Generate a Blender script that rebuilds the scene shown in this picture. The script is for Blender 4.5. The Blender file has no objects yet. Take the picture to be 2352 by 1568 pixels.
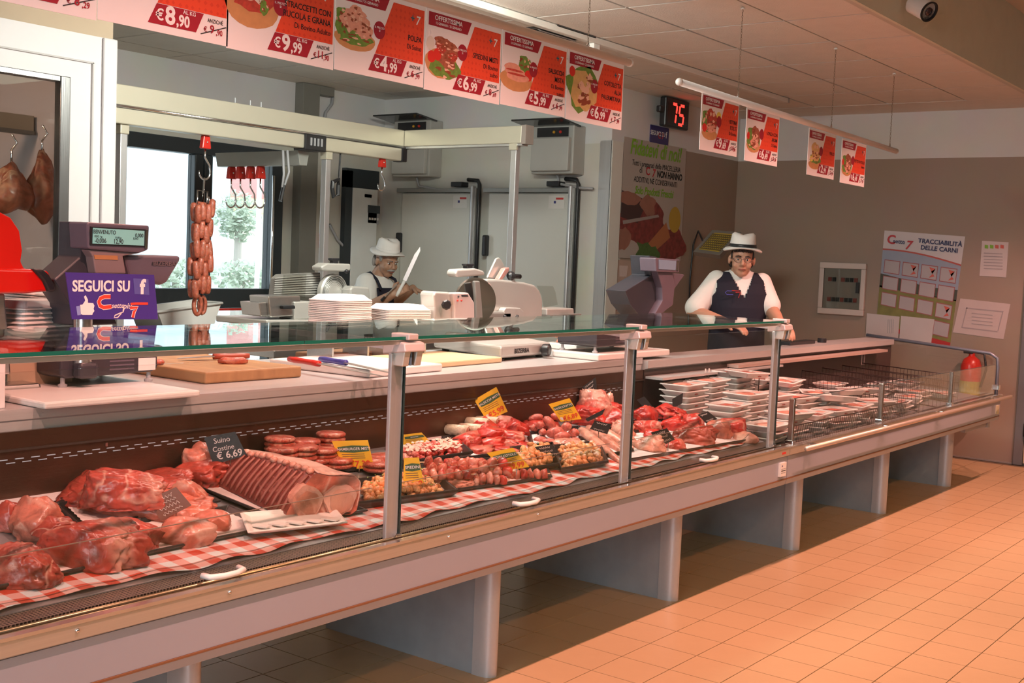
import bpy, bmesh, math, random
from mathutils import Vector, Matrix, noise

# ------------------------------------------------------------------ camera, world, lights, exposure
scene = bpy.context.scene
COL = scene.collection
random.seed(7)
CAMZ = 1.45
FPX = 2720.5
# columns: world X (along the counter), Y (into the shop), Z (up) seen in camera axes (right, down, forward)
RX = Vector((0.60318503, -0.03139764, 0.79698307))
RY = Vector((-0.79650774, -0.07601852, 0.59983048))
RZ = Vector((0.04175221, -0.99661195, -0.0708617))
CAMP = Vector((0, 0, CAMZ))
cam_d = bpy.data.cameras.new('camera'); cam = bpy.data.objects.new('camera', cam_d); COL.objects.link(cam)
cam_d.sensor_width = 36.0; cam_d.lens = FPX / 2352 * 36.0; cam_d.clip_start = 0.05; cam_d.clip_end = 200
right = Vector((RX.x, RY.x, RZ.x)); down = Vector((RX.y, RY.y, RZ.y)); fwd = Vector((RX.z, RY.z, RZ.z))
m = Matrix((right, -down, -fwd)).transposed().to_4x4(); m.translation = CAMP
cam.matrix_world = m
scene.camera = cam
cam_d.dof.use_dof = False

scene.view_settings.view_transform = 'Standard'; scene.view_settings.look = 'None'
scene.view_settings.gamma = 1.0; scene.view_settings.use_curve_mapping = False
scene.view_settings.exposure = 0.12
scene.cycles.use_denoising = True
scene.cycles.max_bounces = 5; scene.cycles.transparent_max_bounces = 20
scene.cycles.diffuse_bounces = 3; scene.cycles.glossy_bounces = 2; scene.cycles.transmission_bounces = 2
scene.cycles.use_adaptive_sampling = True; scene.cycles.adaptive_threshold = 0.08; scene.cycles.adaptive_min_samples = 12
scene.cycles.caustics_reflective = False; scene.cycles.caustics_refractive = False
scene.cycles.sample_clamp_indirect = 6.0

world = bpy.data.worlds.new('world'); scene.world = world; world.use_nodes = True
wn = world.node_tree.nodes; wl = world.node_tree.links
wn['Background'].inputs[0].default_value = (0.80, 0.91, 1.0, 1); wn['Background'].inputs[1].default_value = 2.3

def spot(name, loc, target, power, color, angle, blend=0.5, radius=0.03):
    l = bpy.data.lights.new(name, 'SPOT'); l.energy = power; l.color = color
    l.spot_size = math.radians(angle); l.spot_blend = blend; l.shadow_soft_size = radius
    o = bpy.data.objects.new(name, l); COL.objects.link(o); o.location = loc
    d = Vector(target) - Vector(loc); o.rotation_euler = d.to_track_quat('-Z', 'Y').to_euler()
    return o
def area(name, loc, size, power, color, rot=(0, 0, 0)):
    l = bpy.data.lights.new(name, 'AREA'); l.energy = power; l.color = color; l.shape = 'RECTANGLE'
    l.size, l.size_y = size
    o = bpy.data.objects.new(name, l); COL.objects.link(o); o.location = loc; o.rotation_euler = rot
    return o
PINK = (1.0, 0.45, 0.37)
# food counter spots on the shop ceiling in front of the counter
for i, x in enumerate((0.6, 1.9, 3.2, 4.5, 5.8, 7.1, 8.2)):
    spot('counter_spot', (x, 1.27, 3.18), (x + 0.25, 2.15, 0.6), 215, PINK, 84, 0.55)
for i, x in enumerate((2.3, 4.9, 7.3)):
    spot('aisle_spot', (x, -0.9, 3.18), (x + 0.5, 0.9, 0.0), 120, (1.0, 0.46, 0.19), 80, 0.8)
# track spots above the staff side
for i, x in enumerate((1.6, 3.0, 4.4)):
    spot('track_spot', (x, 3.95, 2.70), (x + 0.1, 3.2, 0.6), 34, PINK, 100, 0.6)
pl_ = area('preparation_light', (3.95, 3.45, 2.62), (1.0, 0.4), 74, (0.97, 1.0, 0.90))
pl_.rotation_euler = (Vector((5.1, 5.5, 0.0)) - pl_.location).to_track_quat('-Z', 'Y').to_euler()
area('shop_light', (4.5, -1.8, 3.2), (6.0, 1.0), 30, (0.94, 1.0, 0.80))
sd = area('cool_left_fill', (-2.85, 0.6, 1.5), (2.4, 2.2), 170, (0.86, 0.95, 1.0))  # cool fill added at the left
sd.rotation_euler = (Vector((2.6, 2.2, 0.5)) - sd.location).to_track_quat('-Z', 'Y').to_euler()

# ------------------------------------------------------------------ pixel -> place on a real plane
def ray(u, v):
    q = Vector((u - 1176, v - 784, FPX))
    return Vector((RX.dot(q), RY.dot(q), RZ.dot(q)))
def onz(u, v, z): r = ray(u, v); return CAMP + r * ((z - CAMZ) / r.z)
def ony(u, v, y): r = ray(u, v); return CAMP + r * (y / r.y)
def onx(u, v, x): r = ray(u, v); return CAMP + r * (x / r.x)
def ond(u, v, d): r = ray(u, v); return CAMP + r * (d / FPX)
# display deck: rises gently to the back
DY0, DZ0, DK = 2.40, 0.645, 0.12
def ondeck(u, v, dz=0.0):
    r = ray(u, v)
    t = (DZ0 + dz - DK * DY0 - CAMZ) / (r.z - DK * r.y)
    return CAMP + r * t
def deckz(y): return DZ0 + DK * (y - DY0)
def depth(p): return (Vector(p) - CAMP).dot(fwd)
def mpp(p): return depth(p) / FPX     # metres per photo pixel at p

# ------------------------------------------------------------------ materials
MATS = {}
def nt(name):
    m = bpy.data.materials.new(name); m.use_nodes = True
    return m, m.node_tree.nodes, m.node_tree.links, m.node_tree.nodes['Principled BSDF']
def mat(name, col, rough=0.5, metal=0.0, var=0.06, scale=8.0, bump=0.0, bscale=60.0, spec=0.5, coat=0.0, emit=None, estr=0.0):
    if name in MATS: return MATS[name]
    m, n, l, b = nt(name)
    tc = n.new('ShaderNodeTexCoord')
    nz = n.new('ShaderNodeTexNoise'); nz.inputs['Scale'].default_value = scale; nz.inputs['Detail'].default_value = 4
    l.new(tc.outputs['Object'], nz.inputs['Vector'])
    mx = n.new('ShaderNodeMix'); mx.data_type = 'RGBA'
    c = Vector(col[:3])
    mx.inputs['A'].default_value = (*(c * (1 - var)), 1); mx.inputs['B'].default_value = (*[min(1, x) for x in c * (1 + var)], 1)
    l.new(nz.outputs['Fac'], mx.inputs['Factor']); l.new(mx.outputs['Result'], b.inputs['Base Color'])
    b.inputs['Roughness'].default_value = rough; b.inputs['Metallic'].default_value = metal
    b.inputs['Specular IOR Level'].default_value = spec; b.inputs['Coat Weight'].default_value = coat
    if bump:
        bz = n.new('ShaderNodeTexNoise'); bz.inputs['Scale'].default_value = bscale; bz.inputs['Detail'].default_value = 3
        l.new(tc.outputs['Object'], bz.inputs['Vector'])
        bp = n.new('ShaderNodeBump'); bp.inputs['Strength'].default_value = bump; bp.inputs['Distance'].default_value = 0.01
        l.new(bz.outputs['Fac'], bp.inputs['Height']); l.new(bp.outputs['Normal'], b.inputs['Normal'])
    if emit:
        b.inputs['Emission Color'].default_value = (*emit, 1); b.inputs['Emission Strength'].default_value = estr
    MATS[name] = m
    return m
def glass(name, tint=(1, 1, 1), refl=0.0, ior=1.45, rough=0.0):
    if name in MATS: return MATS[name]
    m, n, l, b = nt(name); n.remove(b)
    out = n['Material Output']
    tr = n.new('ShaderNodeBsdfTransparent'); tr.inputs[0].default_value = (*tint, 1)
    gl = n.new('ShaderNodeBsdfGlossy'); gl.inputs['Roughness'].default_value = rough; gl.inputs['Color'].default_value = (0.95, 1, 0.98, 1)
    lw = n.new('ShaderNodeLayerWeight'); lw.inputs['Blend'].default_value = 0.5
    pw = n.new('ShaderNodeMath'); pw.operation = 'POWER'; pw.inputs[1].default_value = 5.0; l.new(lw.outputs['Facing'], pw.inputs[0])
    f0 = ((ior - 1) / (ior + 1)) ** 2
    fr = n.new('ShaderNodeMapRange'); fr.inputs['To Min'].default_value = f0; fr.inputs['To Max'].default_value = 0.92; l.new(pw.outputs[0], fr.inputs['Value'])
    mx = n.new('ShaderNodeMixShader')
    l.new(fr.outputs[0], mx.inputs[0]); l.new(tr.outputs[0], mx.inputs[1]); l.new(gl.outputs[0], mx.inputs[2])
    l.new(mx.outputs[0], out.inputs['Surface'])
    MATS[name] = m
    return m
def brushed(name, col, rough=0.35, metal=0.85, axis=0, st=0.15):
    if name in MATS: return MATS[name]
    m, n, l, b = nt(name)
    tc = n.new('ShaderNodeTexCoord'); mp = n.new('ShaderNodeMapping')
    s = [220, 220, 220]; s[axis] = 3
    mp.inputs['Scale'].default_value = s
    nz = n.new('ShaderNodeTexNoise'); nz.inputs['Scale'].default_value = 1.0; nz.inputs['Detail'].default_value = 2
    l.new(tc.outputs['Object'], mp.inputs[0]); l.new(mp.outputs[0], nz.inputs['Vector'])
    mx = n.new('ShaderNodeMix'); mx.data_type = 'RGBA'; c = Vector(col)
    mx.inputs['A'].default_value = (*(c * .9), 1); mx.inputs['B'].default_value = (*[min(1, x) for x in c * 1.1], 1)
    l.new(nz.outputs['Fac'], mx.inputs['Factor']); l.new(mx.outputs['Result'], b.inputs['Base Color'])
    b.inputs['Roughness'].default_value = rough; b.inputs['Metallic'].default_value = metal
    bp = n.new('ShaderNodeBump'); bp.inputs['Strength'].default_value = st; bp.inputs['Distance'].default_value = 0.002
    l.new(nz.outputs['Fac'], bp.inputs['Height']); l.new(bp.outputs['Normal'], b.inputs['Normal'])
    MATS[name] = m
    return m
def meat_mat(name, lean, fat, amount=0.5, scale=9.0, rough=0.33, stretch=(1, 1, 1), fine=0.0):
    """lean muscle with fat seams: thin ridges of a warped noise and a few larger fat patches"""
    if name in MATS: return MATS[name]
    m, n, l, b = nt(name)
    tc = n.new('ShaderNodeTexCoord'); mp = n.new('ShaderNodeMapping'); mp.inputs['Scale'].default_value = stretch
    oi = n.new('ShaderNodeObjectInfo'); ad = n.new('ShaderNodeVectorMath'); ad.operation = 'ADD'
    sc = n.new('ShaderNodeVectorMath'); sc.operation = 'SCALE'; sc.inputs[0].default_value = (13, 7, 5)
    l.new(oi.outputs['Random'], sc.inputs['Scale'])
    l.new(tc.outputs['Object'], mp.inputs[0]); l.new(mp.outputs[0], ad.inputs[0]); l.new(sc.outputs[0], ad.inputs[1])
    n1 = n.new('ShaderNodeTexNoise'); n1.inputs['Scale'].default_value = scale; n1.inputs['Detail'].default_value = 2; n1.inputs['Distortion'].default_value = 0.9
    n2 = n.new('ShaderNodeTexNoise'); n2.inputs['Scale'].default_value = scale * 0.6; n2.inputs['Detail'].default_value = 3
    n3 = n.new('ShaderNodeTexNoise'); n3.inputs['Scale'].default_value = scale * 7; n3.inputs['Detail'].default_value = 3
    for x in (n1, n2, n3): l.new(ad.outputs[0], x.inputs['Vector'])
    sb = n.new('ShaderNodeMath'); sb.operation = 'SUBTRACT'; sb.inputs[1].default_value = 0.5; l.new(n1.outputs['Fac'], sb.inputs[0])
    ab = n.new('ShaderNodeMath'); ab.operation = 'ABSOLUTE'; l.new(sb.outputs[0], ab.inputs[0])
    r1 = n.new('ShaderNodeMapRange'); r1.inputs['From Min'].default_value = 0.0; r1.inputs['From Max'].default_value = 0.02 + 0.05 * amount
    r1.inputs['To Min'].default_value = 1.0; r1.inputs['To Max'].default_value = 0.0; l.new(ab.outputs[0], r1.inputs['Value'])
    r2 = n.new('ShaderNodeMapRange'); r2.inputs['From Min'].default_value = 0.66 - 0.2 * amount; r2.inputs['From Max'].default_value = 0.74 - 0.16 * amount
    l.new(n2.outputs['Fac'], r2.inputs['Value'])
    n4 = n.new('ShaderNodeTexNoise'); n4.inputs['Scale'].default_value = scale * 0.45; n4.inputs['Detail'].default_value = 1; l.new(ad.outputs[0], n4.inputs['Vector'])
    r4 = n.new('ShaderNodeMapRange'); r4.inputs['From Min'].default_value = 0.5; r4.inputs['From Max'].default_value = 0.6; l.new(n4.outputs['Fac'], r4.inputs['Value'])
    rv = n.new('ShaderNodeMath'); rv.operation = 'MULTIPLY'; l.new(r1.outputs[0], rv.inputs[0]); l.new(r4.outputs[0], rv.inputs[1])
    mxx = n.new('ShaderNodeMath'); mxx.operation = 'MAXIMUM'; l.new(rv.outputs[0], mxx.inputs[0]); l.new(r2.outputs[0], mxx.inputs[1])
    ml = n.new('ShaderNodeMath'); ml.operation = 'MULTIPLY'; ml.inputs[1].default_value = 0.85; l.new(mxx.outputs[0], ml.inputs[0])
    lm = n.new('ShaderNodeMix'); lm.data_type = 'RGBA'; c = Vector(lean)
    lm.inputs['A'].default_value = (*(c * 0.45), 1); lm.inputs['B'].default_value = (*[min(1, x) for x in c * 1.5], 1)
    n5 = n.new('ShaderNodeTexNoise'); n5.inputs['Scale'].default_value = scale * 1.7; n5.inputs['Detail'].default_value = 6; n5.inputs['Roughness'].default_value = 0.7; n5.inputs['Distortion'].default_value = 0.6; l.new(ad.outputs[0], n5.inputs['Vector'])
    r5 = n.new('ShaderNodeMapRange'); r5.inputs['From Min'].default_value = 0.3; r5.inputs['From Max'].default_value = 0.7; l.new(n5.outputs['Fac'], r5.inputs['Value'])
    l.new(r5.outputs[0], lm.inputs['Factor'])
    mx = n.new('ShaderNodeMix'); mx.data_type = 'RGBA'; mx.inputs['B'].default_value = (*fat, 1)
    l.new(lm.outputs['Result'], mx.inputs['A']); l.new(ml.outputs[0], mx.inputs['Factor'])
    l.new(mx.outputs['Result'], b.inputs['Base Color'])
    b.inputs['Roughness'].default_value = rough; b.inputs['Coat Weight'].default_value = 0.3; b.inputs['Coat Roughness'].default_value = 0.2
    bp = n.new('ShaderNodeBump'); bp.inputs['Strength'].default_value = 0.55 + fine; bp.inputs['Distance'].default_value = 0.007
    hs = n.new('ShaderNodeMath'); hs.operation = 'MULTIPLY_ADD'; hs.inputs[1].default_value = 0.35; l.new(n3.outputs['Fac'], hs.inputs[0]); l.new(n5.outputs['Fac'], hs.inputs[2])
    l.new(hs.outputs[0], bp.inputs['Height']); l.new(bp.outputs['Normal'], b.inputs['Normal'])
    MATS[name] = m
    return m

# ------------------------------------------------------------------ mesh collector
class MB:
    def __init__(s): s.v = []; s.f = []
    def add(s, vs, fs):
        o = len(s.v); s.v += [Vector(x) for x in vs]; s.f += [tuple(o + i for i in f) for f in fs]; return s
    def box(s, a, b, rot=None, piv=None):
        (x0, y0, z0), (x1, y1, z1) = a, b
        vs = [Vector(p) for p in ((x0, y0, z0), (x1, y0, z0), (x1, y1, z0), (x0, y1, z0), (x0, y0, z1), (x1, y0, z1), (x1, y1, z1), (x0, y1, z1))]
        if rot is not None:
            c = Vector(piv) if piv is not None else (vs[0] + vs[6]) / 2
            vs = [c + rot @ (v - c) for v in vs]
        return s.add(vs, [(0, 3, 2, 1), (4, 5, 6, 7), (0, 1, 5, 4), (1, 2, 6, 5), (2, 3, 7, 6), (3, 0, 4, 7)])
    def cbox(s, c, size, rot=None):
        c = Vector(c); h = Vector(size) / 2
        return s.box(c - h, c + h, rot, c)
    def prism(s, poly, axis, lo, hi):
        """extrude a polygon given in the two other axes (order x,y,z without axis)"""
        n = len(poly); vs = []
        for t in (lo, hi):
            for p in poly:
                q = list(p); q.insert(axis, t); vs.append(q)
        fs = [tuple(range(n))[::-1], tuple(range(n, 2 * n))] + [(i, (i + 1) % n, n + (i + 1) % n, n + i) for i in range(n)]
        return s.add(vs, fs)
    def tube(s, pts, r, seg=8, closed=False, caps=True):
        pts = [Vector(p) for p in pts]; n = len(pts)
        rs = r if isinstance(r, (list, tuple)) else [r] * n
        up = None; base = len(s.v)
        for i, p in enumerate(pts):
            if closed: d = pts[(i + 1) % n] - pts[i - 1]
            else: d = pts[min(i + 1, n - 1)] - pts[max(i - 1, 0)]
            if d.length < 1e-9: d = Vector((0, 0, 1))
            d.normalize()
            if up is None:
                up = Vector((0, 0, 1)) if abs(d.z) < 0.9 else Vector((1, 0, 0))
            a = d.cross(up)
            if a.length < 1e-6: a = d.orthogonal()
            a.normalize(); b = a.cross(d); up = b
            for k in range(seg):
                t = 2 * math.pi * k / seg
                s.v.append(p + a * (math.cos(t) * rs[i]) + b * (math.sin(t) * rs[i]))
        m = n if closed else n - 1
        for i in range(m):
            j = (i + 1) % n
            for k in range(seg):
                k2 = (k + 1) % seg
                s.f.append((base + i * seg + k, base + i * seg + k2, base + j * seg + k2, base + j * seg + k))
        if caps and not closed:
            s.f.append(tuple(base + k for k in range(seg))[::-1]); s.f.append(tuple(base + (n - 1) * seg + k for k in range(seg)))
        return s
    def cyl(s, p, q, r, seg=16, r2=None): return s.tube([p, q], [r, r if r2 is None else r2], seg)
    def lathe(s, prof, c=(0, 0, 0), seg=24, axis=None):
        """profile (r, h) turned about an axis direction through c"""
        c = Vector(c); ax = Vector(axis).normalized() if axis is not None else Vector((0, 0, 1))
        q = ax.to_track_quat('Z', 'Y').to_matrix(); base = len(s.v); n = len(prof)
        for r, h in prof:
            for k in range(seg):
                t = 2 * math.pi * k / seg
                s.v.append(c + q @ Vector((r * math.cos(t), r * math.sin(t), h)))
        for i in range(n - 1):
            for k in range(seg):
                k2 = (k + 1) % seg
                s.f.append((base + i * seg + k, base + i * seg + k2, base + (i + 1) * seg + k2, base + (i + 1) * seg + k))
        s.f.append(tuple(base + k for k in range(seg))[::-1]); s.f.append(tuple(base + (n - 1) * seg + k for k in range(seg)))
        return s
    def sphere(s, c, r, seg=12, rings=8, rot=None):
        c = Vector(c); rr = Vector((r, r, r)) if not isinstance(r, (tuple, list, Vector)) else Vector(r)
        base = len(s.v)
        P = lambda i, k: Vector((rr.x * math.sin(math.pi * i / rings) * math.cos(2 * math.pi * k / seg), rr.y * math.sin(math.pi * i / rings) * math.sin(2 * math.pi * k / seg), rr.z * math.cos(math.pi * i / rings)))
        R = rot if rot is not None else Matrix.Identity(3)
        s.v.append(c + R @ P(0, 0))
        for i in range(1, rings):
            for k in range(seg): s.v.append(c + R @ P(i, k))
        s.v.append(c + R @ P(rings, 0)); last = len(s.v) - 1
        for k in range(seg):
            k2 = (k + 1) % seg
            s.f.append((base, base + 1 + k, base + 1 + k2))
            for i in range(rings - 2):
                a = base + 1 + i * seg
                s.f.append((a + k, a + seg + k, a + seg + k2, a + k2))
            a = base + 1 + (rings - 2) * seg
            s.f.append((a + k, last, a + k2))
        return s
    def grid(s, fn, nu, nv, closed_u=False):
        base = len(s.v)
        for j in range(nv + 1):
            for i in range(nu + (0 if closed_u else 1)): s.v.append(Vector(fn(i / nu, j / nv)))
        w = nu if closed_u else nu + 1
        for j in range(nv):
            for i in range(nu):
                i2 = (i + 1) % w
                s.f.append((base + j * w + i, base + j * w + i2, base + (j + 1) * w + i2, base + (j + 1) * w + i))
        return s
    def poly(s, pts): return s.add(pts, [tuple(range(len(pts)))])
    def xf(s, M): s.v = [M @ v for v in s.v]; return s
    def mesh(s, name, material, off=Vector((0, 0, 0)), smooth=False):
        me = bpy.data.meshes.new(name); me.from_pydata([tuple(v - off) for v in s.v], [], s.f)
        if material: me.materials.append(material)
        if smooth: me.polygons.foreach_set('use_smooth', [True] * len(me.polygons))
        me.update(); return me
    def build(s, name, material, parent=None, smooth=False, bevel=0.0, local=False, solid=0.0, subd=0, auto=False, seg=2):
        off = Vector((0, 0, 0))
        if parent is not None and not local:
            p = parent
            while p is not None: off = off + Vector(p.location); p = p.parent
        bm = None
        me = s.mesh(name, material, off, smooth or auto)
        b = bmesh.new(); b.from_mesh(me); bmesh.ops.recalc_face_normals(b, faces=b.faces)
        if auto:
            for e in b.edges:
                if len(e.link_faces) == 2 and e.calc_face_angle(0) > 0.7: e.smooth = False
        b.to_mesh(me); b.free()
        o = bpy.data.objects.new(name, me); COL.objects.link(o)
        if parent is not None: o.parent = parent
        if solid:
            md = o.modifiers.new('solid', 'SOLIDIFY'); md.thickness = solid
        if bevel:
            md = o.modifiers.new('bevel', 'BEVEL'); md.width = bevel; md.segments = seg; md.limit_method = 'ANGLE'; md.angle_limit = 0.6
        if subd:
            md = o.modifiers.new('subd', 'SUBSURF'); md.levels = subd; md.render_levels = subd
        return o
def tag(o, label, cat, group=None, kind=None):
    o['label'] = label; o['category'] = cat
    if group: o['group'] = group
    if kind: o['kind'] = kind
    return o
def struct(o): o['kind'] = 'structure'; return o
def stuff(o): o['kind'] = 'stuff'; return o
def thing(name, label, cat, loc=(0, 0, 0), group=None):
    o = bpy.data.objects.new(name, None); COL.objects.link(o); o.location = loc; o.empty_display_size = 0.05
    return tag(o, label, cat, group)
def copy_tree(o, parent=None):
    c = o.copy(); COL.objects.link(c)
    if parent is not None: c.parent = parent
    for ch in list(o.children): copy_tree(ch, c)
    return c
def text(s, size, M, material, parent, name='lettering', align='CENTER', bold=0.0, wide=1.0, ext=0.0004, shear=0.0, local=False, space=1.0):
    """flat letters: local x to the right, y up, z towards the reader, placed by matrix M"""
    cu = bpy.data.curves.new(name, 'FONT'); cu.body = s; cu.size = size; cu.align_x = align; cu.align_y = 'CENTER'
    cu.offset = bold * size; cu.extrude = ext; cu.shear = shear; cu.resolution_u = 3; cu.space_character = space
    t = bpy.data.objects.new(name, cu)
    me = bpy.data.meshes.new_from_object(t)
    bpy.data.objects.remove(t); bpy.data.curves.remove(cu)
    off = Vector((0, 0, 0))
    if parent is not None and not local:
        p = parent
        while p is not None: off = off + Vector(p.location); p = p.parent
    for v in me.vertices:
        c = v.co.copy(); c.x *= wide; v.co = (M @ c) - off
    me.name = name; me.materials.clear(); me.materials.append(material)
    o = bpy.data.objects.new(name, me); COL.objects.link(o)
    if parent is not None: o.parent = parent
    return o
def frame(origin, xdir, ydir):
    x = Vector(xdir).normalized(); y = Vector(ydir); y = (y - x * y.dot(x)).normalized(); z = x.cross(y)
    M = Matrix((x, y, z)).transposed().to_4x4(); M.translation = Vector(origin); return M
# ------------------------------------------------------------------ room shell
XD, YC, XB, YA, ZC, ZS = 9.73, 4.873, 7.62, 7.22, 2.778, 3.25
ZB = 2.39            # where the taupe cladding ends and white paint begins
YF = 2.255           # edge of the lowered ceiling (fascia above it)
XL, YN = -3.0, -5.0  # shop walls behind and beside the camera
YCR, XCR = 5.4, 3.675  # cold room front and its right corner

def two_tone(name, low, high, zb):
    m, n, l, b = nt(name)
    tc = n.new('ShaderNodeTexCoord'); sp = n.new('ShaderNodeSeparateXYZ'); l.new(tc.outputs['Object'], sp.inputs[0])
    gt = n.new('ShaderNodeMath'); gt.operation = 'GREATER_THAN'; gt.inputs[1].default_value = zb; l.new(sp.outputs['Z'], gt.inputs[0])
    nz = n.new('ShaderNodeTexNoise'); nz.inputs['Scale'].default_value = 3.0; nz.inputs['Detail'].default_value = 5; l.new(tc.outputs['Object'], nz.inputs['Vector'])
    mx = n.new('ShaderNodeMix'); mx.data_type = 'RGBA'; mx.inputs['A'].default_value = (*low, 1); mx.inputs['B'].default_value = (*high, 1)
    l.new(gt.outputs[0], mx.inputs['Factor'])
    m2 = n.new('ShaderNodeMix'); m2.data_type = 'RGBA'; m2.blend_type = 'MULTIPLY'; m2.inputs['Factor'].default_value = 0.18
    l.new(mx.outputs['Result'], m2.inputs['A']); l.new(nz.outputs['Color'], m2.inputs['B'])
    l.new(m2.outputs['Result'], b.inputs['Base Color']); b.inputs['Roughness'].default_value = 0.55
    bz = n.new('ShaderNodeTexNoise'); bz.inputs['Scale'].default_value = 140; l.new(tc.outputs['Object'], bz.inputs['Vector'])
    bp = n.new('ShaderNodeBump'); bp.inputs['Strength'].default_value = 0.05; l.new(bz.outputs['Fac'], bp.inputs['Height']); l.new(bp.outputs['Normal'], b.inputs['Normal'])
    return m
M_TAUPE = two_tone('taupe_and_white_wall', (0.36, 0.275, 0.215), (0.74, 0.72, 0.70), ZB)
M_CREAM = two_tone('cream_cladding_wall', (0.66, 0.64, 0.57), (0.74, 0.73, 0.72), ZB - 0.05)
M_WHITE = mat('white_paint', (0.72, 0.70, 0.66), 0.6, bump=0.05)
M_SHOPWALL = mat('shop_wall_paint', (0.55, 0.48, 0.40), 0.7)
M_FASCIA = mat('fascia_paint', (0.62, 0.62, 0.50), 0.6, bump=0.03)
M_TILE = mat('beige_floor_tile', (0.50, 0.345, 0.19), 0.36, var=0.10, scale=5.0, bump=0.04, bscale=30)
M_GROUT = mat('dark_grout', (0.16, 0.12, 0.08), 0.9)
M_CTILE = mat('ceiling_tile', (0.70, 0.66, 0.60), 0.8, bump=0.2, bscale=120)
M_CGRID = mat('ceiling_grid_metal', (0.20, 0.17, 0.15), 0.6)
M_DKFRAME = mat('anthracite_frame', (0.028, 0.036, 0.042), 0.4)
M_ALU = brushed('aluminium', (0.62, 0.62, 0.62), 0.38, 0.75, 0)
M_ALUZ = brushed('aluminium_upright', (0.64, 0.64, 0.65), 0.38, 0.75, 2)
M_STEEL = brushed('stainless_steel', (0.58, 0.57, 0.55), 0.28, 0.95, 0)
M_CHROME = mat('chrome', (0.75, 0.75, 0.75), 0.12, 1.0, var=0.02)
M_BLACK = mat('black_plastic', (0.018, 0.018, 0.02), 0.35)
M_WPLAST = mat('white_plastic', (0.76, 0.74, 0.70), 0.35)
M_GPLAST = mat('grey_plastic', (0.36, 0.36, 0.37), 0.45)
M_RED = mat('red_plastic', (0.62, 0.03, 0.02), 0.28)
M_INK = mat('black_ink', (0.02, 0.018, 0.02), 0.7)
M_GLASS = glass('clear_glass', (0.97, 0.99, 0.98), ior=1.45)

def wall(name, a, b, material):
    return struct(MB().box(a, b).build(name, material))
# floor with its tiles
fl = struct(MB().box((XL, YN, -0.10), (XD + 0.2, YA + 0.2, -0.004)).build('floor', M_GROUT))
TX, TY = 0.2046, 0.2
x0t, y0t = 4.101 - 20 * TX, 1.611 - 33 * TY
cells = []
for i in range(0, 48):
    for j in range(0, 70):
        x = x0t + i * TX; y = y0t + j * TY
        if x < XL or x + TX > XD + 0.01 or y < YN or y + TY > YA: continue
        c = Vector((x + TX / 2, y + TY / 2, 0)); dd = depth(c)
        q = c - CAMP
        vis = False
        if dd > 1.0:
            u = 1176 + FPX * q.dot(right) / dd; v = 784 + FPX * q.dot(down) / dd
            yl = 1568 - 0.437 * (u - 420)
            vis = -60 < u < 2420 and 1040 < v < 1640 and y < 3.35 and v > 1545 - 0.2785 * u + 2.5e-5 * u * u - 60
        cells.append((0 if vis else 1, dd, x, y))
cells.sort()
tile_me = MB().box((0.0012, 0.0012, -0.012), (TX - 0.0028, TY - 0.0028, 0.0)).mesh('tile', M_TILE)
for k, (h, dd, x, y) in enumerate(cells[:300]):
    o = bpy.data.objects.new('tile', tile_me); COL.objects.link(o); o.location = (x, y, 0); o.parent = fl
rest = MB()
for h, dd, x, y in cells[300:]: rest.box((x + 0.0012, y + 0.0012, -0.012), (x + TX - 0.0028, y + TY - 0.0028, 0.0))
stuff(rest.build('distant_tiles', M_TILE, fl))
# lowered ceiling with its tiles
ce = struct(MB().box((XCR - 4.2, YF, ZC + 0.012), (XD + 0.2, YA + 0.2, ZC + 0.10)).build('ceiling', M_CGRID))
CX, CY = 0.648, 0.594
ct_me = MB().box((0.009, 0.009, -0.010), (CX - 0.009, CY - 0.009, 0.014)).mesh('ceiling_tile', M_CTILE)
for i in range(-14, 7):
    for j in range(-1, 8):
        x = 5.97 + i * CX; y = 2.76 + j * CY
        if y < YF + 0.0 - 0.02 or x + CX > XD + 0.3 or y > YA - .1: continue
        if x + CX > XD: continue
        if abs(x - 5.32) < 0.35 and abs(y - 3.95) < 0.31: pass
        o = bpy.data.objects.new('ceiling_tile', ct_me); COL.objects.link(o); o.location = (x, y, ZC); o.parent = ce
edge = MB()
for i in range(-14, 7):
    x = 5.97 + i * CX
    if x + CX <= XD + .01: edge.box((x + 0.007, YF + 0.03, ZC - 0.012), (x + CX - 0.007, 2.76 - 0.007, ZC + 0.014))
edge.build('edge_tiles', M_CTILE, ce)
MB().box((5.97 + 5 * CX + 0.007, YF + .03, ZC - 0.012), (XD, YA, ZC + 0.014)).build('wall_tiles', M_CTILE, ce)
MB().box((XCR - 4.2, YF, ZC - 0.022), (XD, YF + 0.03, ZC + 0.013)).build('edge_profile', mat('edge_profile', (0.52, 0.5, 0.42), 0.5), ce)
struct(MB().box((XL, YN, ZS), (XD + 0.2, YF, ZS + 0.08)).build('ceiling_shop', M_SHOPWALL))
struct(MB().box((XL, YF - 0.02, ZC - 0.024), (XD, YF - 0.001, ZS + 0.02)).build('trim_fascia', M_FASCIA))
# walls
wall('wall_far', (XD, YN, -0.02), (XD + 0.2, YC + 0.2, ZS + 0.02), M_TAUPE)
wall('wall_poster', (XB + 0.2, YC, -0.02), (XD + 0.05, YC + 0.2, ZC + 0.02), M_TAUPE)
wall('wall_cold_doors', (XB, YC, -0.02), (XB + 0.2, YA + 0.2, ZC + 0.02), M_CREAM)
wall('wall_near', (XL, YN - 0.2, -0.02), (XD, YN, ZS), M_SHOPWALL)
wall('wall_left', (XL - 0.2, YN, -0.02), (XL, YCR, ZS), M_SHOPWALL)
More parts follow.
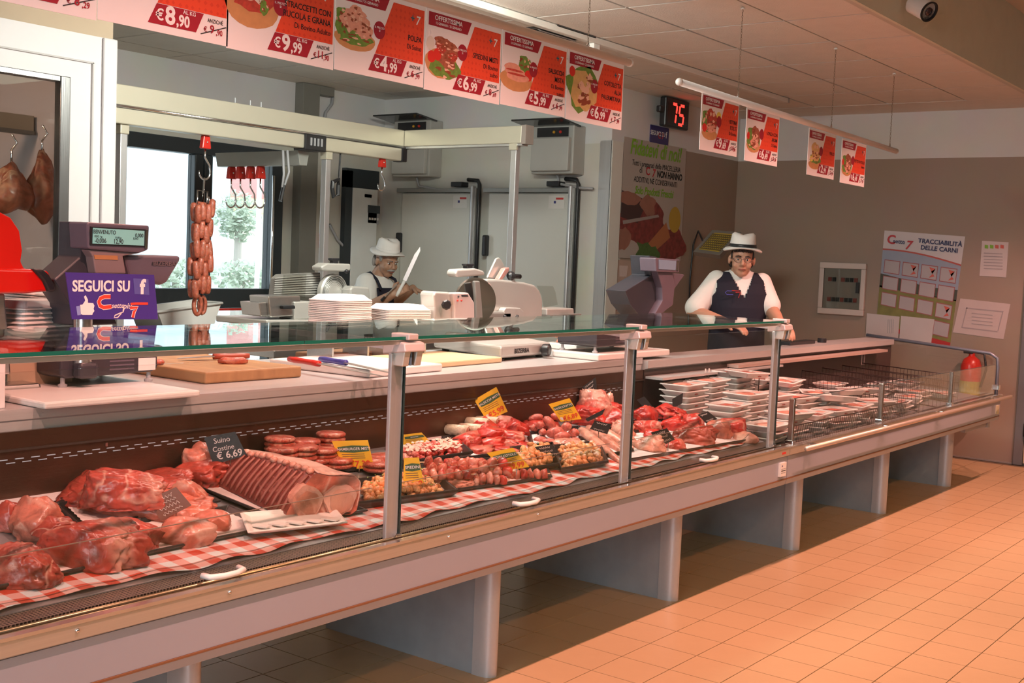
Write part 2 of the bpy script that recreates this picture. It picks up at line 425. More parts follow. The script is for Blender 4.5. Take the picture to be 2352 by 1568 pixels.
# back wall with the glazed door
gx0 = ony(283, 345, YA).x; gx1 = ony(649, 380, YA).x; gz1 = ony(430, 318, YA).z
wall('wall_back', (gx1, YA, -0.02), (XB + 0.2, YA + 0.2, ZC + 0.02), M_CREAM)
wall('wall_back_lintel', (XCR - 0.6, YA, gz1), (gx1, YA + 0.2, ZC + 0.02), M_CREAM)
wall('wall_back_side', (XCR - 0.6, YA, -0.02), (gx0, YA + 0.2, gz1), M_CREAM)
# glazed door: dark frame, two leaves, panes, hinges side bars
w = struct(bpy.data.objects.new('window_1', None)); COL.objects.link(w); w.location = ((gx0 + gx1) / 2, YA, 0)
pxL0, pxL1 = ony(287, 400, YA).x, ony(440, 500, YA).x
pxR0, pxR1 = ony(481, 500, YA).x, ony(619, 520, YA).x
ztop = ony(440, 353, YA).z; zmid1 = ony(430, 662, YA).z; zmid0 = ony(430, 708, YA).z
f = MB()
f.box((gx0, YA - 0.02, 0), (pxL0, YA + 0.08, gz1)); f.box((pxR1, YA - 0.02, 0), (gx1, YA + 0.08, gz1))
f.box((pxL0, YA - 0.02, ztop), (pxR1, YA + 0.08, gz1))
f.build('outer_frame', M_DKFRAME, w, bevel=0.006)
MB().box((pxL1, YA - 0.03, 0.0), ((pxL1 + pxR0) / 2 - 0.004, YA + 0.06, ztop)).build('leaf_stile', M_DKFRAME, w, bevel=0.008)
MB().box(((pxL1 + pxR0) / 2 + 0.004, YA - 0.03, 0.0), (pxR0, YA + 0.06, ztop)).build('leaf_stile', M_DKFRAME, w, bevel=0.008)
for a, b in ((pxL0, pxL1), (pxR0, pxR1)):
    MB().box((a, YA - 0.02, zmid0), (b, YA + 0.06, zmid1)).build('mid_rail', M_DKFRAME, w, bevel=0.006)
    MB().box((a, YA + 0.015, zmid1), (b, YA + 0.027, ztop)).build('upper_pane', M_GLASS, w)
    MB().box((a, YA + 0.015, 0.06), (b, YA + 0.027, zmid0)).build('lower_pane', M_GLASS, w)
    MB().box((a, YA - 0.02, 0.0), (b, YA + 0.06, 0.06)).build('bottom_rail', M_DKFRAME, w)
MB().cyl((pxR1 - 0.012, YA - 0.05, zmid0), (pxR1 - 0.012, YA - 0.05, ztop - .1), 0.012).build('pull_bar', M_CHROME, w, smooth=True)
MB().box(((pxL1 + pxR0) / 2 - 0.07, YA - 0.07, 1.55), ((pxL1 + pxR0) / 2 - 0.04, YA - 0.03, 1.75)).build('latch', M_BLACK, w, bevel=0.006)
MB().box((pxL0, YA - 0.026, zmid0 - 0.018), (pxR1, YA - 0.02, zmid0)).build('red_seal', M_RED, w)
# cold room at the left with a wide display window
zc0 = ony(0, 40, YCR).z
M_CRW = mat('cold_room_panel', (0.70, 0.66, 0.66), 0.45, var=0.03)
gxr = ony(160, 300, YCR).x; gzt = ony(0, 151, YCR).z; GZB = 0.75
wall('wall_cold_room', (gxr + 0.0, YCR, -0.02), (XCR, YCR + 0.09, zc0), M_CRW)
wall('wall_cold_room_top', (XL, YCR, gzt), (gxr, YCR + 0.09, zc0), M_CRW)
wall('wall_cold_room_base', (XL, YCR, -0.02), (gxr, YCR + 0.09, GZB), M_CRW)
wall('wall_cold_room_upper', (XL, YCR + 0.02, zc0), (XCR, YCR + 0.10, ZC + 0.02), mat('tan_paint', (0.52, 0.40, 0.28), 0.7))
wall('wall_cold_room_side', (XCR - 0.08, YCR + 0.09, -0.02), (XCR, YA, ZC), M_CRW)
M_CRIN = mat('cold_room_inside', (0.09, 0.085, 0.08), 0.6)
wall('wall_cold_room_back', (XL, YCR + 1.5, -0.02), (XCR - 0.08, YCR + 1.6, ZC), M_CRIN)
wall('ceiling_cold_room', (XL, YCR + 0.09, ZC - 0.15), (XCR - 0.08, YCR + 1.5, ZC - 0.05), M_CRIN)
w2 = struct(bpy.data.objects.new('window_2', None)); COL.objects.link(w2); w2.location = (gxr - 1, YCR, GZB)
M_DGL = glass('dark_window_glass', (0.86, 0.86, 0.84), ior=1.5)
MB().box((XL, YCR + 0.02, GZB), (gxr - 0.05, YCR + 0.035, gzt - 0.03)).build('pane', M_DGL, w2)
MB().box((gxr - 0.055, YCR - 0.005, GZB), (gxr, YCR + 0.05, gzt)).build('steel_edge', brushed('dark_steel', (0.25, 0.25, 0.25), 0.3, 0.9, 2), w2, bevel=0.004)
MB().box((XL, YCR - 0.004, gzt - 0.03), (gxr - 0.055, YCR + 0.05, gzt)).build('steel_top', MATS['dark_steel'], w2, bevel=0.004)
fr2 = MB(); xi = ony(210, 250, YCR).x; zi = ony(100, 125, YCR).z
fr2.box((xi - 0.004, YCR - 0.012, -0.0), (xi + 0.004, YCR, zi)); fr2.box((XL, YCR - 0.012, zi - 0.004), (xi + 0.004, YCR, zi + 0.004))
fr2.build('frame_joint', mat('joint_grey', (0.5, 0.47, 0.46), 0.5), w2)
fr3 = MB(); xj = ony(232, 250, YCR).x
fr3.box((xj, YCR - 0.02, 0.0), (XCR + 0.004, YCR, zc0)); fr3.build('corner_post', M_CRW, w2, bevel=0.008)
# cold room doors on the side wall
def cold_door(n, y0, y1, lab):
    d = struct(bpy.data.objects.new('door_%d' % n, None)); COL.objects.link(d); d.location = (XB, (y0 + y1) / 2, 0)
    M_DP = mat('door_panel', (0.66, 0.655, 0.60), 0.3, var=0.02)
    M_DF = mat('door_frame_alu', (0.34, 0.34, 0.32), 0.4, metal=0.4)
    z1 = 2.00
    MB().box((XB - 0.045, y0, 0.02), (XB, y1, z1 - 0.04)).build('panel', M_DP, d, bevel=0.01)
    fr = MB().box((XB - 0.06, y0 - 0.05, 0.0), (XB + 0.0, y0, z1)).box((XB - 0.06, y0, z1 - 0.035), (XB, y1 + 0.05, z1))
    fr.build('frame', M_DF, d, bevel=0.004)
    MB().box((XB - 0.085, y0 - 0.035, 0.0), (XB - 0.04, y0 - 0.005, z1 + 0.02)).build('hinge_post', M_ALUZ, d, bevel=0.01)
    MB().tube([(XB - 0.05, y0 - 0.075, 0), (XB - 0.05, y0 - 0.075, z1 + 0.03), (XB - 0.05, y0 - 0.06, z1 + 0.06), (XB - 0.05, y0 + 0.05, z1 + 0.07)], 0.016, 8).build('seal_cable', M_BLACK, d, smooth=True)
    MB().box((XB - 0.09, y0 + 0.08, z1 + 0.01), (XB, y0 + 0.2, z1 + 0.05)).build('junction', M_BLACK, d, bevel=0.006)
    MB().box((XB - 0.10, y1 - 0.03, 1.45), (XB - 0.045, y1 + 0.01, 1.62)).build('handle', M_BLACK, d, bevel=0.012)
    s = MB().box((XB - 0.047, y0 + 0.05, z1 - 0.16), (XB - 0.045, y0 + 0.20, z1 - 0.06)).build('sticker', M_WPLAST, d)
    MB().box((XB - 0.048, y0 + 0.06, z1 - 0.09), (XB - 0.047, y0 + 0.13, z1 - 0.075)).build('print', M_RED, s)
    MB().box((XB - 0.048, y0 + 0.13, z1 - 0.12), (XB - 0.047, y0 + 0.15, z1 - 0.10)).build('print', mat('blue_print', (0.05, 0.06, 0.25), 0.5), s)
    return d
cold_door(1, 6.17, 6.95, '')
cold_door(2, 5.20, 6.00, '')
gd = MB().box((XB - 0.004, YC - 0.004, 0), (XB + 0.002, YC + 0.10, 2.36)); gd.box((XB - 0.004, YC - 0.006, 0), (XB + 0.012, YC + 0.0, 2.36))
struct(gd.build('trim_1', M_ALUZ))
struct(MB().box((XB + 0.0, YC - 0.012, 0), (ony(1426, 400, YC).x, YC, 2.36)).build('trim_2', mat('white_corner_panel', (0.70, 0.68, 0.62), 0.4)))
# white door leaf standing ajar by the back corner
d4 = struct(MB().box((XB - 0.42, YA - 0.06, 0.0), (XB - 0.12, YA - 0.02, 1.98)).build('door_4', mat('white_door', (0.80, 0.82, 0.80), 0.4), bevel=0.005))
struct(MB().box((XB - 0.50, YA - 0.05, 0.0), (XB - 0.42, YA - 0.0, 2.12)).box((XB - 0.5, YA - 0.05, 1.98), (XB - 0.1, YA, 2.14)).build('trim_3', M_DKFRAME))
# door at the right end of the far wall
dr = struct(bpy.data.objects.new('door_3', None)); COL.objects.link(dr); dr.location = (XD, 1.9, 0)
MB().box((XD - 0.03, 2.295, 0.0), (XD, 2.365, 2.15)).build('frame', mat('grey_door_frame', (0.16, 0.16, 0.17), 0.4), dr, bevel=0.005)
MB().box((XD - 0.025, 1.4, 0.02), (XD, 2.29, 2.12)).build('leaf', mat('cream_door', (0.60, 0.50, 0.36), 0.5), dr)
for z in (0.28, 0.62, 1.6): MB().cyl((XD - 0.035, 2.285, z - 0.05), (XD - 0.035, 2.285, z + 0.05), 0.016).build('hinge', M_BLACK, dr)
struct(MB().box((XD - 0.012, 2.37, 0), (XD, YC, 0.012)).build('baseboard_far', mat('grey_base', (0.3, 0.26, 0.23), 0.6)))
# ceiling vent, lighting track, security camera
v = thing('ceiling_vent', 'square grey louvred air vent set into the ceiling tiles', 'vent', (5.72, 4.12, ZC - 0.012))
MB().box((5.52, 3.93, ZC - 0.022), (5.92, 4.31, ZC - 0.010)).build('backing', mat('vent_dark', (0.06, 0.055, 0.05), 0.7), v)
for k in range(7):
    y = 3.955 + k * 0.05
    MB().box((5.54, y, ZC - 0.03), (5.90, y + 0.028, ZC - 0.024), Matrix.Rotation(0.5, 3, 'X')).build('slat', mat('vent_grey', (0.30, 0.27, 0.25), 0.5), v)
t = thing('lighting_track', 'long white lighting track running along the ceiling', 'track', (6.2, 3.95, ZC - 0.03))
MB().box((3.2, 3.93, ZC - 0.05), (8.64, 3.975, ZC - 0.013)).build('profile', mat('track_white', (0.70, 0.66, 0.60), 0.4), t, bevel=0.005)
MB().box((8.64, 3.932, ZC - 0.048), (8.665, 3.973, ZC - 0.013)).build('end_cap', M_GPLAST, t)
MB().box((5.90, 3.93, ZC - 0.15), (5.97, 3.975, ZC - 0.05)).build('adapter', M_WPLAST, t, bevel=0.006)
sc = thing('security_camera', 'white bullet security camera under the ceiling edge', 'camera', (5.9, YF - 0.02, 2.82))
a = ond(2065, 12, 6.3); b = ond(2102, 6, 6.3); c0 = ond(2098, 8, 6.2); c1 = ond(2140, 30, 6.1)
MB().lathe([(0.045, 0), (0.045, 0.02), (0.03, 0.03)], ond(2055, 5, 6.35), 16, (0, -1, 0)).build('mount', M_WPLAST, sc, smooth=False)
MB().tube([ond(2055, 5, 6.33), a, b], 0.018, 10).build('arm', M_WPLAST, sc, smooth=True)
dv = (c1 - c0).normalized()
MB().lathe([(0.03, -0.02), (0.05, 0.0), (0.052, 0.10), (0.052, 0.115)], c0, 24, dv).build('body', M_WPLAST, sc, auto=True)
MB().lathe([(0.052, 0.115), (0.054, 0.125), (0.046, 0.125), (0.042, 0.11)], c0, 24, dv).build('hood', M_BLACK, sc)
MB().lathe([(0.0, 0.112), (0.022, 0.116), (0.02, 0.124), (0.0, 0.125)], c0, 16, dv).build('lens', mat('lens_glass', (0.05, 0.02, 0.02), 0.08), sc, smooth=True)
# outdoors beyond the glazed door
struct(MB().box((-5, YA + 0.25, -0.25), (40, 60, -0.15)).build('ground_outside', mat('pale_paving', (0.80, 0.82, 0.80), 0.9)))
tag(MB().box((6.0, 14.0, -0.15), (11.52, 14.4, 6.2)).box((5.9, 13.9, 6.2), (11.6, 14.5, 6.35)).build('white_building', mat('white_render', (0.80, 0.86, 0.90), 0.9)), 'pale white building wall outside the left pane of the glazed door', 'building')
pb = thing('pink_building', 'pink house seen through the right pane of the glazed door', 'building', (20, 20.5, -0.15))
MB().box((17.0, 20.5, 2.5), (24.0, 24.0, 9.0)).build('upper_wall', mat('pink_render', (0.80, 0.36, 0.34), 0.9), pb)
MB().box((17.0, 20.5, -0.15), (24.0, 24.0, 2.2)).build('lower_wall', mat('cream_render', (0.85, 0.80, 0.62), 0.9), pb)
MB().box((16.9, 20.4, 2.2), (24.1, 24.0, 2.5)).build('string_course', mat('yellow_render', (0.90, 0.80, 0.45), 0.9), pb)
MB().box((18.5, 20.42, 2.6), (19.35, 20.6, 4.6)).build('shutter', mat('shutter_grey', (0.62, 0.60, 0.62), 0.7), pb)
MB().box((18.42, 20.38, 2.5), (18.5, 20.6, 4.7)).box((19.35, 20.38, 2.5), (19.43, 20.6, 4.7)).box((18.42, 20.38, 4.6), (19.43, 20.6, 4.7)).build('surround', mat('white_stone', (0.9, 0.9, 0.88), 0.9), pb)
def leafy(name, label, cat, c, r, n, seed, trunk=None):
    o = thing(name, label, cat, (c[0], c[1], -0.15)); rn = random.Random(seed); mb = MB()
    for k in range(n):
        d = Vector((rn.gauss(0, 1), rn.gauss(0, 1), rn.gauss(0, 1))).normalized() * (rn.random() ** 0.4)
        p = Vector(c) + Vector((d.x * r[0], d.y * r[1], d.z * r[2])); s = rn.uniform(0.03, 0.06)
        a = Vector((rn.gauss(0, 1), rn.gauss(0, 1), rn.gauss(0, 1))).normalized(); b = a.orthogonal().normalized()
        mb.poly([p - a * s, p + b * s * .5, p + a * s, p - b * s * .5])
    stuff(mb.build('foliage', mat('pale_leaves', (0.62, 0.70, 0.56), 0.7), o))
    MB().tube([(c[0], c[1], -0.15), (c[0] + .03, c[1], c[2])], [0.09, 0.04], 8).build('trunk', mat('bark', (0.55, 0.50, 0.44), 0.9), o)
    return o
tc_ = ony(545, 497, 13.0); leafy('small_tree', 'small pale green tree outside the glazed door', 'tree', tc_, (0.33, 0.33, 0.36), 900, 3)
h1 = ony(540, 585, 12.0); leafy('bush', 'grey green bush outside below the small tree', 'bush', (h1.x + .15, 12.0, h1.z - .28), (0.5, 0.3, 0.22), 600, 4)
h2 = ony(400, 600, 12.0); leafy('bush', 'low bush outside against the white building', 'bush', (h2.x - .0, 12.0, h2.z - .2), (0.4, 0.3, 0.25), 500, 5)
tag(MB().cyl((*ony(594, 500, 11.0).xy, -0.15), (*ony(594, 500, 11.0).xy, 2.4), 0.03, 10).lathe([(0.06,0),(0.06,0.05)], (*ony(594, 500, 11.0).xy, -0.15)).build('white_pole', mat('pole_white', (0.9, 0.9, 0.9), 0.5)), 'slim white pole outside in front of the pink house', 'pole')
# ------------------------------------------------------------------ serve-over counter (X 0.5 .. 5.13) and self-service case (5.13 .. 8.72)
M_PANEL = mat('counter_panel', (0.36, 0.385, 0.45), 0.42, var=0.02, metal=0.25)
M_BAND = brushed('counter_band', (0.60, 0.56, 0.48), 0.42, 0.7, 0, 0.05)
M_BROWN = mat('brown_line', (0.20, 0.09, 0.04), 0.5)
M_LEGP = mat('leg_panel_grey', (0.30, 0.33, 0.36), 0.5, var=0.14, scale=14)
M_LEGF = mat('leg_front_grey', (0.50, 0.51, 0.54), 0.38, var=0.05, scale=90, metal=0.3)
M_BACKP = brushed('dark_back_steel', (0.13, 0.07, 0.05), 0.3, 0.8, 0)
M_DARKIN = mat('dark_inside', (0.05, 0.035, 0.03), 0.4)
M_LEDGE = brushed('ledge_steel', (0.60, 0.58, 0.57), 0.3, 0.35, 0, 0.08)
M_POST = brushed('post_aluminium', (0.66, 0.64, 0.66), 0.4, 0.6, 2, 0.08)
M_GEDGE = mat('green_glass_edge', (0.012, 0.13, 0.09), 0.15)
M_TOPGL = glass('top_glass', (0.93, 0.97, 0.95), ior=1.62)
M_FRGL = glass('front_glass', (0.97, 0.985, 0.98), ior=1.42)
YG = 2.266; YP = 2.225; XS, XE = 5.13, 8.72; X0 = 0.5
ZT = 1.21           # service glass
ZLED = 0.975; YLED = 3.035
PX = [2.487 - 1.27, 2.487, 3.757, 5.027]    # posts
LEGX = [1.92, 3.195, 4.475, 5.755, 7.035, 8.305]

def counter_body(t, x0, x1, zdeck=True):
    # aluminium band and painted front panel with a brown line near its foot
    MB().prism([(YP, 0.628), (YP, 0.592), (YP + 0.012, 0.585), (YP + 0.03, 0.585), (YP + 0.03, 0.632)], 0, x0, x1).build('front_band', M_BAND, t)
    MB().prism([(YP - 0.003, 0.634), (YP - 0.003, 0.626), (YP + 0.022, 0.626), (YP + 0.022, 0.634)], 0, x0, x1).build('bright_edge', mat('polished_edge', (0.78, 0.75, 0.72), 0.2, 0.9), t)
    MB().prism([(YP + 0.010, 0.585), (YP + 0.010, 0.483), (YP + 0.03, 0.483), (YP + 0.03, 0.585)], 0, x0, x1).build('front_panel', M_PANEL, t)
    MB().prism([(YP + 0.007, 0.482), (YP + 0.007, 0.477), (YP + 0.025, 0.476), (YP + 0.025, 0.484)], 0, x0, x1).build('brown_trim', M_BROWN, t)
    MB().prism([(YP + 0.009, 0.476), (YP + 0.016, 0.452), (YP + 0.06, 0.448), (YP + 0.06, 0.476)], 0, x0, x1).build('lower_lip', M_PANEL, t)
    MB().prism([(YP + 0.06, 0.455), (3.16, 0.44), (3.16, 0.62), (YP + 0.06, 0.58)], 0, x0 + .01, x1 - .01).build('tub', mat('tub_grey', (0.16, 0.15, 0.15), 0.6), t)
def leg(t, x):
    l = MB().box((x - 0.03, 2.49, 0.0), (x + 0.03, 3.22, 0.45)).build('leg', M_LEGP, t)
    pr = [(x - 0.034, 2.495)] + [(x - 0.034 * math.cos(a), 2.47 - 0.055 * math.sin(a)) for a in [k * math.pi / 10 for k in range(11)]] + [(x + 0.034, 2.495)]
    MB().prism(pr, 2, 0.0, 0.455).build('leg_front', M_LEGF, l, auto=True)

sv = thing('display_counter', 'long glass fronted butcher display counter with grey front on panel legs', 'counter', (2.8, 2.7, 0))
counter_body(sv, X0, XS - 0.002)
for x in LEGX[:3]: leg(sv, x)
# front deck: dark sill with chrome channels, perforated intake grille
MB().prism([(YP + 0.03, 0.628), (YG + 0.03, 0.628), (YG + 0.03, 0.60), (YP + 0.03, 0.60)], 0, X0, XS - .002).build('sill', mat('dark_sill', (0.10, 0.06, 0.045), 0.2, 0.6), sv)
for y in (2.247, 2.275): MB().cyl((X0, y, 0.629), (XS - .002, y, 0.629), 0.006, 8).build('channel', mat('channel_brass', (0.42, 0.33, 0.20), 0.25, 0.9), sv, smooth=True)
def perforated(name, base, hole, sc_, th):
    m, n, l, b = nt(name)
    tc = n.new('ShaderNodeTexCoord'); mp = n.new('ShaderNodeMapping'); mp.inputs['Scale'].default_value = (sc_, sc_, sc_); l.new(tc.outputs['Object'], mp.inputs[0])
    fr = n.new('ShaderNodeVectorMath'); fr.operation = 'FRACTION'; l.new(mp.outputs[0], fr.inputs[0])
    sb = n.new('ShaderNodeVectorMath'); sb.operation = 'SUBTRACT'; sb.inputs[1].default_value = (0.5, 0.5, 0.5); l.new(fr.outputs[0], sb.inputs[0])
    ml = n.new('ShaderNodeVectorMath'); ml.operation = 'MULTIPLY'; ml.inputs[1].default_value = (1, 1, 0); l.new(sb.outputs[0], ml.inputs[0])
    ln = n.new('ShaderNodeVectorMath'); ln.operation = 'LENGTH'; l.new(ml.outputs[0], ln.inputs[0])
    lt = n.new('ShaderNodeMath'); lt.operation = 'LESS_THAN'; lt.inputs[1].default_value = th; l.new(ln.outputs['Value'], lt.inputs[0])
    mx = n.new('ShaderNodeMix'); mx.data_type = 'RGBA'; mx.inputs['A'].default_value = (*base, 1); mx.inputs['B'].default_value = (*hole, 1)
    l.new(lt.outputs[0], mx.inputs['Factor']); l.new(mx.outputs['Result'], b.inputs['Base Color']); b.inputs['Roughness'].default_value = 0.35; b.inputs['Metallic'].default_value = 0.6
    return m
M_GRILLE = perforated('perforated_grille', (0.24, 0.19, 0.16), (0.015, 0.012, 0.012), 110, 0.34)
MB().prism([(YG + 0.03, 0.622), (YG + 0.03, 0.632), (2.352, 0.637), (2.352, 0.628)], 0, X0, XS - .01).build('grille', M_GRILLE, sv)
# deck and back panel with two rows of slots
MB().prism([(2.352, deckz(2.352)), (YLED - 0.01, deckz(YLED - 0.01)), (YLED - 0.01, 0.62), (2.352, 0.62)], 0, X0, XS - .01).build('deck', mat('deck_steel', (0.40, 0.42, 0.44), 0.35, 0.7), sv)
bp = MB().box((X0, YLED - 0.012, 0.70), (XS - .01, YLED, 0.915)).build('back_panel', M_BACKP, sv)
MB().box((X0, YLED - 0.018, 0.862), (XS - .01, YLED - 0.012, 0.868)).build('back_seam', M_DARKIN, bp)
sl = MB()
for k in range(86):
    x = 0.9 + k * 0.048
    sl.box((x, YLED - 0.0135, 0.838), (x + 0.026, YLED - 0.0118, 0.8405)); sl.box((x + 0.022, YLED - 0.0135, 0.828), (x + 0.048, YLED - 0.0118, 0.8305))
stuff(sl.build('vent_slots', mat('slot_light', (0.45, 0.60, 0.72), 0.4), bp))
for x in (2.05, 3.32, 4.6): MB().box((x - 0.004, YLED - 0.016, 0.845), (x + 0.004, YLED - 0.012, 0.856)).build('panel_clip', M_CHROME, bp)
# rear ledge (worktop) with folded lip
MB().prism([(YLED, ZLED), (YLED, 0.945), (YLED + 0.004, 0.940), (YLED + 0.004, 0.912), (YLED + 0.02, 0.908), (YLED + 0.05, 0.95), (3.85, 0.955), (3.85, ZLED)], 0, X0, XS - .002).build('rear_ledge', M_LEDGE, sv)
MB().box((X0, YLED + 0.03, 0.44), (XS - 0.002, YLED + 0.05, 0.95)).build('rear_wall', mat('rear_grey', (0.35, 0.34, 0.34), 0.4), sv)
# posts, hinge brackets, arms
for x in PX[1:]:
    p = MB().box((x - 0.026, YG + 0.008, 0.628), (x + 0.026, YG + 0.022, 1.165)).build('post', M_POST, sv, bevel=0.003)
    MB().box((x + 0.019, YG + 0.006, 0.64), (x + 0.028, YG + 0.024, 1.165)).build('post_edge', M_CHROME, p)
    h = MB().prism([(YG - 0.035, 1.196), (YG - 0.04, 1.172), (YG + 0.05, 1.160), (YG + 0.05, 1.196), (YG + 0.02, 1.208)], 0, x - 0.022, x + 0.064).build('hinge', mat('hinge_cover', (0.68, 0.60, 0.58), 0.35, 0.3), sv, bevel=0.004)
    MB().box((x - 0.004, YG - 0.035, 1.205), (x + 0.036, YG + 0.035, 1.222)).build('hinge_cap', MATS['hinge_cover'], h, bevel=0.003)
    for dx in (-0.018, 0.034): MB().prism([(YG - 0.034, 1.174), (YG - 0.026, 1.13), (YG + 0.02, 1.13), (YG + 0.03, 1.168)], 0, x + dx, x + dx + 0.026).build('clamp', mat('clamp_alu', (0.62, 0.60, 0.55), 0.35, 0.5), h, bevel=0.003)
    MB().box((x + 0.010, YG - 0.03, 1.132), (x + 0.016, YG + 0.01, 1.17)).build('clamp_rubber', mat('blue_rubber', (0.10, 0.16, 0.22), 0.4), h)
    MB().prism([(YG + 0.02, 1.202), (YG + 0.02, 1.172), (2.80, 1.192), (2.80, 1.202)], 0, x - 0.012, x + 0.012).build('arm', M_POST, sv)
    MB().box((x + 0.003, YG - 0.004, 0.632), (x + 0.030, YG + 0.02, 0.645)).build('post_foot', M_CHROME, p, bevel=0.002)
# glazing: one pane per bay, plus the low draught glass and the service glass on top
xs = [X0 + 0.02] + PX[1:]
for a, b in zip(xs[:-1], xs[1:]):
    x0_ = a + 0.034 if a > 1 else a; x1_ = b + 0.024
    pn = MB().box((x0_, YG, 0.634), (x1_, YG + 0.005, 1.172)).build('front_pane', M_FRGL, sv)
    MB().box((x1_ - 0.0012, YG - 0.0002, 0.634), (x1_ + 0.0016, YG + 0.0052, 1.172)).build('pane_edge', mat('dark_pane_edge', (0.03, 0.05, 0.045), 0.2), pn)
    lp = MB().box((x0_, 2.33, 0.634), (b - 0.03, 2.334, 0.772)).build('low_pane', M_FRGL, sv)
    MB().box((x0_, 2.3296, 0.7718), (b - 0.03, 2.3344, 0.7732)).build('low_pane_edge', mat('pane_edge_grey', (0.25, 0.17, 0.13), 0.3), lp)
    hx = {1.0: 1.84}.get(round(a, 0), (a + b) / 2 - 0.03)
    hx = 1.86 if a < 1 else (a + b) / 2 - 0.02
    MB().tube([(hx - 0.055, YG - 0.004, 0.655), (hx - 0.05, YG - 0.03, 0.655), (hx - 0.02, YG - 0.042, 0.655), (hx + 0.02, YG - 0.042, 0.655), (hx + 0.05, YG - 0.03, 0.655), (hx + 0.055, YG - 0.004, 0.655)], 0.0075, 10).build('handle', M_WPLAST, pn, smooth=True)
tg0 = X0
for b in (2.10, 3.52, XS - 0.06):
    tg = MB().box((tg0, 2.245, ZT - 0.004), (b - 0.003, 2.84, ZT + 0.004)).build('top_pane', M_TOPGL, sv)
    MB().box((tg0, 2.2436, ZT - 0.0045), (b - 0.003, 2.2452, ZT + 0.0045)).build('top_pane_edge', M_GEDGE, tg)
    tg0 = b
MB().box((X0, 2.25, 1.192), (XS - 0.06, 2.262, 1.2035)).build('glass_rail', mat('rail_pinkish_alu', (0.62, 0.55, 0.50), 0.35, 0.6), sv)
for px_ in ((177, 1450), (527, 1347), (1030, 1238), (1235, 1193)):
    q = ony(px_[0], px_[1], YP)
    MB().sphere((q.x, YP - 0.001, 0.612), 0.005, 8, 6).build('rivet', M_CHROME, sv, smooth=True)
st = MB().box((5.035, YP - 0.0018, 0.50), (5.095, YP + 0.010, 0.563)).build('info_sticker', M_WPLAST, sv)
for k, z in enumerate((0.515, 0.524, 0.533)): MB().box((5.042, YP - 0.0024, z), (5.088, YP - 0.0018, z + 0.004)).build('print', M_INK if k == 1 else M_GPLAST, st)
MB().box((5.046, YP - 0.0024, 0.545), (5.054, YP - 0.0018, 0.552)).build('print', mat('navy', (0.02, 0.02, 0.12), 0.5), st)
MB().box((5.045, YP - 0.0008, 0.602), (5.085, YP + 0.001, 0.612)).build('warning_sticker', M_RED, sv)
# checked cloth lying along the front of the deck
def checks(name):
    m, n, l, b = nt(name)
    tc = n.new('ShaderNodeTexCoord'); mp = n.new('ShaderNodeMapping'); mp.inputs['Scale'].default_value = (13.7, 14, 14); mp.inputs['Rotation'].default_value = (0, 0, 0.02)
    l.new(tc.outputs['Object'], mp.inputs[0]); sp = n.new('ShaderNodeSeparateXYZ'); l.new(mp.outputs[0], sp.inputs[0])
    outs = []
    for ax in 'XY':
        f = n.new('ShaderNodeMath'); f.operation = 'FRACT'; l.new(sp.outputs[ax], f.inputs[0])
        g = n.new('ShaderNodeMath'); g.operation = 'GREATER_THAN'; g.inputs[1].default_value = 0.5; l.new(f.outputs[0], g.inputs[0]); outs.append(g)
    ad = n.new('ShaderNodeMath'); ad.operation = 'ADD'; l.new(outs[0].outputs[0], ad.inputs[0]); l.new(outs[1].outputs[0], ad.inputs[1])
    hv = n.new('ShaderNodeMath'); hv.operation = 'MULTIPLY'; hv.inputs[1].default_value = 0.5; l.new(ad.outputs[0], hv.inputs[0])
    cr = n.new('ShaderNodeValToRGB'); l.new(hv.outputs[0], cr.inputs[0]); cr.color_ramp.interpolation = 'CONSTANT'
    e = cr.color_ramp.elements; e[0].position = 0; e[0].color = (0.62, 0.72, 0.74, 1); e[1].position = 0.4; e[1].color = (0.66, 0.36, 0.33, 1)
    k = e.new(0.9); k.color = (0.50, 0.05, 0.025, 1)
    l.new(cr.outputs[0], b.inputs['Base Color']); b.inputs['Roughness'].default_value = 0.45; b.inputs['Coat Weight'].default_value = 0.2
    return m
def cloth_fn(x0, x1):
    def fn(a, b):
        x = x0 + (x1 - x0) * a
        yf = 2.362 + 0.008 * math.sin(x * 9) + 0.006 * math.sin(x * 23)
        y = yf + (2.62 - yf) * b
        z = deckz(y) + 0.004 + 0.004 * (1 + math.sin(x * 31 + y * 12)) * max(0, 1 - b * 2.5)
        return (x, y, z)
    return fn
tag(MB().grid(cloth_fn(X0 + .4, 4.98), 160, 8).build('checked_cloth', checks('red_white_checks'), smooth=True, solid=0.001), 'red and white checked oilcloth along the front of the meat deck', 'cloth')

# ---- self-service case
ss = thing('self_service_case', 'low open self-service chiller case at the far end of the counter', 'chiller', (6.9, 2.7, 0))
counter_body(ss, XS + 0.002, XE)
for x in LEGX[3:]: leg(ss, x)
MB().prism([(YP + 0.03, 0.628), (2.30, 0.628), (2.30, 0.57), (YP + 0.03, 0.57)], 0, XS, XE).build('sill', MATS['dark_sill'], ss)
MB().prism([(2.30, 0.60), (YLED, 0.66), (YLED, 0.58), (2.30, 0.56)], 0, XS, XE - 0.02).build('deck', MATS['deck_steel'], ss)
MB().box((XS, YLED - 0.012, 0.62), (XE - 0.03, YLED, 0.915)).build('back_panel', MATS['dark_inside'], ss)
MB().prism([(YLED - 0.03, 0.962), (YLED - 0.03, 0.925), (YLED + 0.02, 0.90), (3.22, 0.90), (3.22, 0.962)], 0, XS + 0.002, XE - 0.03).build('rear_ledge', M_LEDGE, ss)
MB().box((XS, YLED - 0.12, 0.872), (6.55, YLED - 0.02, 0.884)).build('rear_shelf', M_LEDGE, ss)
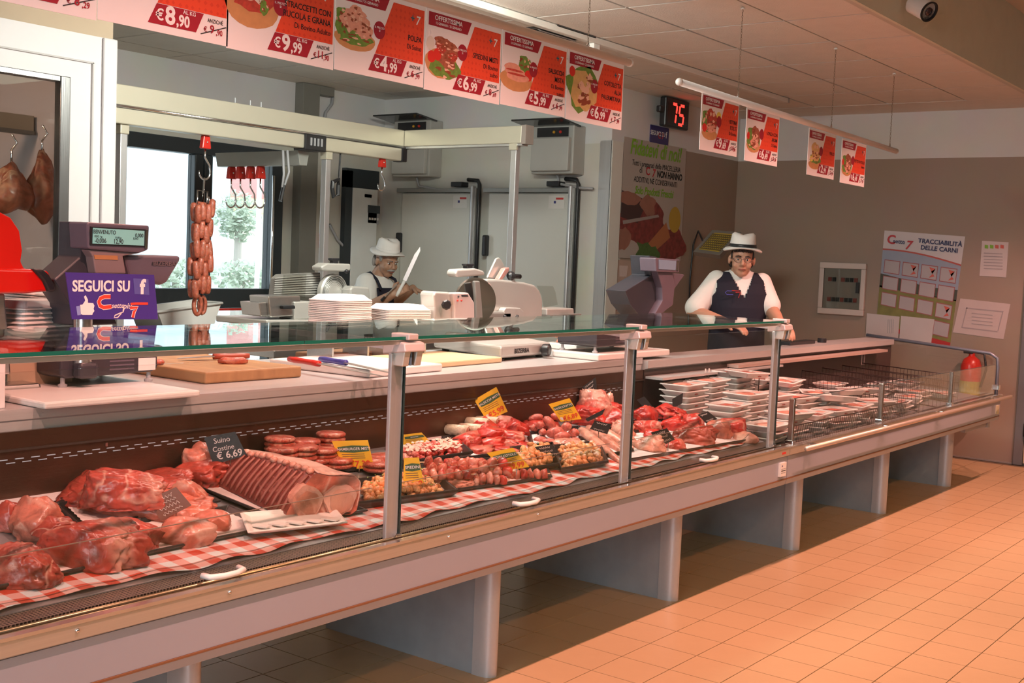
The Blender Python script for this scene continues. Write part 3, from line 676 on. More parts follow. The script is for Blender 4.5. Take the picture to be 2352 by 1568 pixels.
MB().box((6.0, YLED - 0.10, 0.888), (XE - 0.35, YLED - 0.03, 0.905)).build('lamp_strip', mat('lamp_strip_pink', (0.75, 0.55, 0.48), 0.3, 0.5), ss)
# low front glass between short steel posts
fp = [XS + 0.09, 6.40, 7.65, 8.64]
for x in fp[:3]:
    p = MB().box((x - 0.010, 2.252, 0.628), (x + 0.010, 2.278, 0.845)).build('glass_post', mat('post_dark_steel', (0.30, 0.26, 0.22), 0.25, 0.9), ss, bevel=0.003)
    MB().box((x - 0.016, 2.246, 0.628), (x + 0.022, 2.286, 0.648)).build('post_clamp', M_CHROME, p, bevel=0.003)
for a, b in zip(fp[:-1], fp[1:]):
    pn = MB().box((a + 0.012, 2.262, 0.632), (b - 0.012, 2.267, 0.842)).build('low_front_pane', M_FRGL, ss)
    MB().box((a + 0.012, 2.2615, 0.8418), (b - 0.012, 2.2675, 0.8438)).build('pane_edge', MATS['dark_pane_edge'], pn)
# bumper rail on brackets
MB().tube([(XS + 0.08, YP - 0.045, 0.618), (XE + 0.06, YP - 0.045, 0.618)], 0.012, 10).build('bumper_rail', mat('bumper_alu', (0.62, 0.50, 0.42), 0.35, 0.6), ss, smooth=True)
for x in (XS + 0.22, 6.35, 7.32, 8.52): MB().box((x - 0.02, YP - 0.045, 0.612), (x + 0.02, YP + 0.002, 0.626)).build('rail_bracket', M_CHROME, ss, bevel=0.004)
# end frame: bent tube and glass
zt = 0.915
MB().tube([(XE - 0.02, 2.262, 0.50), (XE - 0.02, 2.262, zt - 0.10), (XE - 0.02, 2.27, zt - 0.03), (XE - 0.02, 2.32, zt), (XE - 0.02, 3.22, zt + 0.065)], 0.012, 10).build('end_frame', mat('frame_bluegrey', (0.20, 0.22, 0.27), 0.4, 0.5), ss, smooth=True)
MB().prism([(2.28, 0.62), (YLED, 0.62), (YLED, zt + 0.03), (2.33, zt - 0.012), (2.28, zt - 0.06)], 0, XE - 0.022, XE - 0.018).build('end_pane', M_FRGL, ss)
MB().box((XE - 0.04, 2.24, 0.66), (XE - 0.005, 2.285, 0.70)).build('frame_clamp', M_CHROME, ss, bevel=0.004)
MB().box((XE - 0.11, YP - 0.0018, 0.50), (XE - 0.06, YP + 0.012, 0.56)).build('info_sticker', mat('yellow_sticker', (0.62, 0.55, 0.36), 0.5), ss)
MB().box((8.1, YP + 0.06, 0.41), (8.62, YP + 0.09, 0.435)).box((8.60, YP + 0.05, 0.40), (8.64, YP + 0.10, 0.45)).build('drain_pipe', M_GPLAST, ss)
# ------------------------------------------------------------------ hanging rails and offer sheets
M_PAPER = mat('sheet_paper', (0.86, 0.82, 0.82), 0.5, var=0.02)
M_DKRED = mat('offer_dark_red', (0.36, 0.012, 0.03), 0.5, var=0.03)
M_WINK = mat('white_ink', (0.85, 0.83, 0.82), 0.6, var=0.02)
M_TEAL = mat('teal_ink', (0.03, 0.14, 0.18), 0.6)
def pattern_orange():
    m, n, l, b = nt('offer_orange_pattern')
    tc = n.new('ShaderNodeTexCoord'); mp = n.new('ShaderNodeMapping'); mp.inputs['Scale'].default_value = (46, 46, 46); l.new(tc.outputs['Object'], mp.inputs[0])
    vo = n.new('ShaderNodeTexVoronoi'); vo.inputs['Scale'].default_value = 1.0; vo.inputs['Randomness'].default_value = 0.15; vo.distance = 'MANHATTAN'; l.new(mp.outputs[0], vo.inputs['Vector'])
    lt = n.new('ShaderNodeMath'); lt.operation = 'LESS_THAN'; lt.inputs[1].default_value = 0.38; l.new(vo.outputs['Distance'], lt.inputs[0])
    mx = n.new('ShaderNodeMix'); mx.data_type = 'RGBA'; mx.inputs['A'].default_value = (0.80, 0.075, 0.028, 1); mx.inputs['B'].default_value = (0.70, 0.055, 0.022, 1)
    l.new(lt.outputs[0], mx.inputs['Factor']); l.new(mx.outputs['Result'], b.inputs['Base Color']); b.inputs['Roughness'].default_value = 0.5
    return m
M_ORANGE = pattern_orange()
YR = 2.803
def flat(pts, o, w, h, y):      # normalised sheet coordinates (0..1 right, 0..1 up) -> sheet plane
    return [(o[0] + p[0] * w, y, o[1] + p[1] * h) for p in pts]
def blobpts(cx, cy, rx, ry, seed, jit=0.15, n=18):
    rn = random.Random(seed); ph = [rn.uniform(0, 6.28) for _ in range(4)]
    return [(cx + rx * (1 + jit * math.sin(3 * a + ph[0]) + jit * .7 * math.sin(5 * a + ph[1])) * math.cos(a), cy + ry * (1 + jit * math.sin(2 * a + ph[2]) + jit * .7 * math.sin(7 * a + ph[3])) * math.sin(a)) for a in [2 * math.pi * k / n for k in range(n)]]
FOOD = {
 'board': mat('print_board', (0.62, 0.30, 0.12), 0.5, var=0.2, scale=30), 'green': mat('print_green', (0.16, 0.30, 0.05), 0.5, var=0.5, scale=60),
 'red': mat('print_meat_red', (0.52, 0.06, 0.04), 0.5, var=0.55, scale=70), 'pink': mat('print_meat_pink', (0.80, 0.36, 0.26), 0.5, var=0.3, scale=60),
 'brown': mat('print_meat_brown', (0.38, 0.11, 0.06), 0.5, var=0.6, scale=80), 'tan': mat('print_bread', (0.72, 0.46, 0.18), 0.5, var=0.2, scale=50),
 'tomato': mat('print_tomato', (0.70, 0.03, 0.02), 0.5), 'white': mat('print_onion', (0.75, 0.68, 0.60), 0.5), 'yellow': mat('print_lemon', (0.85, 0.65, 0.12), 0.5)}
PICT = {
 'mince': [('board', .20, .47, .24, .17, 0), ('green', .08, .62, .07, .07, 1), ('red', .20, .58, .19, .13, 1), ('white', .16, .62, .05, .03, 1), ('white', .26, .56, .04, .03, 1), ('green', .30, .50, .04, .06, 1), ('green', .20, .66, .05, .03, 1)],
 'cubes': [('board', .19, .38, .22, .10, 0), ('green', .06, .55, .09, .14, 1), ('green', .18, .40, .18, .07, 1), ('pink', .13, .60, .10, .09, 1), ('pink', .25, .56, .10, .10, 1), ('pink', .20, .68, .09, .07, 1), ('pink', .30, .50, .07, .08, 1)],
 'skewer': [('board', .18, .36, .20, .15, 0), ('green', .22, .32, .20, .12, 1), ('brown', .20, .62, .12, .06, 1), ('brown', .28, .55, .13, .07, 1), ('brown', .26, .42, .12, .09, 1), ('red', .17, .54, .06, .05, 1), ('red', .32, .47, .06, .05, 1), ('tomato', .06, .42, .05, .06, 0), ('tomato', .13, .46, .05, .06, 0), ('white', .04, .58, .05, .07, 0)],
 'sausage': [('board', .20, .36, .24, .12, 0), ('green', .32, .60, .10, .10, 1), ('tomato', .38, .46, .06, .06, 0), ('pink', .14, .52, .12, .05, 0), ('pink', .18, .47, .15, .05, 0), ('pink', .22, .41, .17, .05, 0), ('red', .20, .44, .14, .012, 0), ('red', .17, .49, .13, .012, 0)],
 'cutlet': [('green', .24, .48, .25, .28, 1), ('tan', .26, .46, .22, .25, 1), ('green', .20, .52, .02, .03, 1), ('green', .30, .40, .03, .02, 1), ('green', .33, .56, .02, .03, 1), ('tomato', .06, .70, .05, .06, 0)],
 'slices': [('board', .22, .30, .20, .08, 0), ('green', .12, .52, .12, .16, 1), ('red', .26, .55, .15, .17, 1), ('pink', .24, .42, .15, .06, 1), ('yellow', .44, .66, .06, .06, 0), ('tomato', .08, .40, .06, .06, 0)],
 'roast': [('board', .22, .30, .20, .10, 0), ('green', .20, .44, .19, .18, 1), ('brown', .28, .52, .13, .14, 1), ('pink', .26, .38, .12, .09, 1), ('tomato', .06, .48, .04, .06, 0)],
 'bird': [('board', .24, .24, .22, .08, 0), ('green', .24, .36, .20, .08, 1), ('tan', .26, .52, .17, .17, 1), ('yellow', .12, .36, .06, .05, 0)],
}
def offer_sheet(x0, z0, w, h, lines, sub, price, old, pict, label, group, detail=True, show_price=True):
    t = thing('offer_sheet', label, 'sign', (x0 + w / 2, YR, z0 + h), group)
    o = (x0, z0)
    MB().box((x0, YR - 0.0008, z0), (x0 + w, YR + 0.0008, z0 + h)).build('sheet', M_PAPER, t)
    y1, y2, y3 = YR - 0.0012, YR - 0.0016, YR - 0.0020
    T = lambda s, size, cx, cy, m, al='CENTER', bold=0.0, wd=1.0, y=y3, shear=0.0: text(s, size * h, frame((x0 + cx * w, y, z0 + cy * h), (1, 0, 0), (0, 0, 1)), m, t, align=al, bold=bold, wide=wd, shear=shear, ext=0.0002)
    MB().poly(flat([(.03, .80), (.53, .80), (.58, .965), (.03, .965)], o, w, h, y1)).build('banner', M_DKRED, t)
    MB().poly(flat([(.43, .28), (.985, .28), (.985, .93), (.62, .93)], o, w, h, y1)).build('colour_panel', M_ORANGE, t)
    MB().poly(flat([(.36, .075), (.735, .075), (.795, .275), (.425, .275)], o, w, h, y2)).build('price_box', M_DKRED, t)
    fs = {}
    for i, (c, cx, cy, rx, ry, j) in enumerate(PICT[pict]):
        fs.setdefault(c, MB()).poly(flat(blobpts(cx + .02, cy, rx, ry * 1.25, i + len(price), 0.14 if j else 0.02), o, w, h, y1 - 0.00004 * i))
    pic = None
    for c, mb in fs.items(): mb.build('food_print', FOOD[c], t)
    rs = random.Random(len(label)); lt, dk = MB(), MB()
    for i, (c, cx, cy, rx, ry, j) in enumerate(PICT[pict]):
        if not j: continue
        for q in range(9):
            a_ = rs.uniform(0, 6.28); r_ = rs.random() ** .5 * .8
            (lt if q % 2 else dk).poly(flat(blobpts(cx + .02 + rx * r_ * math.cos(a_), cy + ry * 1.25 * r_ * math.sin(a_), rx * rs.uniform(.10, .24), ry * rs.uniform(.10, .22), q, .25, 8), o, w, h, y1 - .0003 - .00001 * (i * 9 + q)))
    lt.build('food_pale_specks', mat('print_light', (0.86, .52, .38), .5), t); dk.build('food_dark_specks', mat('print_dark', (0.30, .07, .03), .5), t)  # random paler and darker specks that break up the flat print
    MB().poly(flat(blobpts(.47, .56, .065, .105, 1, 0.0), o, w, h, y2)).build('badge', M_DKRED, t)
    T('OFFERTISSIMA', .085, .28, .905, M_WINK, bold=0.012)
    T('12 GENNAIO / 25 GENNAIO', .045, .28, .84, M_WINK, wd=.9)
    if detail:
        T('IL PREZZO\nSI', .035, .47, .57, M_WINK)
    T('+', .13, .845, .80, M_TEAL, bold=0.02); T('7', .15, .905, .785, M_WINK, bold=0.012, shear=0.15)
    n = len(lines)
    for i, s in enumerate(lines): T(s, .095, .96, .56 - i * .105 + (n - 1) * .045, M_INK, 'RIGHT', bold=0.008, wd=.88)
    for i, s in enumerate(sub): T(s, .085, .96, .56 - n * .105 - i * .09 + (n - 1) * .045, M_INK, 'RIGHT', wd=.9)
    if show_price:
        T('€', .15, .45, .165, M_WINK, bold=0.02)
        T(price[0], .24, .53, .175, M_WINK, bold=0.03); T(',' + price[1], .155, .63, .15, M_WINK, bold=0.03, wd=.85)
        T('AL KG', .055, .68, .245, M_WINK, bold=0.01)
    T('ANZICHÈ', .055, .89, .22, M_INK, wd=.85)
    T('€', .07, .81, .125, M_DKRED, bold=0.01); T(old[0], .115, .865, .135, M_DKRED, bold=0.015); T(',' + old[1], .08, .925, .115, M_DKRED, bold=0.015, wd=.85)
    MB().poly(flat([(.77, .075), (.775, .068), (.985, .185), (.98, .192)], o, w, h, y3)).build('strike_line', M_INK, t)
    return t
g1 = 'offer sheets on the near rail'; g2 = 'offer sheets on the far rail'
S1 = [(1.418, [], ['Di Bovino Adulto'], ('6', '99'), ('8', '29'), 'mince', 'white and orange offer sheet with old price 8,29, leftmost on the near rail', False),
      (1.852, [], ['Di Bovino Adulto'], ('8', '90'), ('9', '90'), 'mince', 'white and orange offer sheet priced 8,90', True),
      (2.278, ['STRACCETTI CON', 'RUCOLA E GRANA'], ['Di Bovino Adulto'], ('9', '99'), ('11', '90'), 'mince', 'white and orange offer sheet for straccetti priced 9,99', True),
      (2.713, ['POLPA'], ['Di Suino'], ('4', '99'), ('6', '99'), 'cubes', 'white and orange offer sheet for polpa priced 4,99', True),
      (3.148, ['SPIEDINI MISTI'], ['Di Bovino', 'suino'], ('6', '99'), ('8', '69'), 'skewer', 'white and orange offer sheet picturing skewers priced 6,99', True),
      (3.585, ['SALSICCIA', 'MISTA'], ['Di Bovino', 'suino'], ('5', '99'), ('6', '99'), 'sausage', 'white and orange offer sheet for salsiccia priced 5,99', True),
      (4.022, ['COTOLETTA', 'ALLA', 'PALERMITANA'], [], ('6', '99'), ('7', '99'), 'cutlet', 'white and orange offer sheet for cotoletta, rightmost on the near rail', True)]
for i, (x, ln, sb, pr, old, pc, lab, sp) in enumerate(S1):
    offer_sheet(x, 2.024 + (0.004 if i % 2 else 0), 0.431, 0.282, ln, sb, pr, old, pc, lab, g1, True, sp)
S2 = [(5.172, 2.011, 2.286, ['FETTINE', 'SCELTE'], ['Di Bovino'], ('9', '69'), ('10', '90'), 'slices', 'offer sheet picturing red meat slices, first on the far rail'),
      (5.662, 2.003, 2.275, ['LONZA CON', 'AROMI'], ['Di Suino'], ('6', '49'), ('8', '49'), 'roast', 'offer sheet picturing a roast joint, second on the far rail'),
      (6.463, 1.994, 2.258, ['POLLO'], [], ('2', '99'), ('3', '99'), 'bird', 'offer sheet picturing a whole chicken, third on the far rail'),
      (6.962, 1.986, 2.250, ['PETTO DI POLLO'], ['Intero'], ('6', '49'), ('7', '49'), 'roast', 'offer sheet picturing chicken breast, last on the far rail')]
for x, z0, z1, ln, sb, pr, old, pc, lab in S2:
    offer_sheet(x, z0, 0.40, z1 - z0, ln, sb, pr, old, pc, lab, g2, False)
M_RAIL = mat('rail_white', (0.80, 0.76, 0.73), 0.35)
def rail(x0, z0, x1, z1, chains, lab):
    t = thing('sign_rail', lab, 'sign rail', ((x0 + x1) / 2, YR, (z0 + z1) / 2))
    MB().tube([(x0, YR, z0), (x1, YR, z1)], 0.017, 14).build('tube', M_RAIL, t, smooth=True)
    for x, z in ((x0, z0), (x1, z1)): MB().sphere((x, YR, z), 0.0185, 12, 8).build('end_cap', M_WPLAST, t, smooth=True)
    clip = MB().box((x0 + .02, YR - 0.004, z0 - 0.026), (x0 + .021, YR + 0.004, z0 - 0.015))
    for cx in chains:
        z = z0 + (z1 - z0) * (cx - x0) / (x1 - x0); mb = MB(); n = int((ZC - z - 0.03) / 0.014)
        for k in range(n):
            zz = z + 0.03 + k * 0.014; a = 0.004; ax = Vector((1, 0, 0)) if k % 2 else Vector((0, 1, 0))
            mb.tube([Vector((cx, YR, zz)) + ax * (a * math.cos(q)) + Vector((0, 0, 0.009 * math.sin(q))) for q in [j * math.pi / 3 for j in range(6)]], 0.0011, 4, closed=True)
        mb.build('chain', mat('chain_metal', (0.35, 0.28, 0.22), 0.4, 0.8), t)
        MB().tube([(cx, YR, z + 0.012), (cx + 0.008, YR, z + 0.022), (cx, YR, z + 0.034), (cx - 0.008, YR, z + 0.022), (cx, YR, z + 0.012)], 0.003, 6).build('hook', M_CHROME, t)
        MB().lathe([(0.012, 0), (0.012, 0.006), (0.004, 0.012)], (cx, YR, ZC - 0.026), 10).build('ceiling_clip', M_WPLAST, t)
    return t
rail(0.55, 2.322, 4.497, 2.322, (1.2, 4.165), 'white hanging tube rail carrying the near offer sheets')
rail(4.945, 2.303, 7.905, 2.264, (5.555, 6.783, 7.78), 'white hanging tube rail carrying the far offer sheets')

# ------------------------------------------------------------------ posters and papers on the walls
M_PGREY = mat('poster_grey', (0.42, 0.37, 0.33), 0.45, var=0.08, scale=3)
M_GRTXT = mat('poster_green_text', (0.20, 0.42, 0.02), 0.5)
def quad_on_c(pxs, y): return [ (ony(u, v, YC).x, y, ony(u, v, YC).z) for u, v in pxs]
xa, xb = ony(1432, 330, YC).x, ony(1574, 360, YC).x; zt_ = ony(1432, 313, YC).z; zb_ = ony(1420, 592, YC).z
p = thing('advert_poster', 'tall poster of minced meat with green title on the taupe wall', 'poster', ((xa + xb) / 2, YC, zb_))
MB().box((xa, YC - 0.006, zb_), (xb, YC - 0.001, zt_)).build('backing', M_PGREY, p)
W_, H_ = xb - xa, zt_ - zb_
PC = lambda pts, y=YC - 0.007: [(xa + a * W_, y, zb_ + b * H_) for a, b in pts]
def pshape(name, pts, m, k=0): return MB().poly(PC(pts, YC - 0.0068 - 0.0003 * k)).build(name, m, p)
pshape('print_meat', blobpts(.35, .32, .38, .18, 5, .12, 26), mat('poster_meat', (0.20, 0.035, 0.03), 0.5, var=0.8, scale=22), 1)
pshape('print_meat', blobpts(.82, .14, .24, .16, 9, .12, 22), MATS['poster_meat'], 1)
pshape('print_sleeve', [(0, .34), (.26, .30), (.40, .50), (.0, .56)], mat('poster_dark', (0.05, 0.025, 0.025), 0.5), 2)
pshape('print_hand', blobpts(.12, .50, .16, .06, 4, .1), mat('poster_skin', (0.30, 0.13, 0.09), 0.5, var=0.3), 3)
pshape('print_hand', blobpts(.42, .46, .12, .09, 6, .15), MATS['poster_skin'], 3)
pshape('print_hand', blobpts(.06, .16, .10, .10, 8, .12), MATS['poster_skin'], 3)
pshape('print_knife', [(.04, .28), (.60, .37), (.58, .39), (.03, .31)], mat('poster_blade', (0.32, 0.27, 0.25), 0.5), 4)
pshape('print_board', [(.42, .12), (.72, .33), (.80, .20), (.50, .04)], mat('poster_board', (0.40, 0.15, 0.06), 0.5), 2)
pshape('print_parsley', blobpts(.42, .06, .18, .09, 3, .25, 30), mat('poster_parsley', (0.06, 0.13, 0.03), 0.5, var=.5, scale=40), 4)
pshape('print_seal', blobpts(.86, .36, .10, .115, 1, .0, 24), mat('poster_seal', (0.45, 0.30, 0.04), 0.5), 4)
TC = lambda s, size, cx, cy, m, bold=0.0, sh=0.0, wd=1.0: text(s, size, frame((xa + cx * W_, YC - 0.0085, zb_ + cy * H_), (1, 0, 0), (0, 0, 1)), m, p, bold=bold, shear=sh, wide=wd, ext=0.0002)
TC('Fidatevi di noi!', .165, .50, .925, M_GRTXT, .02, .25, .82)
TC('Tutti i preparati della MACELLERIA', .062, .52, .80, M_INK, 0, .1, .85)
TC('di', .062, .27, .745, M_INK); TC('C', .09, .38, .745, mat('logo_red', (0.5, 0.03, 0.04), 0.5), .02); TC('7', .09, .47, .735, MATS['logo_red'], .02, .2)
TC('NON HANNO', .075, .74, .735, M_INK, .025, 0, .85)
TC('ADDITIVI, NÉ CONSERVANTI', .062, .52, .665, M_INK, 0, 0, .85)
TC('Solo Prodotti Freschi', .085, .50, .575, M_GRTXT, .02, .25, .82)
# lower poster beside the far scale
xa2, xb2 = ony(1416, 650, YC).x, ony(1482, 650, YC).x; za2, zb2 = ony(1448, 598, YC).z, ony(1440, 722, YC).z
p2 = thing('promotion_poster', 'small poster with a smiling shopper and red foot beside the far scale', 'poster', (xa2, YC, zb2))
MB().box((xa2, YC - 0.006, zb2), (xb2, YC - 0.001, za2)).build('backing', mat('poster_tan', (0.45, 0.33, 0.27), 0.5), p2)
def p2s(name, pts, m, k): return MB().poly([(xa2 + a * (xb2 - xa2), YC - 0.0066 - .0003 * k, zb2 + b * (za2 - zb2)) for a, b in pts]).build(name, m, p2)
p2s('print_red', [(0, .08), (1, .08), (1, .40), (0, .46)], mat('poster_red', (0.42, 0.03, 0.02), 0.5), 1)
p2s('print_hair', blobpts(.68, .76, .2, .16, 2, .1), MATS['poster_dark'], 2); p2s('print_face', blobpts(.64, .74, .11, .10, 3, .05), MATS['poster_skin'], 3)
p2s('print_blouse', blobpts(.66, .54, .24, .09, 4, .1), mat('poster_white', (0.6, 0.5, 0.47), 0.5), 3); p2s('print_bag', [(.06, .70), (.30, .70), (.34, .90), (.04, .90)], MATS['poster_white'], 2)
p2s('print_salad', blobpts(.2, .52, .16, .07, 6, .2), MATS['poster_parsley'], 3)
# queue number display and small blue notice
xq0, xq1 = ony(1506, 250, YC).x, ony(1560, 250, YC).x; zq0, zq1 = ony(1530, 291, YC - .1).z, ony(1530, 222, YC - .1).z
q = thing('queue_display', 'black queue number display glowing red 75', 'display', ((xq0 + xq1) / 2, YC, zq0))
MB().box((xq0 - .06, YC - 0.13, zq0), (xq1 - .06, YC - 0.07, zq1)).build('case', M_BLACK, q, bevel=0.012)
MB().box((xq0 - .13, YC - 0.12, zq1 - 0.13), (xq0 - .06, YC - 0.08, zq1 - 0.08)).build('side_knob', M_BLACK, q, bevel=0.008)
MB().box(((xq0 + xq1) / 2 - .08, YC - 0.07, zq0 + .06), ((xq0 + xq1) / 2 - .03, YC, zq1 - .06)).build('wall_bracket', M_BLACK, q)
M_LED = mat('red_led', (0.6, 0.02, 0.02), 0.4, emit=(1.0, 0.03, 0.02), estr=3.0)
MB().box((xq0 - .03, YC - 0.132, zq0 + .03), (xq1 - .09, YC - 0.1295, zq1 - .04)).build('screen', mat('display_glass', (0.03, 0.008, 0.008), 0.15), q)
def seg7(ch, cx, cz, w, h, th, y, parent):
    S = {'7': 'abc', '5': 'afgcd'}; L = {'a': ((-1, 1), (1, 1)), 'b': ((1, 1), (1, 0)), 'c': ((1, 0), (1, -1)), 'd': ((-1, -1), (1, -1)), 'e': ((-1, 0), (-1, -1)), 'f': ((-1, 1), (-1, 0)), 'g': ((-1, 0), (1, 0))}
    mb = MB()
    for s in S[ch]:
        (ax, az), (bx, bz) = L[s]
        a = Vector((cx + ax * w / 2 + az * .012, y, cz + az * h / 2)); b = Vector((cx + bx * w / 2 + bz * .012, y, cz + bz * h / 2)); d = (b - a); a += d * .09; b -= d * .09
        nn = Vector((-d.z, 0, d.x)).normalized() * th
        mb.add([a + nn, b + nn, b - nn, a - nn], [(0, 1, 2, 3)])
    mb.build('digit', M_LED, parent)
mx_ = (xq0 + xq1) / 2 - .06; mz_ = (zq0 + zq1) / 2 - .008
seg7('7', mx_ - .065, mz_, .075, .15, .011, YC - .1325, q); seg7('5', mx_ + .055, mz_, .075, .15, .011, YC - .1325, q)
nb = thing('blue_notice', 'small dark blue notice under the queue display', 'sign', (xq0, YC, zq0 - .2))
xn0, xn1 = ony(1492, 310, YC).x, ony(1534, 310, YC).x; zn1, zn0 = ony(1512, 290, YC).z, ony(1512, 330, YC).z
M_BLUE = mat('sign_blue', (0.06, 0.035, 0.26), 0.4)
M_BLUED = mat('sign_blue_dull', (0.04, 0.03, 0.14), 0.5)
MB().box((xn0, YC - 0.008, zn0), (xn1, YC - 0.001, zn1)).build('board', M_BLUED, nb)
text('SEGUICI SU', .05, frame(((xn0 + xn1) / 2 - .03, YC - .009, zn1 - .06), (1, 0, 0), (0, 0, 1)), M_WINK, nb, bold=.01, wide=.9)
text('f', .07, frame((xn1 - .04, YC - .009, zn1 - .06), (1, 0, 0), (0, 0, 1)), M_WINK, nb, bold=.02)
text('C 7', .06, frame(((xn0 + xn1) / 2 + .02, YC - .009, zn0 + .06), (1, 0, 0), (0, 0, 1)), MATS['logo_red'], nb, bold=.02)
# ---- far wall
def on_d(pts, k=0): return [(XD - 0.004 - 0.0006 * k, a, b) for a, b in pts]
def quad_d(name, px, m, parent, k=0, thick=0.003):
    ps = [onx(u, v, XD) for u, v in px]
    return MB().prism([(q_.y, q_.z) for q_ in ps], 0, XD - thick - 0.0006 * k, XD - 0.0005 - 0.0006 * k).build(name, m, parent)
tp = thing('traceability_poster', 'meadow poster with rows of boxes titled tracciabilita delle carni', 'poster', (XD, 3.2, 0.9))
C4 = [(2032, 529), (2217, 543), (2182, 798), (2012, 752)]
def lerp2(a, b):        # bilinear in the poster's own corners on the wall
    P = [onx(u, v, XD) for u, v in C4]
    return P[0] * (1 - a) * b + P[1] * a * b + P[2] * a * (1 - b) + P[3] * (1 - a) * (1 - b)
def tpoly(name, pts, m, k): 
    vs = [lerp2(a, b) for a, b in pts]
    return MB().add([(XD - 0.0035 - 0.0006 * k, v_.y, v_.z) for v_ in vs], [tuple(range(len(vs)))]).build(name, m, tp)
quad_d('backing', C4, mat('poster_paper', (0.62, 0.56, 0.58), 0.4), tp)
tpoly('print_sky', [(0, .42), (1, .42), (1, .74)] + [(1 - k / 10, .74 + .07 * math.sin(k / 10 * 1.9)) for k in range(1, 10)] + [(0, .80)], mat('poster_sky', (0.30, 0.34, 0.44), 0.4), 1)
tpoly('print_stripe', [(1, .735), (1, .75)] + [(1 - k / 10, .75 + .07 * math.sin(k / 10 * 1.9)) for k in range(1, 11)] + [(k / 10, .735 + .07 * math.sin((1 - k / 10) * 1.9)) for k in range(0, 10)], mat('poster_red2', (0.45, 0.07, 0.05), 0.4), 3)
tpoly('print_trees', [(0, .44), (.3, .42), (1, .43), (1, .52), (.6, .50), (.3, .54), (0, .56)], mat('poster_trees', (0.06, 0.06, 0.04), 0.5), 2)
tpoly('print_meadow', [(0, 0.04), (1, 0.04), (1, .44), (.5, .43), (0, .45)], mat('poster_meadow', (0.20, 0.19, 0.05), 0.5, var=0.4, scale=12), 1)
tpoly('print_foot', [(0, 0), (1, 0), (1, .045), (0, .045)], mat('poster_foot', (0.42, 0.02, 0.02), 0.5), 2)
bx = 0
for r in range(4):
    for c in range(4):
        a0, b1 = .045 + c * .24, .70 - r * .165
        if r == 3 and c < 3: continue
        tpoly('box_border', [(a0 - .008, b1 - .128), (a0 + .198, b1 - .128), (a0 + .198, b1 + .008), (a0 - .008, b1 + .008)], mat('box_border_red', (0.34, 0.10, 0.10), 0.5), 4)
        tpoly('box_field', [(a0, b1 - .12), (a0 + .19, b1 - .12), (a0 + .19, b1), (a0, b1)], mat('box_field_grey', (0.42, 0.38, 0.40), 0.5), 5)
        if (r == 0 and c > 0) or (r == 2 and c == 3):
            tpoly('scribble', [(a0 + .09, b1 - .01), (a0 + .17, b1 - .02), (a0 + .12, b1 - .05), (a0 + .17, b1 - .09), (a0 + .10, b1 - .11), (a0 + .14, b1 - .07)], mat('red_marker', (0.55, 0.10, 0.07), 0.5), 6)
TD = lambda s, size, a, b, m, bold=.02, sh=0.0: text(s, size, frame((XD - 0.0078, lerp2(a, b).y, lerp2(a, b).z), lerp2(1, .9) - lerp2(0, .9), (0, 0, 1)), m, tp, bold=bold, shear=sh, ext=0.0002)
TD('TRACCIABILITÀ', .050, .71, .925, mat('navy_ink', (0.02, 0.02, 0.10), 0.5), .025); TD('DELLE CARNI', .050, .71, .865, MATS['navy_ink'], .025)
TD('C', .10, .10, .91, MATS['logo_red'], .03); TD('sette', .05, .20, .90, MATS['navy_ink'], .01); TD('7', .10, .32, .87, MATS['logo_red'], .02, .2)
for nm, C, lab in (('paper_sheet', [(1992, 719), (2067, 727), (2063, 783), (1989, 773)], 'white paper sheet over the lower left of the meadow poster'), ('paper_sheet', [(2070, 725), (2147, 733), (2139, 791), (2066, 783)], 'white paper sheet next to another over the meadow poster')):
    t = thing(nm, lab, 'paper', onx(*C[0], XD)); quad_d('sheet', C, mat('plain_paper', (0.55, 0.50, 0.50), 0.5), t, 8)
    if nm and C[0][0] == 1992:
        for k in range(4): quad_d('print', [(2040 + k * 4, 733), (2041.5 + k * 4, 733), (2040.5 + k * 4, 765), (2039 + k * 4, 765)], M_GPLAST, t, 10)
t = thing('notice_sheet', 'small white printed notice high on the taupe wall', 'paper', onx(2256, 555, XD))
C = [(2256, 553), (2317, 556), (2311, 637), (2250, 633)]; quad_d('sheet', C, mat('notice_paper', (0.58, 0.50, 0.50), 0.5), t)
for k in range(4):
    quad_d('print', [(2262 + k * 12, 562), (2270 + k * 12, 563), (2270 + k * 12, 571), (2262 + k * 12, 570)], M_GRTXT if k < 2 else MATS['red_marker'], t, 3)
for k in range(6):
    quad_d('print_line', [(2260, 580 + k * 7), (2303, 582 + k * 7), (2303, 584 + k * 7), (2260, 582 + k * 7)], mat('faint_ink', (0.38, 0.32, 0.33), 0.6), t, 3)
t = thing('floor_plan_sheet', 'white floor plan sheet pinned askew beside the meadow poster', 'paper', onx(2206, 686, XD))
quad_d('sheet', [(2206, 685), (2321, 698), (2305, 779), (2189, 763)], mat('plan_paper', (0.56, 0.46, 0.45), 0.5), t)
PL = [(2220, 706), (2303, 714), (2291, 760), (2209, 750)]
for k in range(4):
    a, b = PL[k], PL[(k + 1) % 4]; n_ = (0, 2.4) if k % 2 == 0 else (2.4, 0)
    quad_d('plan_line', [a, b, (b[0] + n_[0], b[1] + n_[1]), (a[0] + n_[0], a[1] + n_[1])], MATS['faint_ink'], t, 3)
for k in range(4): quad_d('plan_line', [(2232, 718 + k * 8), (2280, 723 + k * 8), (2280, 724.6 + k * 8), (2232, 719.6 + k * 8)], MATS['faint_ink'], t, 3)
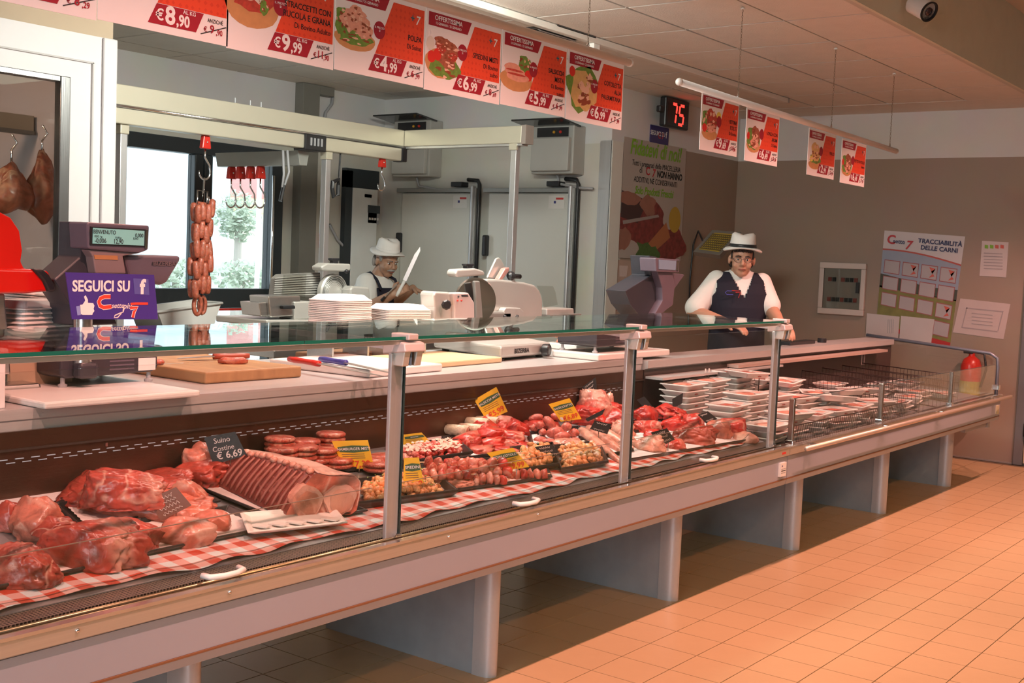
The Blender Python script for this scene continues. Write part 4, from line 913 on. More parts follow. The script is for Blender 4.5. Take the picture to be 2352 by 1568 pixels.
# electrical cabinet with tinted door
t = thing('fuse_box', 'white flush fuse box with tinted door on the taupe wall', 'fuse box', (XD, 3.83, 1.07))
y0_, y1_, z0_, z1_ = 3.63, 4.035, 1.08, 1.52
fb = MB()
for a, b in (((y0_, z0_), (y1_, z0_ + .05)), ((y0_, z1_ - .05), (y1_, z1_)), ((y0_, z0_ + .05), (y0_ + .04, z1_ - .05)), ((y1_ - .04, z0_ + .05), (y1_, z1_ - .05))): fb.box((XD - 0.035, a[0], a[1]), (XD - 0.0005, b[0], b[1]))
fb.build('frame', mat('fuse_white', (0.62, 0.54, 0.50), 0.4), t, bevel=0.006)
MB().box((XD - 0.012, y0_ + .04, z0_ + .05), (XD - 0.004, y1_ - .04, z1_ - .05)).build('panel', mat('fuse_panel', (0.45, 0.41, 0.37), 0.4), t)
MB().box((XD - 0.030, y0_ + .04, z0_ + .05), (XD - 0.026, y1_ - .04, z1_ - .05)).build('tinted_door', glass('tinted_glass', (0.80, 0.80, 0.78), ior=1.4), t)
for r, zz in enumerate((z0_ + .11, z0_ + .28)):
    for k in range(7):
        if r and k == 4: continue
        MB().box((XD - 0.022, y0_ + .07 + k * .038, zz), (XD - 0.012, y0_ + .10 + k * .038, zz + .035)).build('breaker', M_BLACK if k % 3 else mat('breaker_red', (0.35, 0.05, 0.04), .4), t)
MB().box((XD - 0.04, y0_ + .05, 1.27), (XD - 0.03, y0_ + .075, 1.36)).build('latch', M_BLACK, t)
# insect trap on the taupe wall
it = thing('insect_trap', 'tilted wall insect trap with yellow grid behind the man in dark vest', 'insect trap', (9.6, YC, 1.66))
A, B, Cc, D_ = ond(1636, 528, 9.1), ond(1702, 533, 9.0), ond(1653, 586, 8.95), ond(1592, 578, 9.05)
nrm = (B - A).cross(D_ - A).normalized()
MB().add([*(x for x in (A, B, Cc, D_)), *(x + nrm * .05 for x in (A, B, Cc, D_))], [(0, 1, 2, 3), (7, 6, 5, 4), (0, 4, 5, 1), (1, 5, 6, 2), (2, 6, 7, 3), (3, 7, 4, 0)]).build('case', mat('trap_grey', (0.15, 0.13, 0.11), 0.4), it)
cg = (A + B + Cc + D_) / 4; off = -nrm if nrm.dot(cg - CAMP) > 0 else nrm
gl = MB(); gq = MB()
for k in range(1, 9):
    a = A.lerp(D_, .1 + k * .09); b = B.lerp(Cc, .1 + k * .09); gl.tube([a.lerp(b, .12) + off * .006, a.lerp(b, .9) + off * .006], 0.004, 4)
for k in range(1, 12):
    a = A.lerp(B, .08 + k * .07); b = D_.lerp(Cc, .08 + k * .07); gl.tube([a.lerp(b, .18) + off * .006, a.lerp(b, .85) + off * .006], 0.003, 4)
gl.build('grid', mat('grid_brown', (0.12, 0.08, 0.03), 0.5), it)
MB().poly([A.lerp(Cc, .12).lerp(B, .05) + off * .003, B.lerp(D_, .12) + off * .003, Cc.lerp(A, .12) + off * .003, D_.lerp(B, .12) + off * .003]).build('glue_board', mat('yellow_glue', (0.40, 0.27, 0.03), 0.5), it)
MB().tube([A.lerp(D_, .5) + Vector((0, 0, 0)), Vector((ony(1597, 530, YC).x, YC - .03, ony(1597, 530, YC).z)), Vector((ony(1588, 560, YC).x, YC - .02, ony(1588, 560, YC).z)), Vector((ony(1580, 640, YC).x, YC - .02, ony(1580, 640, YC).z)), Vector((ony(1577, 740, YC).x, YC - .02, ony(1577, 740, YC).z))], 0.008, 6).build('cable', M_BLACK, it, smooth=True)
# fire extinguisher by the far wall
e = thing('fire_extinguisher', 'red fire extinguisher hung on the far wall behind the case end', 'extinguisher', (XD - .1, 2.52, 0.4))
ec = onx(2228, 880, XD - 0.10)
MB().lathe([(0.0, -.22), (0.07, -.215), (0.078, -.20), (0.078, 0.14), (0.06, 0.19), (0.025, 0.215), (0.022, 0.24)], ec, 20).build('cylinder', M_RED, e, auto=True)
MB().lathe([(0.0785, -.12), (0.0787, 0.02)], ec, 20).build('label_band', mat('extinguisher_label', (0.45, 0.40, 0.06), 0.5), e)
MB().box(ec + Vector((-.03, -.015, .235)), ec + Vector((.03, .06, .26))).build('valve', M_BLACK, e, bevel=.005)
MB().tube([ec + Vector((0, -.02, .25)), ec + Vector((-.02, -.10, .24)), ec + Vector((-.02, -.12, .12)), ec + Vector((-.03, -.09, -.02))], 0.010, 8).build('hose', M_BLACK, e, smooth=True)
MB().box((ec.x + .078, ec.y - .02, ec.z), (XD, ec.y + .02, ec.z + .15)).build('wall_hook', M_GPLAST, e)
# ------------------------------------------------------------------ overhead meat rails
M_BEAM = mat('cream_anodised_beam', (0.62, 0.58, 0.46), 0.38, 0.35, var=0.04, scale=3)
M_SLOT = mat('slot_dark', (0.10, 0.09, 0.08), 0.5)
YBM = 5.6
def PXZ(u, v, y): p = ony(u, v, y); return (p.x, p.z)
def OP(pts, y, th): return MB().prism([PXZ(u, v, y) for u, v in pts], 1, y, y + th)
zu1, zu0 = ony(263, 193, YBM).z, ony(263, 241, YBM).z; zl1, zl0 = ony(263, 246, YBM).z, ony(263, 284, YBM).z
xc = ony(928, 305, YBM).x; xle = ony(912, 352, YBM).x; yb2 = onx(1207, 300, xc).y
fr_ = thing('overhead_rail_frame', 'cream overhead meat rail frame on aluminium posts behind the counter', 'rail frame', (xc, YBM, 0))
MB().box((XCR, YBM - .04, zu0), (xc + .04, YBM + .04, zu1)).build('upper_beam', M_BEAM, fr_, bevel=.005)
MB().box((XCR, YBM - .05, zl1 - .004), (xc, YBM + .03, zu0 + .002)).build('slot', M_SLOT, fr_)
MB().tube([(XCR, YBM - .052, zl1 + .006), (xle, YBM - .052, zl1 + .006)], .008, 8).build('guide_rod', M_CHROME, fr_, smooth=True)
MB().box((XCR, YBM - .045, zl0), (xle, YBM + .035, zl1)).build('lower_beam', M_BEAM, fr_, bevel=.006)
MB().box((xle, YBM - .05, zl0 - .005), (xle + .05, YBM + .04, zl1 + .005)).build('end_stop', M_BLACK, fr_, bevel=.005)
MB().box((xc - .04, yb2, zu0), (xc + .04, YBM - .041, zu1)).build('cross_beam', M_BEAM, fr_, bevel=.005)
MB().box((xc - .042, yb2 - .035, zu0 - .004), (xc + .042, yb2, zu1 + .004)).build('cross_end_plate', mat('end_brown', (0.30, 0.25, 0.22), .5), fr_)
MB().box((xc - .03, yb2, zu0 - .014), (xc + .03, YBM, zu0)).build('cross_track', M_ALU, fr_)
xk = ony(711, 328, YBM).x
MB().box((xk - .09, YBM - .06, zl0 - .01), (xk + .09, YBM + .05, zl1 + .004)).build('rail_switch', M_BLACK, fr_, bevel=.006)
for k in range(4): MB().box((xk - .05 + k * .03, YBM - .064, zl0 + .02), (xk - .036 + k * .03, YBM - .06, zl1 - .02)).build('switch_slot', M_GPLAST, fr_)
MB().prism([(xk - .03, zl0 - .10), (xk + .03, zl0 - .10), (xk + .05, zl0 - .01), (xk - .05, zl0 - .01)], 1, YBM + .05, onx(508, 335, xk).y).build('branch_rail', mat('galvanised', (0.42, 0.43, 0.40), .4, .5), fr_, bevel=.003)
for u, y in ((277, YBM), (747, YBM)):
    x = ony(u, 450, y).x
    MB().box((x - .022, y - .022, 0), (x + .022, y + .022, zl0)).build('post', M_ALUZ, fr_, bevel=.004)
    MB().box((x - .028, y - .03, zl0 - .05), (x + .028, y + .03, zl0)).build('post_bracket', M_BEAM, fr_, bevel=.004)
MB().box((xc - .022, yb2 + .05, 0), (xc + .022, yb2 + .095, zu0)).build('post', M_ALUZ, fr_, bevel=.004)
MB().box((xc - .035, yb2 + .04, zu0 - .04), (xc - .02, yb2 + .10, zu0)).build('post_bracket', M_BEAM, fr_)
for u in (540, 575, 600): 
    x = ony(u, 230, YBM).x; MB().cyl((x, YBM, zu1), (x, YBM, zu1 + .035), .005, 6).build('stud', M_GPLAST, fr_)
# hooks on trolleys
def rail_hook(p, lab, grp, s=1.0, drop=0.10):
    t = thing('rail_hook', lab, 'meat hook', p, grp); p = Vector(p)
    MB().prism([(p.x - .018 * s, p.z), (p.x - .026 * s, p.z - .06 * s), (p.x + .026 * s, p.z - .06 * s), (p.x + .018 * s, p.z)], 1, p.y - .016, p.y + .016).build('trolley', M_RED, t, bevel=.006)
    MB().sphere(p + Vector((0, -.018, -.03 * s)), .006, 8, 6).build('axle', M_CHROME, t, smooth=True)
    pts = [p + Vector((0, 0, -.06 * s)), p + Vector((0, 0, -.10 * s)), p + Vector((.028 * s, 0, -.135 * s))]
    for k in range(10):
        a = 0.5 - k * 0.42; pts.append(p + Vector((.032 * s * math.cos(a) - .0, 0, -.165 * s + .036 * s * math.sin(a))))
    MB().tube(pts, [.0055] * (len(pts) - 2) + [.004, .001], 8).build('hook', M_CHROME, t, smooth=True)
    return t
pS = ony(472, 312, YBM); rail_hook((pS.x, YBM, zl0), 'red trolley hook holding the string of sausages', None, 1.25)
for k, (u, lab) in enumerate(((533, 'leftmost'), (554, 'second'), (577, 'third'), (600, 'rightmost'))):
    p = ony(u, 348, 6.5); q_ = Vector((xk, 6.55 - k * .12, zl0 - .10))
    q_ = Vector((p.x, 6.5, p.z)) if False else q_
    rail_hook((xk - .0, onx(u, 345, xk).y, zl0 - .10), lab + ' red trolley hook of the four hanging on the branch rail', 'hooks on the branch rail', 1.35)
p = ony(878, 366, YBM); rail_hook((p.x, YBM, zl0 + .01), 'red trolley hook near the right end of the lower beam', None, 1.1)
sw = thing('hanging_saw_cord', 'grey looped cord with black handle hanging by the rail switch', 'cord', (xk - .16, YBM, zl0))
p = ony(650, 345, YBM)
MB().tube([p, ony(652, 400, YBM), ony(648, 430, YBM)], .008, 6).tube([ony(660, 345, YBM), ony(664, 395, YBM), ony(652, 430, YBM)], .008, 6).build('loop', M_GPLAST, sw, smooth=True)
MB().tube([ony(652, 425, YBM), ony(644, 462, YBM)], .012, 8).build('handle', M_BLACK, sw)
cw = thing('cable_winder', 'black cable clamp hanging beside the aluminium post', 'clamp', ony(770, 400, YBM))
MB().tube([ony(782, 350, YBM), ony(778, 415, YBM)], .006, 6).build('cord', M_BLACK, cw)
MB().tube([ony(778, 412, YBM), ony(764, 418, YBM), ony(763, 432, YBM), ony(766, 452, YBM), ony(776, 447, YBM), ony(777, 425, YBM)], .014, 6, closed=True).build('clamp', M_BLACK, cw)
# string of fresh sausages on the hook
M_SAUS = meat_mat('sausage_skin', (0.44, 0.095, 0.05), (0.58, 0.24, 0.15), 0.25, 30, 0.28)
sx = ony(462, 500, YBM).x; zt0 = ony(464, 470, YBM).z; zb0 = ony(455, 722, YBM).z
ssg = thing('sausage_string', 'bunch of linked raw sausages hanging from a hook', 'sausages', (sx, YBM, zb0))
MB().tube([(pS.x, YBM, zl0 - .24), (sx + .01, YBM, zl0 - .40), (sx + .01, YBM, zt0 + .08)], .006, 6).tube([(sx - .03, YBM, zt0 - .02), (sx - .03, YBM, zt0 + .08), (sx + .04, YBM, zt0 + .08), (sx + .04, YBM, zt0 - .02)], .005, 6).build('wire_hanger', M_CHROME, ssg, smooth=True)
MB().tube([(sx + .05, YBM, zt0 + .05), (sx + .06, YBM, zt0 - .0), (sx + .09, YBM, zt0 - .01), (sx + .10, YBM, zt0 + .03)], .004, 6).build('spare_hook', M_CHROME, ssg, smooth=True)
rn = random.Random(4); hz = (zt0 - zb0 - 0.11) / 5
sm = MB(); sm.lathe([(0.004, -hz * .52), (.012, -hz * .50), (.0185, -hz * .40), (.0208, -hz * .2), (.0212, 0), (.0208, hz * .2), (.0185, hz * .40), (.012, hz * .50), (.004, hz * .52)], (0, 0, 0), 12)
lm = sm.mesh('link', M_SAUS, smooth=True)
for r in range(5):
    for c in range(4):
        for lay in range(2):
            o = bpy.data.objects.new('link', lm); COL.objects.link(o); o.parent = ssg
            o.location = ((c - 1.5) * .031 + rn.uniform(-.006, .006) - (.008 if r > 2 else 0), (lay * .04 - .03) + rn.uniform(-.008, .008), zt0 - zb0 - hz * (r + .5) + (c % 2) * .022 + rn.uniform(-.016, .016))
            o.rotation_euler = (rn.uniform(-.08, .08), rn.uniform(-.13, .13), rn.uniform(0, 3))
z0 = .055
MB().tube([(-.012 + .026 * math.cos(a), 0, z0 + .055 * math.sin(a)) for a in [k * math.pi / 8 for k in range(16)]], .0125, 8, closed=True).build('loop_link', M_SAUS, ssg, smooth=True, local=True)
MB().tube([(.030 + .022 * math.cos(a), .01, z0 + .05 * math.sin(a)) for a in [k * math.pi / 8 for k in range(16)]], .012, 8, closed=True).build('loop_link', M_SAUS, ssg, smooth=True, local=True)
# things on the back walls
dc = thing('cable_duct', 'grey square metal duct rising to the ceiling beside the glazed door', 'duct', (ony(715, 500, YA).x, YA, 0))
xd0, xd1 = ony(695, 300, YA - .1).x, ony(733, 300, YA - .1).x; zd = ony(715, 192, YA - .1).z
M_DUCT = mat('duct_grey', (0.20, 0.19, 0.165), .5)
MB().box((xd0, YA - .10, 0), (xd1, YA - .001, zd)).build('riser', M_DUCT, dc, bevel=.004)
MB().box((xd1, YA - .10, zd - .07), (xd1 + .16, YA - .001, zd)).build('elbow', M_DUCT, dc, bevel=.004)
cp = thing('cable_conduit', 'grey flexible conduit curving down to a small white socket box', 'conduit', (xd1 + .2, YA, zd - .4))
MB().tube([(xd1 + .21, YA - .03, zd - .04), (xd1 + .20, YA - .03, zd - .12), (xd1 + .13, YA - .03, zd - .2), (xd1 + .12, YA - .03, zd - .30)], .013, 8).build('tube', M_GPLAST, cp, smooth=True)
MB().box((xd1 + .06, YA - .06, zd - .40), (xd1 + .18, YA - .001, zd - .30)).build('socket_box', M_GPLAST, cp, bevel=.008)
p = ony(847, 492, YA)
gi = thing('weighing_indicator', 'small wall weighing indicator with dark screen behind the man in white', 'indicator', p)
MB().box((p.x - .08, YA - .06, p.z - .085), (p.x + .075, YA - .002, p.z + .08)).build('case', M_GPLAST, gi, bevel=.01)
MB().box((p.x - .075, YA - .066, p.z + .01), (p.x + .07, YA - .06, p.z + .075)).build('screen', mat('indicator_screen', (0.05, 0.06, 0.07), .2), gi)
for k in range(4): MB().box((p.x - .06 + k * .032, YA - .065, p.z - .05), (p.x - .04 + k * .032, YA - .06, p.z - .03)).build('key', M_WPLAST, gi)
MB().tube([(p.x - .03, YA - .03, p.z - .085), (p.x - .02, YA - .03, p.z - .17), (p.x + .03, YA - .03, p.z - .20), (p.x + .05, YA - .03, p.z - .1)], .005, 6).tube([(p.x - .03, YA - .02, p.z + .08), (p.x + .03, YA - .02, p.z + .2), (p.x - .02, YA - .02, p.z + .32)], .005, 6).build('cable', M_BLACK, gi, smooth=True)
p = ony(833, 428, YA); tag(MB().box((p.x - .03, YA - .03, p.z - .06), (p.x + .03, YA - .001, p.z + .09)).box((p.x - .04, YA - .06, p.z - .10), (p.x + .06, YA - .001, p.z - .06)).build('socket_outlet', M_WPLAST, bevel=.006), 'white wall socket above the weighing indicator', 'socket')
p = ony(736, 553, YA); tag(MB().box((p.x - .02, YA - .04, p.z - .06), (p.x + .02, YA - .001, p.z + .06)).sphere((p.x, YA - .045, p.z), .014).build('call_point', M_RED, bevel=.004), 'small red push button box on the white wall', 'button')
t = tag(MB().tube([ony(757, 515, YA - .03), ony(775, 550, YA - .03), ony(795, 572, YA - .03), ony(812, 560, YA - .03), ony(822, 520, YA - .03), ony(826, 470, YA - .03)], .012, 8).build('hanging_cable', M_GPLAST, smooth=True), 'grey cable drooping in a loop on the white wall', 'cable')
def ctrl_box(y0, y1, z0, z1, lab, lid):
    t = thing('control_box', lab, 'control box', (XB, (y0 + y1) / 2, z0))
    MB().box((XB - .16, y0, z0), (XB - .001, y1, z1)).build('case', mat('box_grey', (0.42, 0.41, 0.38), .45), t, bevel=.008)
    MB().box((XB - .20, y0 + .02, z0 + .02), (XB - .16, y1 - .02, z1 - .10)).build('door', mat('box_grey_door', (0.45, 0.44, 0.41), .45), t, bevel=.006)
    MB().box((XB - .168, y0 + .05, z1 - .09), (XB - .16, y1 - .05, z1 - .02)).build('switch_panel', M_BLACK, t)
    for k, c in enumerate((M_RED, mat('amber', (0.6, 0.3, 0.02), .4))): MB().sphere((XB - .17, y0 + .12 + k * .06, z1 - .055), .012, 8, 6).build('lamp', c, t, smooth=True)
    if lid: MB().box((XB - .36, y0 - .02, z1 + .0), (XB - .10, y1 + .06, z1 + .012), Matrix.Rotation(.12, 3, 'Y')).build('open_lid', mat('smoked_lid', (0.03, 0.03, 0.03), .2), t)
    MB().tube([(XB - .08, (y0 + y1) / 2, z0), (XB - .06, (y0 + y1) / 2 - .01, z0 - .07), (XB - .05, y0 - .0, z0 - .10), (XB - .05, y0 - .12, z0 - .105)], .011, 8).build('conduit', M_GPLAST, t, smooth=True)
ctrl_box(6.55, 6.96, 2.09, 2.56, 'grey wall control box with raised lid above the left cold room door', True)
ctrl_box(5.11, 5.50, 2.10, 2.47, 'grey wall control box with raised lid above the right cold room door', True)
# cold room contents
def hang(u, v, w, h, seed, lab):
    c = ony(u, v, YCR + .35); s = mpp(c); t = thing('hanging_meat', lab, 'meat', (c.x, c.y, c.z - h * s / 2))
    bm_ = MB(); sph = bmesh.new(); bmesh.ops.create_icosphere(sph, subdivisions=4, radius=1.0)
    sph.verts.ensure_lookup_table()
    for v_ in sph.verts:
        p = v_.co.copy(); n_ = noise.fractal(p * 1.3 + Vector((seed, 0, 0)), 1.0, 2.0, 3)
        taper = 0.35 + 0.65 * (1 - (p.z + 1) / 2) ** 0.7
        p = p * (1 + .25 * n_); v_.co = Vector((p.x * w * s / 2 * taper * 1.25, p.y * w * s / 2 * .8 * taper * 1.2, p.z * h * s / 2)) + c
    vs = [v_.co.copy() for v_ in sph.verts]; fs = [tuple(x.index for x in f_.verts) for f_ in sph.faces]; sph.free()
    MB().add(vs, fs).build('joint', meat_mat('aged_meat', (0.42, 0.12, 0.06), (0.72, 0.46, 0.28), .7, 8, .45), t, smooth=True)
    top = c + Vector((0, 0, h * s / 2 - .02))
    MB().tube([top, top + Vector((0, 0, .08)), top + Vector((.03, 0, .12)), top + Vector((.0, 0, .16))], .006, 6).build('hook', M_CHROME, t, smooth=True)
hang(26, 432, 92, 120, 3, 'large hanging meat joint behind the cold room window, left one')
hang(96, 425, 70, 150, 8, 'long hanging meat joint behind the cold room window, right one')
t = thing('cold_room_rail', 'pale horizontal rail across the cold room behind the hanging meat', 'rail', (2.4, YCR + .5, 2.2))
za, zb_2 = ony(60, 265, YCR + .6).z, ony(60, 300, YCR + .6).z
MB().box((XL + .1, YCR + .58, zb_2), (XCR - .1, YCR + .62, za)).build('bar', mat('rail_cream', (0.45, 0.38, 0.28), .5), t)
MB().box((XL + .1, YCR + .57, zb_2 - .02), (XCR - .1, YCR + .63, zb_2)).build('lip', M_DUCT, t)
t = thing('cold_room_shelf', 'row of grey wire shelves at the back of the cold room', 'shelf', (2.6, YCR + 1.2, 0))
for k in range(4):
    z = .6 + k * .35
    MB().box((1.2, YCR + 1.0, z), (XCR - .15, YCR + 1.4, z + .02)).build('shelf', M_GPLAST, t)
for x in (1.25, 3.45): MB().box((x, YCR + 1.0, 0), (x + .03, YCR + 1.03, 1.8)).build('upright', M_ALUZ, t)
lp = bpy.data.lights.new('cold_room_lamp', 'POINT'); lp.energy = 45; lp.color = (1, .62, .42); lp.shadow_soft_size = .1
lo = bpy.data.objects.new('cold_room_lamp', lp); COL.objects.link(lo); lo.location = (1.7, YCR + .35, 2.45)

# ------------------------------------------------------------------ on the worktop
M_PE = mat('white_cutting_board', (0.80, 0.76, 0.72), .4, var=.03, bump=.03)
M_WOOD = None
def wood(name, a, b, sc=(6, 60, 60)):
    m, n, l, bs = nt(name); tc = n.new('ShaderNodeTexCoord'); mp = n.new('ShaderNodeMapping'); mp.inputs['Scale'].default_value = sc
    l.new(tc.outputs['Object'], mp.inputs[0]); nz = n.new('ShaderNodeTexNoise'); nz.inputs['Scale'].default_value = 1; nz.inputs['Detail'].default_value = 5; l.new(mp.outputs[0], nz.inputs['Vector'])
    mx = n.new('ShaderNodeMix'); mx.data_type = 'RGBA'; mx.inputs['A'].default_value = (*a, 1); mx.inputs['B'].default_value = (*b, 1); l.new(nz.outputs['Fac'], mx.inputs['Factor'])
    l.new(mx.outputs['Result'], bs.inputs['Base Color']); bs.inputs['Roughness'].default_value = .55; return m
M_WOOD = wood('butcher_block_wood', (0.24, 0.12, 0.05), (0.56, 0.33, 0.15), (30, 4, 12))
ZW = ZLED
def rbox(name, c, size, ang, m, lab, cat, bevel=.006):
    o = MB().cbox(c, size, Matrix.Rotation(ang, 3, 'Z')).build(name, m, bevel=bevel); return tag(o, lab, cat)
rbox('white_board', (2.09, 3.29, ZW + .011), (.53, .62, .02), 0.0, M_PE, 'white cutting board under the near scale', 'cutting board')
rbox('wooden_board', (2.80, 3.52, ZW + .021), (.44, .56, .04), 0.0, M_WOOD, 'thick wooden chopping board on the worktop beside the near scale', 'chopping board')
rbox('white_board', (3.43, 3.36, ZW + .016), (.46, .52, .03), 0.06, M_PE, 'white cutting board with two knives on it', 'cutting board')
rbox('yellowed_board', (3.97, 3.40, ZW + .013), (.50, .36, .024), 0.05, mat('yellowed_board', (0.72, 0.52, 0.30), .45), 'long yellowed cutting board in front of the right slicer', 'cutting board')
rbox('dark_wooden_board', (3.72, 3.74, ZW + .016), (.42, .17, .03), 0.1, mat('dark_wood', (0.20, 0.10, 0.05), .5), 'small dark wooden board behind the white cutting board', 'cutting board')
def knife(a, b, c, colm, lab):      # handle a-b, blade b-c on the board
    t = thing('knife', lab, 'knife', a); a, b, c = Vector(a), Vector(b), Vector(c); d = (c - b).normalized(); s = d.cross(Vector((0, 0, 1))).normalized()
    MB().tube([a, a.lerp(b, .2), a.lerp(b, .5), a.lerp(b, .8), b], [.010, .0125, .0105, .0115, .012], 10).build('handle', colm, t, smooth=True)
    L = (c - b).length
    pts = [b + s * .012, b + d * L * .6 + s * .013, b + d * L * .88 + s * .006, c - s * .006, b + d * L * .5 - s * .016, b - s * .014]
    MB().add([p + Vector((0, 0, .001)) for p in pts] + [p - Vector((0, 0, .001)) for p in pts], [(0, 1, 2, 3, 4, 5), (11, 10, 9, 8, 7, 6)] + [(i, (i + 1) % 6, 6 + (i + 1) % 6, 6 + i) for i in range(6)]).build('blade', M_STEEL, t)
ZBd = ZW + .045
k1, k2, k3 = onz(664, 824, ZBd), onz(733, 835, ZBd), onz(880, 864, ZBd - .012)
knife(k1, k2, k3, M_RED, 'knife with red handle on the white cutting board')
k1, k2, k3 = onz(735, 824, ZBd), onz(795, 833, ZBd), onz(905, 858, ZBd - .012)
knife(k1, k2, k3, mat('blue_handle', (0.06, 0.06, 0.30), .35), 'knife with blue handle on the white cutting board')
k1, k2, k3 = onz(572, 817, ZW + .055), onz(490, 818, ZW + .055), onz(405, 823, ZW + .05)
knife(k1, k2, k3, mat('brown_red_handle', (0.35, 0.07, 0.04), .4), 'knife with brown red handle lying on the wooden chopping board')
p = onz(535, 830, ZW + .05); tag(MB().tube([p + Vector((-.045, .03, 0)), p + Vector((-.03, .015, .004)), p, p + Vector((.03, -.02, .004)), p + Vector((.045, -.03, 0))], [.006, .014, .016, .014, .006], 10).build('loose_sausage', M_SAUS, smooth=True), 'single raw sausage on the wooden chopping board', 'sausage')
p = onz(365, 832, ZW + .05); tag(MB().sphere(p, (.022, .016, .012)).build('meat_scrap', M_SAUS, smooth=True), 'small meat scrap by the scale edge', 'meat')
# ---- near scale: base with feet, pan, column, head with display and printer arm
M_SCD = mat('scale_dark', (0.045, 0.042, 0.05), .35); M_SCP = mat('scale_mauve', (0.12, 0.098, 0.125), .4); M_LCD = mat('lcd_green', (0.20, 0.42, 0.38), .25, emit=(.22, .46, .40), estr=.35)
def scale(name, lab, P, x0, x1, y0, y1, zb, head=True):
    t = thing(name, lab, 'scale', ((x0 + x1) / 2, (y0 + y1) / 2, zb))
    for x in (x0 + .02, x1 - .02):
        for y in (y0 + .02, y1 - .02):
            MB().lathe([(.013, 0), (.014, .008), (.007, .012), (.007, .03)], (x, y, zb), 12).build('foot', M_GPLAST, t)
    z0, z1 = zb + .028, zb + .122
    MB().prism([(x0, z0 + .01), (x0 + .02, z0), (x1 - .02, z0 + .006), (x1, z0 + .016), (x1, z1 - .006), (x1 - .1, z1 - .018), (x0 + .16, z1 - .018), (x0 + .12, z1 - .004), (x0, z1 - .004)], 1, y0, y1).build('base', M_SCD, t, bevel=.006)
    for k in range(3): MB().box((x0 + .17, y0 - .001, z0 + .018 + k * .013), (x1 - .09, y0 + .002, z0 + .023 + k * .013)).build('base_rib', M_SCP, t)
    MB().box((x1 - .075, y0 - .003, z0 + .012), (x1 - .01, y0 - .001, z0 + .052)).build('label', M_WPLAST, t)
    pan = MB().box((x0 - .01, y0 - .005, z1), (x1 + .01, y1 + .02, z1 + .008)); pan.build('pan', M_STEEL, t, bevel=.003)
    return t
Ys = 3.24
s1 = scale('weighing_scale', 'mauve and black shop scale with green display and blue sign', 1, 2.035, 2.385, Ys, 3.54, ZW + .021)
cx = ony(198, 840, Ys - .03).x
MB().cyl((cx, Ys - .01, ZW + .09), (cx, Ys - .01, 1.21), .028, 20).build('column', M_STEEL, s1, auto=True)
MB().box((cx - .03, Ys - .045, ZW + .05), (cx + .035, Ys + .0, ZW + .10)).build('column_foot', M_SCD, s1, bevel=.01)
OP([(186, 509), (206, 512), (209, 580), (224, 640), (250, 700), (270, 745), (170, 748), (163, 700), (125, 642), (184, 590)], Ys + .02, .12).build('head_side', M_SCD, s1, bevel=.004)
hd = OP([(200, 510), (344, 518), (341, 574), (322, 581), (203, 572)], Ys - .03, .10).build('display_housing', M_SCP, s1, bevel=.006)
OP([(208, 520), (337, 527), (335, 567), (207, 562)], Ys - .034, .004).build('bezel', M_BLACK, hd)
OP([(214, 523), (332, 530), (331, 564), (213, 559)], Ys - .036, .002).build('lcd', M_LCD, hd)
OP([(335, 527), (340, 528), (338, 570), (333, 568)], Ys - .036, .004).build('chrome_key_strip', M_CHROME, hd)
MS = lambda u, v, y=Ys - .0375: frame(Vector((*[ony(u, v, y)[0]], y, ony(u, v, y).z)), (1, 0, 0), (0, 0, 1))
for s, sz, u, v in (('IL BENVENUTO', .017, 236, 533), ('0,000', .017, 320, 541), ('-0,006', .020, 231, 553), ('12,90', .020, 272, 555), ('PESO  kg', .009, 226, 543), ('EUR/kg', .009, 272, 546), ('EURO', .009, 312, 548)):
    text(s, sz, MS(u, v), M_INK, hd, bold=.01, wide=.8, ext=.0001)
OP([(203, 573), (322, 581), (283, 588), (290, 628), (220, 628), (214, 590)], Ys - .02, .10).build('neck', mat('scale_pink_lit', (0.24, 0.17, 0.17), .4), s1, bevel=.004)  # pink lamp light on the neck is put into its colour
ne = OP([(216, 585), (270, 587), (271, 597), (218, 595)], Ys - .022, .002).build('neck_sticker', mat('amber_sticker', (0.45, 0.20, 0.08), .5), s1)
ar = OP([(283, 586), (415, 588), (413, 600), (384, 648), (372, 655), (296, 640)], Ys + .0, .14).build('printer_arm', M_SCP, s1, bevel=.008)
OP([(350, 602), (405, 603), (403, 609), (349, 609)], Ys - .002, .002).build('name_plate', M_SCD, ar)
text('BIZERBA', .021, MS(378, 605.5, Ys - .003), mat('plate_letters', (0.16, .12, .13), .4), ar, bold=.015, wide=1.1, ext=.0001)
# blue sign hung on the scale
yb = Ys - .075
bs = thing('blue_sign', 'blue sign reading seguici su with white thumb hung below the scale display', 'sign', ony(255, 733, yb))
OP([(151, 625), (354, 631), (363, 733), (166, 733)], yb, .004).build('board', M_BLUE, bs)
TB = lambda s, sz, u, v, m, bold=.02, wd=1.0, sh=0.0: text(s, sz, MS(u, v, yb - .0008), m, bs, bold=bold, wide=wd, shear=sh, ext=.0002)
TB('SEGUICI SU', .046, 234, 658, M_WINK, .03, .86)
OP([(306, 639), (341, 641), (343, 677), (309, 675)], yb - .0008, .0006).build('icon_tile', mat('icon_blue', (0.10, 0.10, 0.36), .4), bs, bevel=.0)
TB('f', .062, 327, 660, M_WINK, .04)
OP([(190, 699), (196, 690), (193, 681), (197, 678), (202, 688), (202, 695), (214, 696), (217, 702), (215, 709), (217, 714), (213, 719), (212, 723), (190, 723), (186, 721), (184, 700)], yb - .0008, .0006).build('thumb_print', M_WINK, bs)
OP([(175, 703), (183, 702), (186, 723), (178, 724)], yb - .0008, .0006).build('cuff_print', mat('cuff_blue', (0.25, 0.3, 0.6), .5), bs)
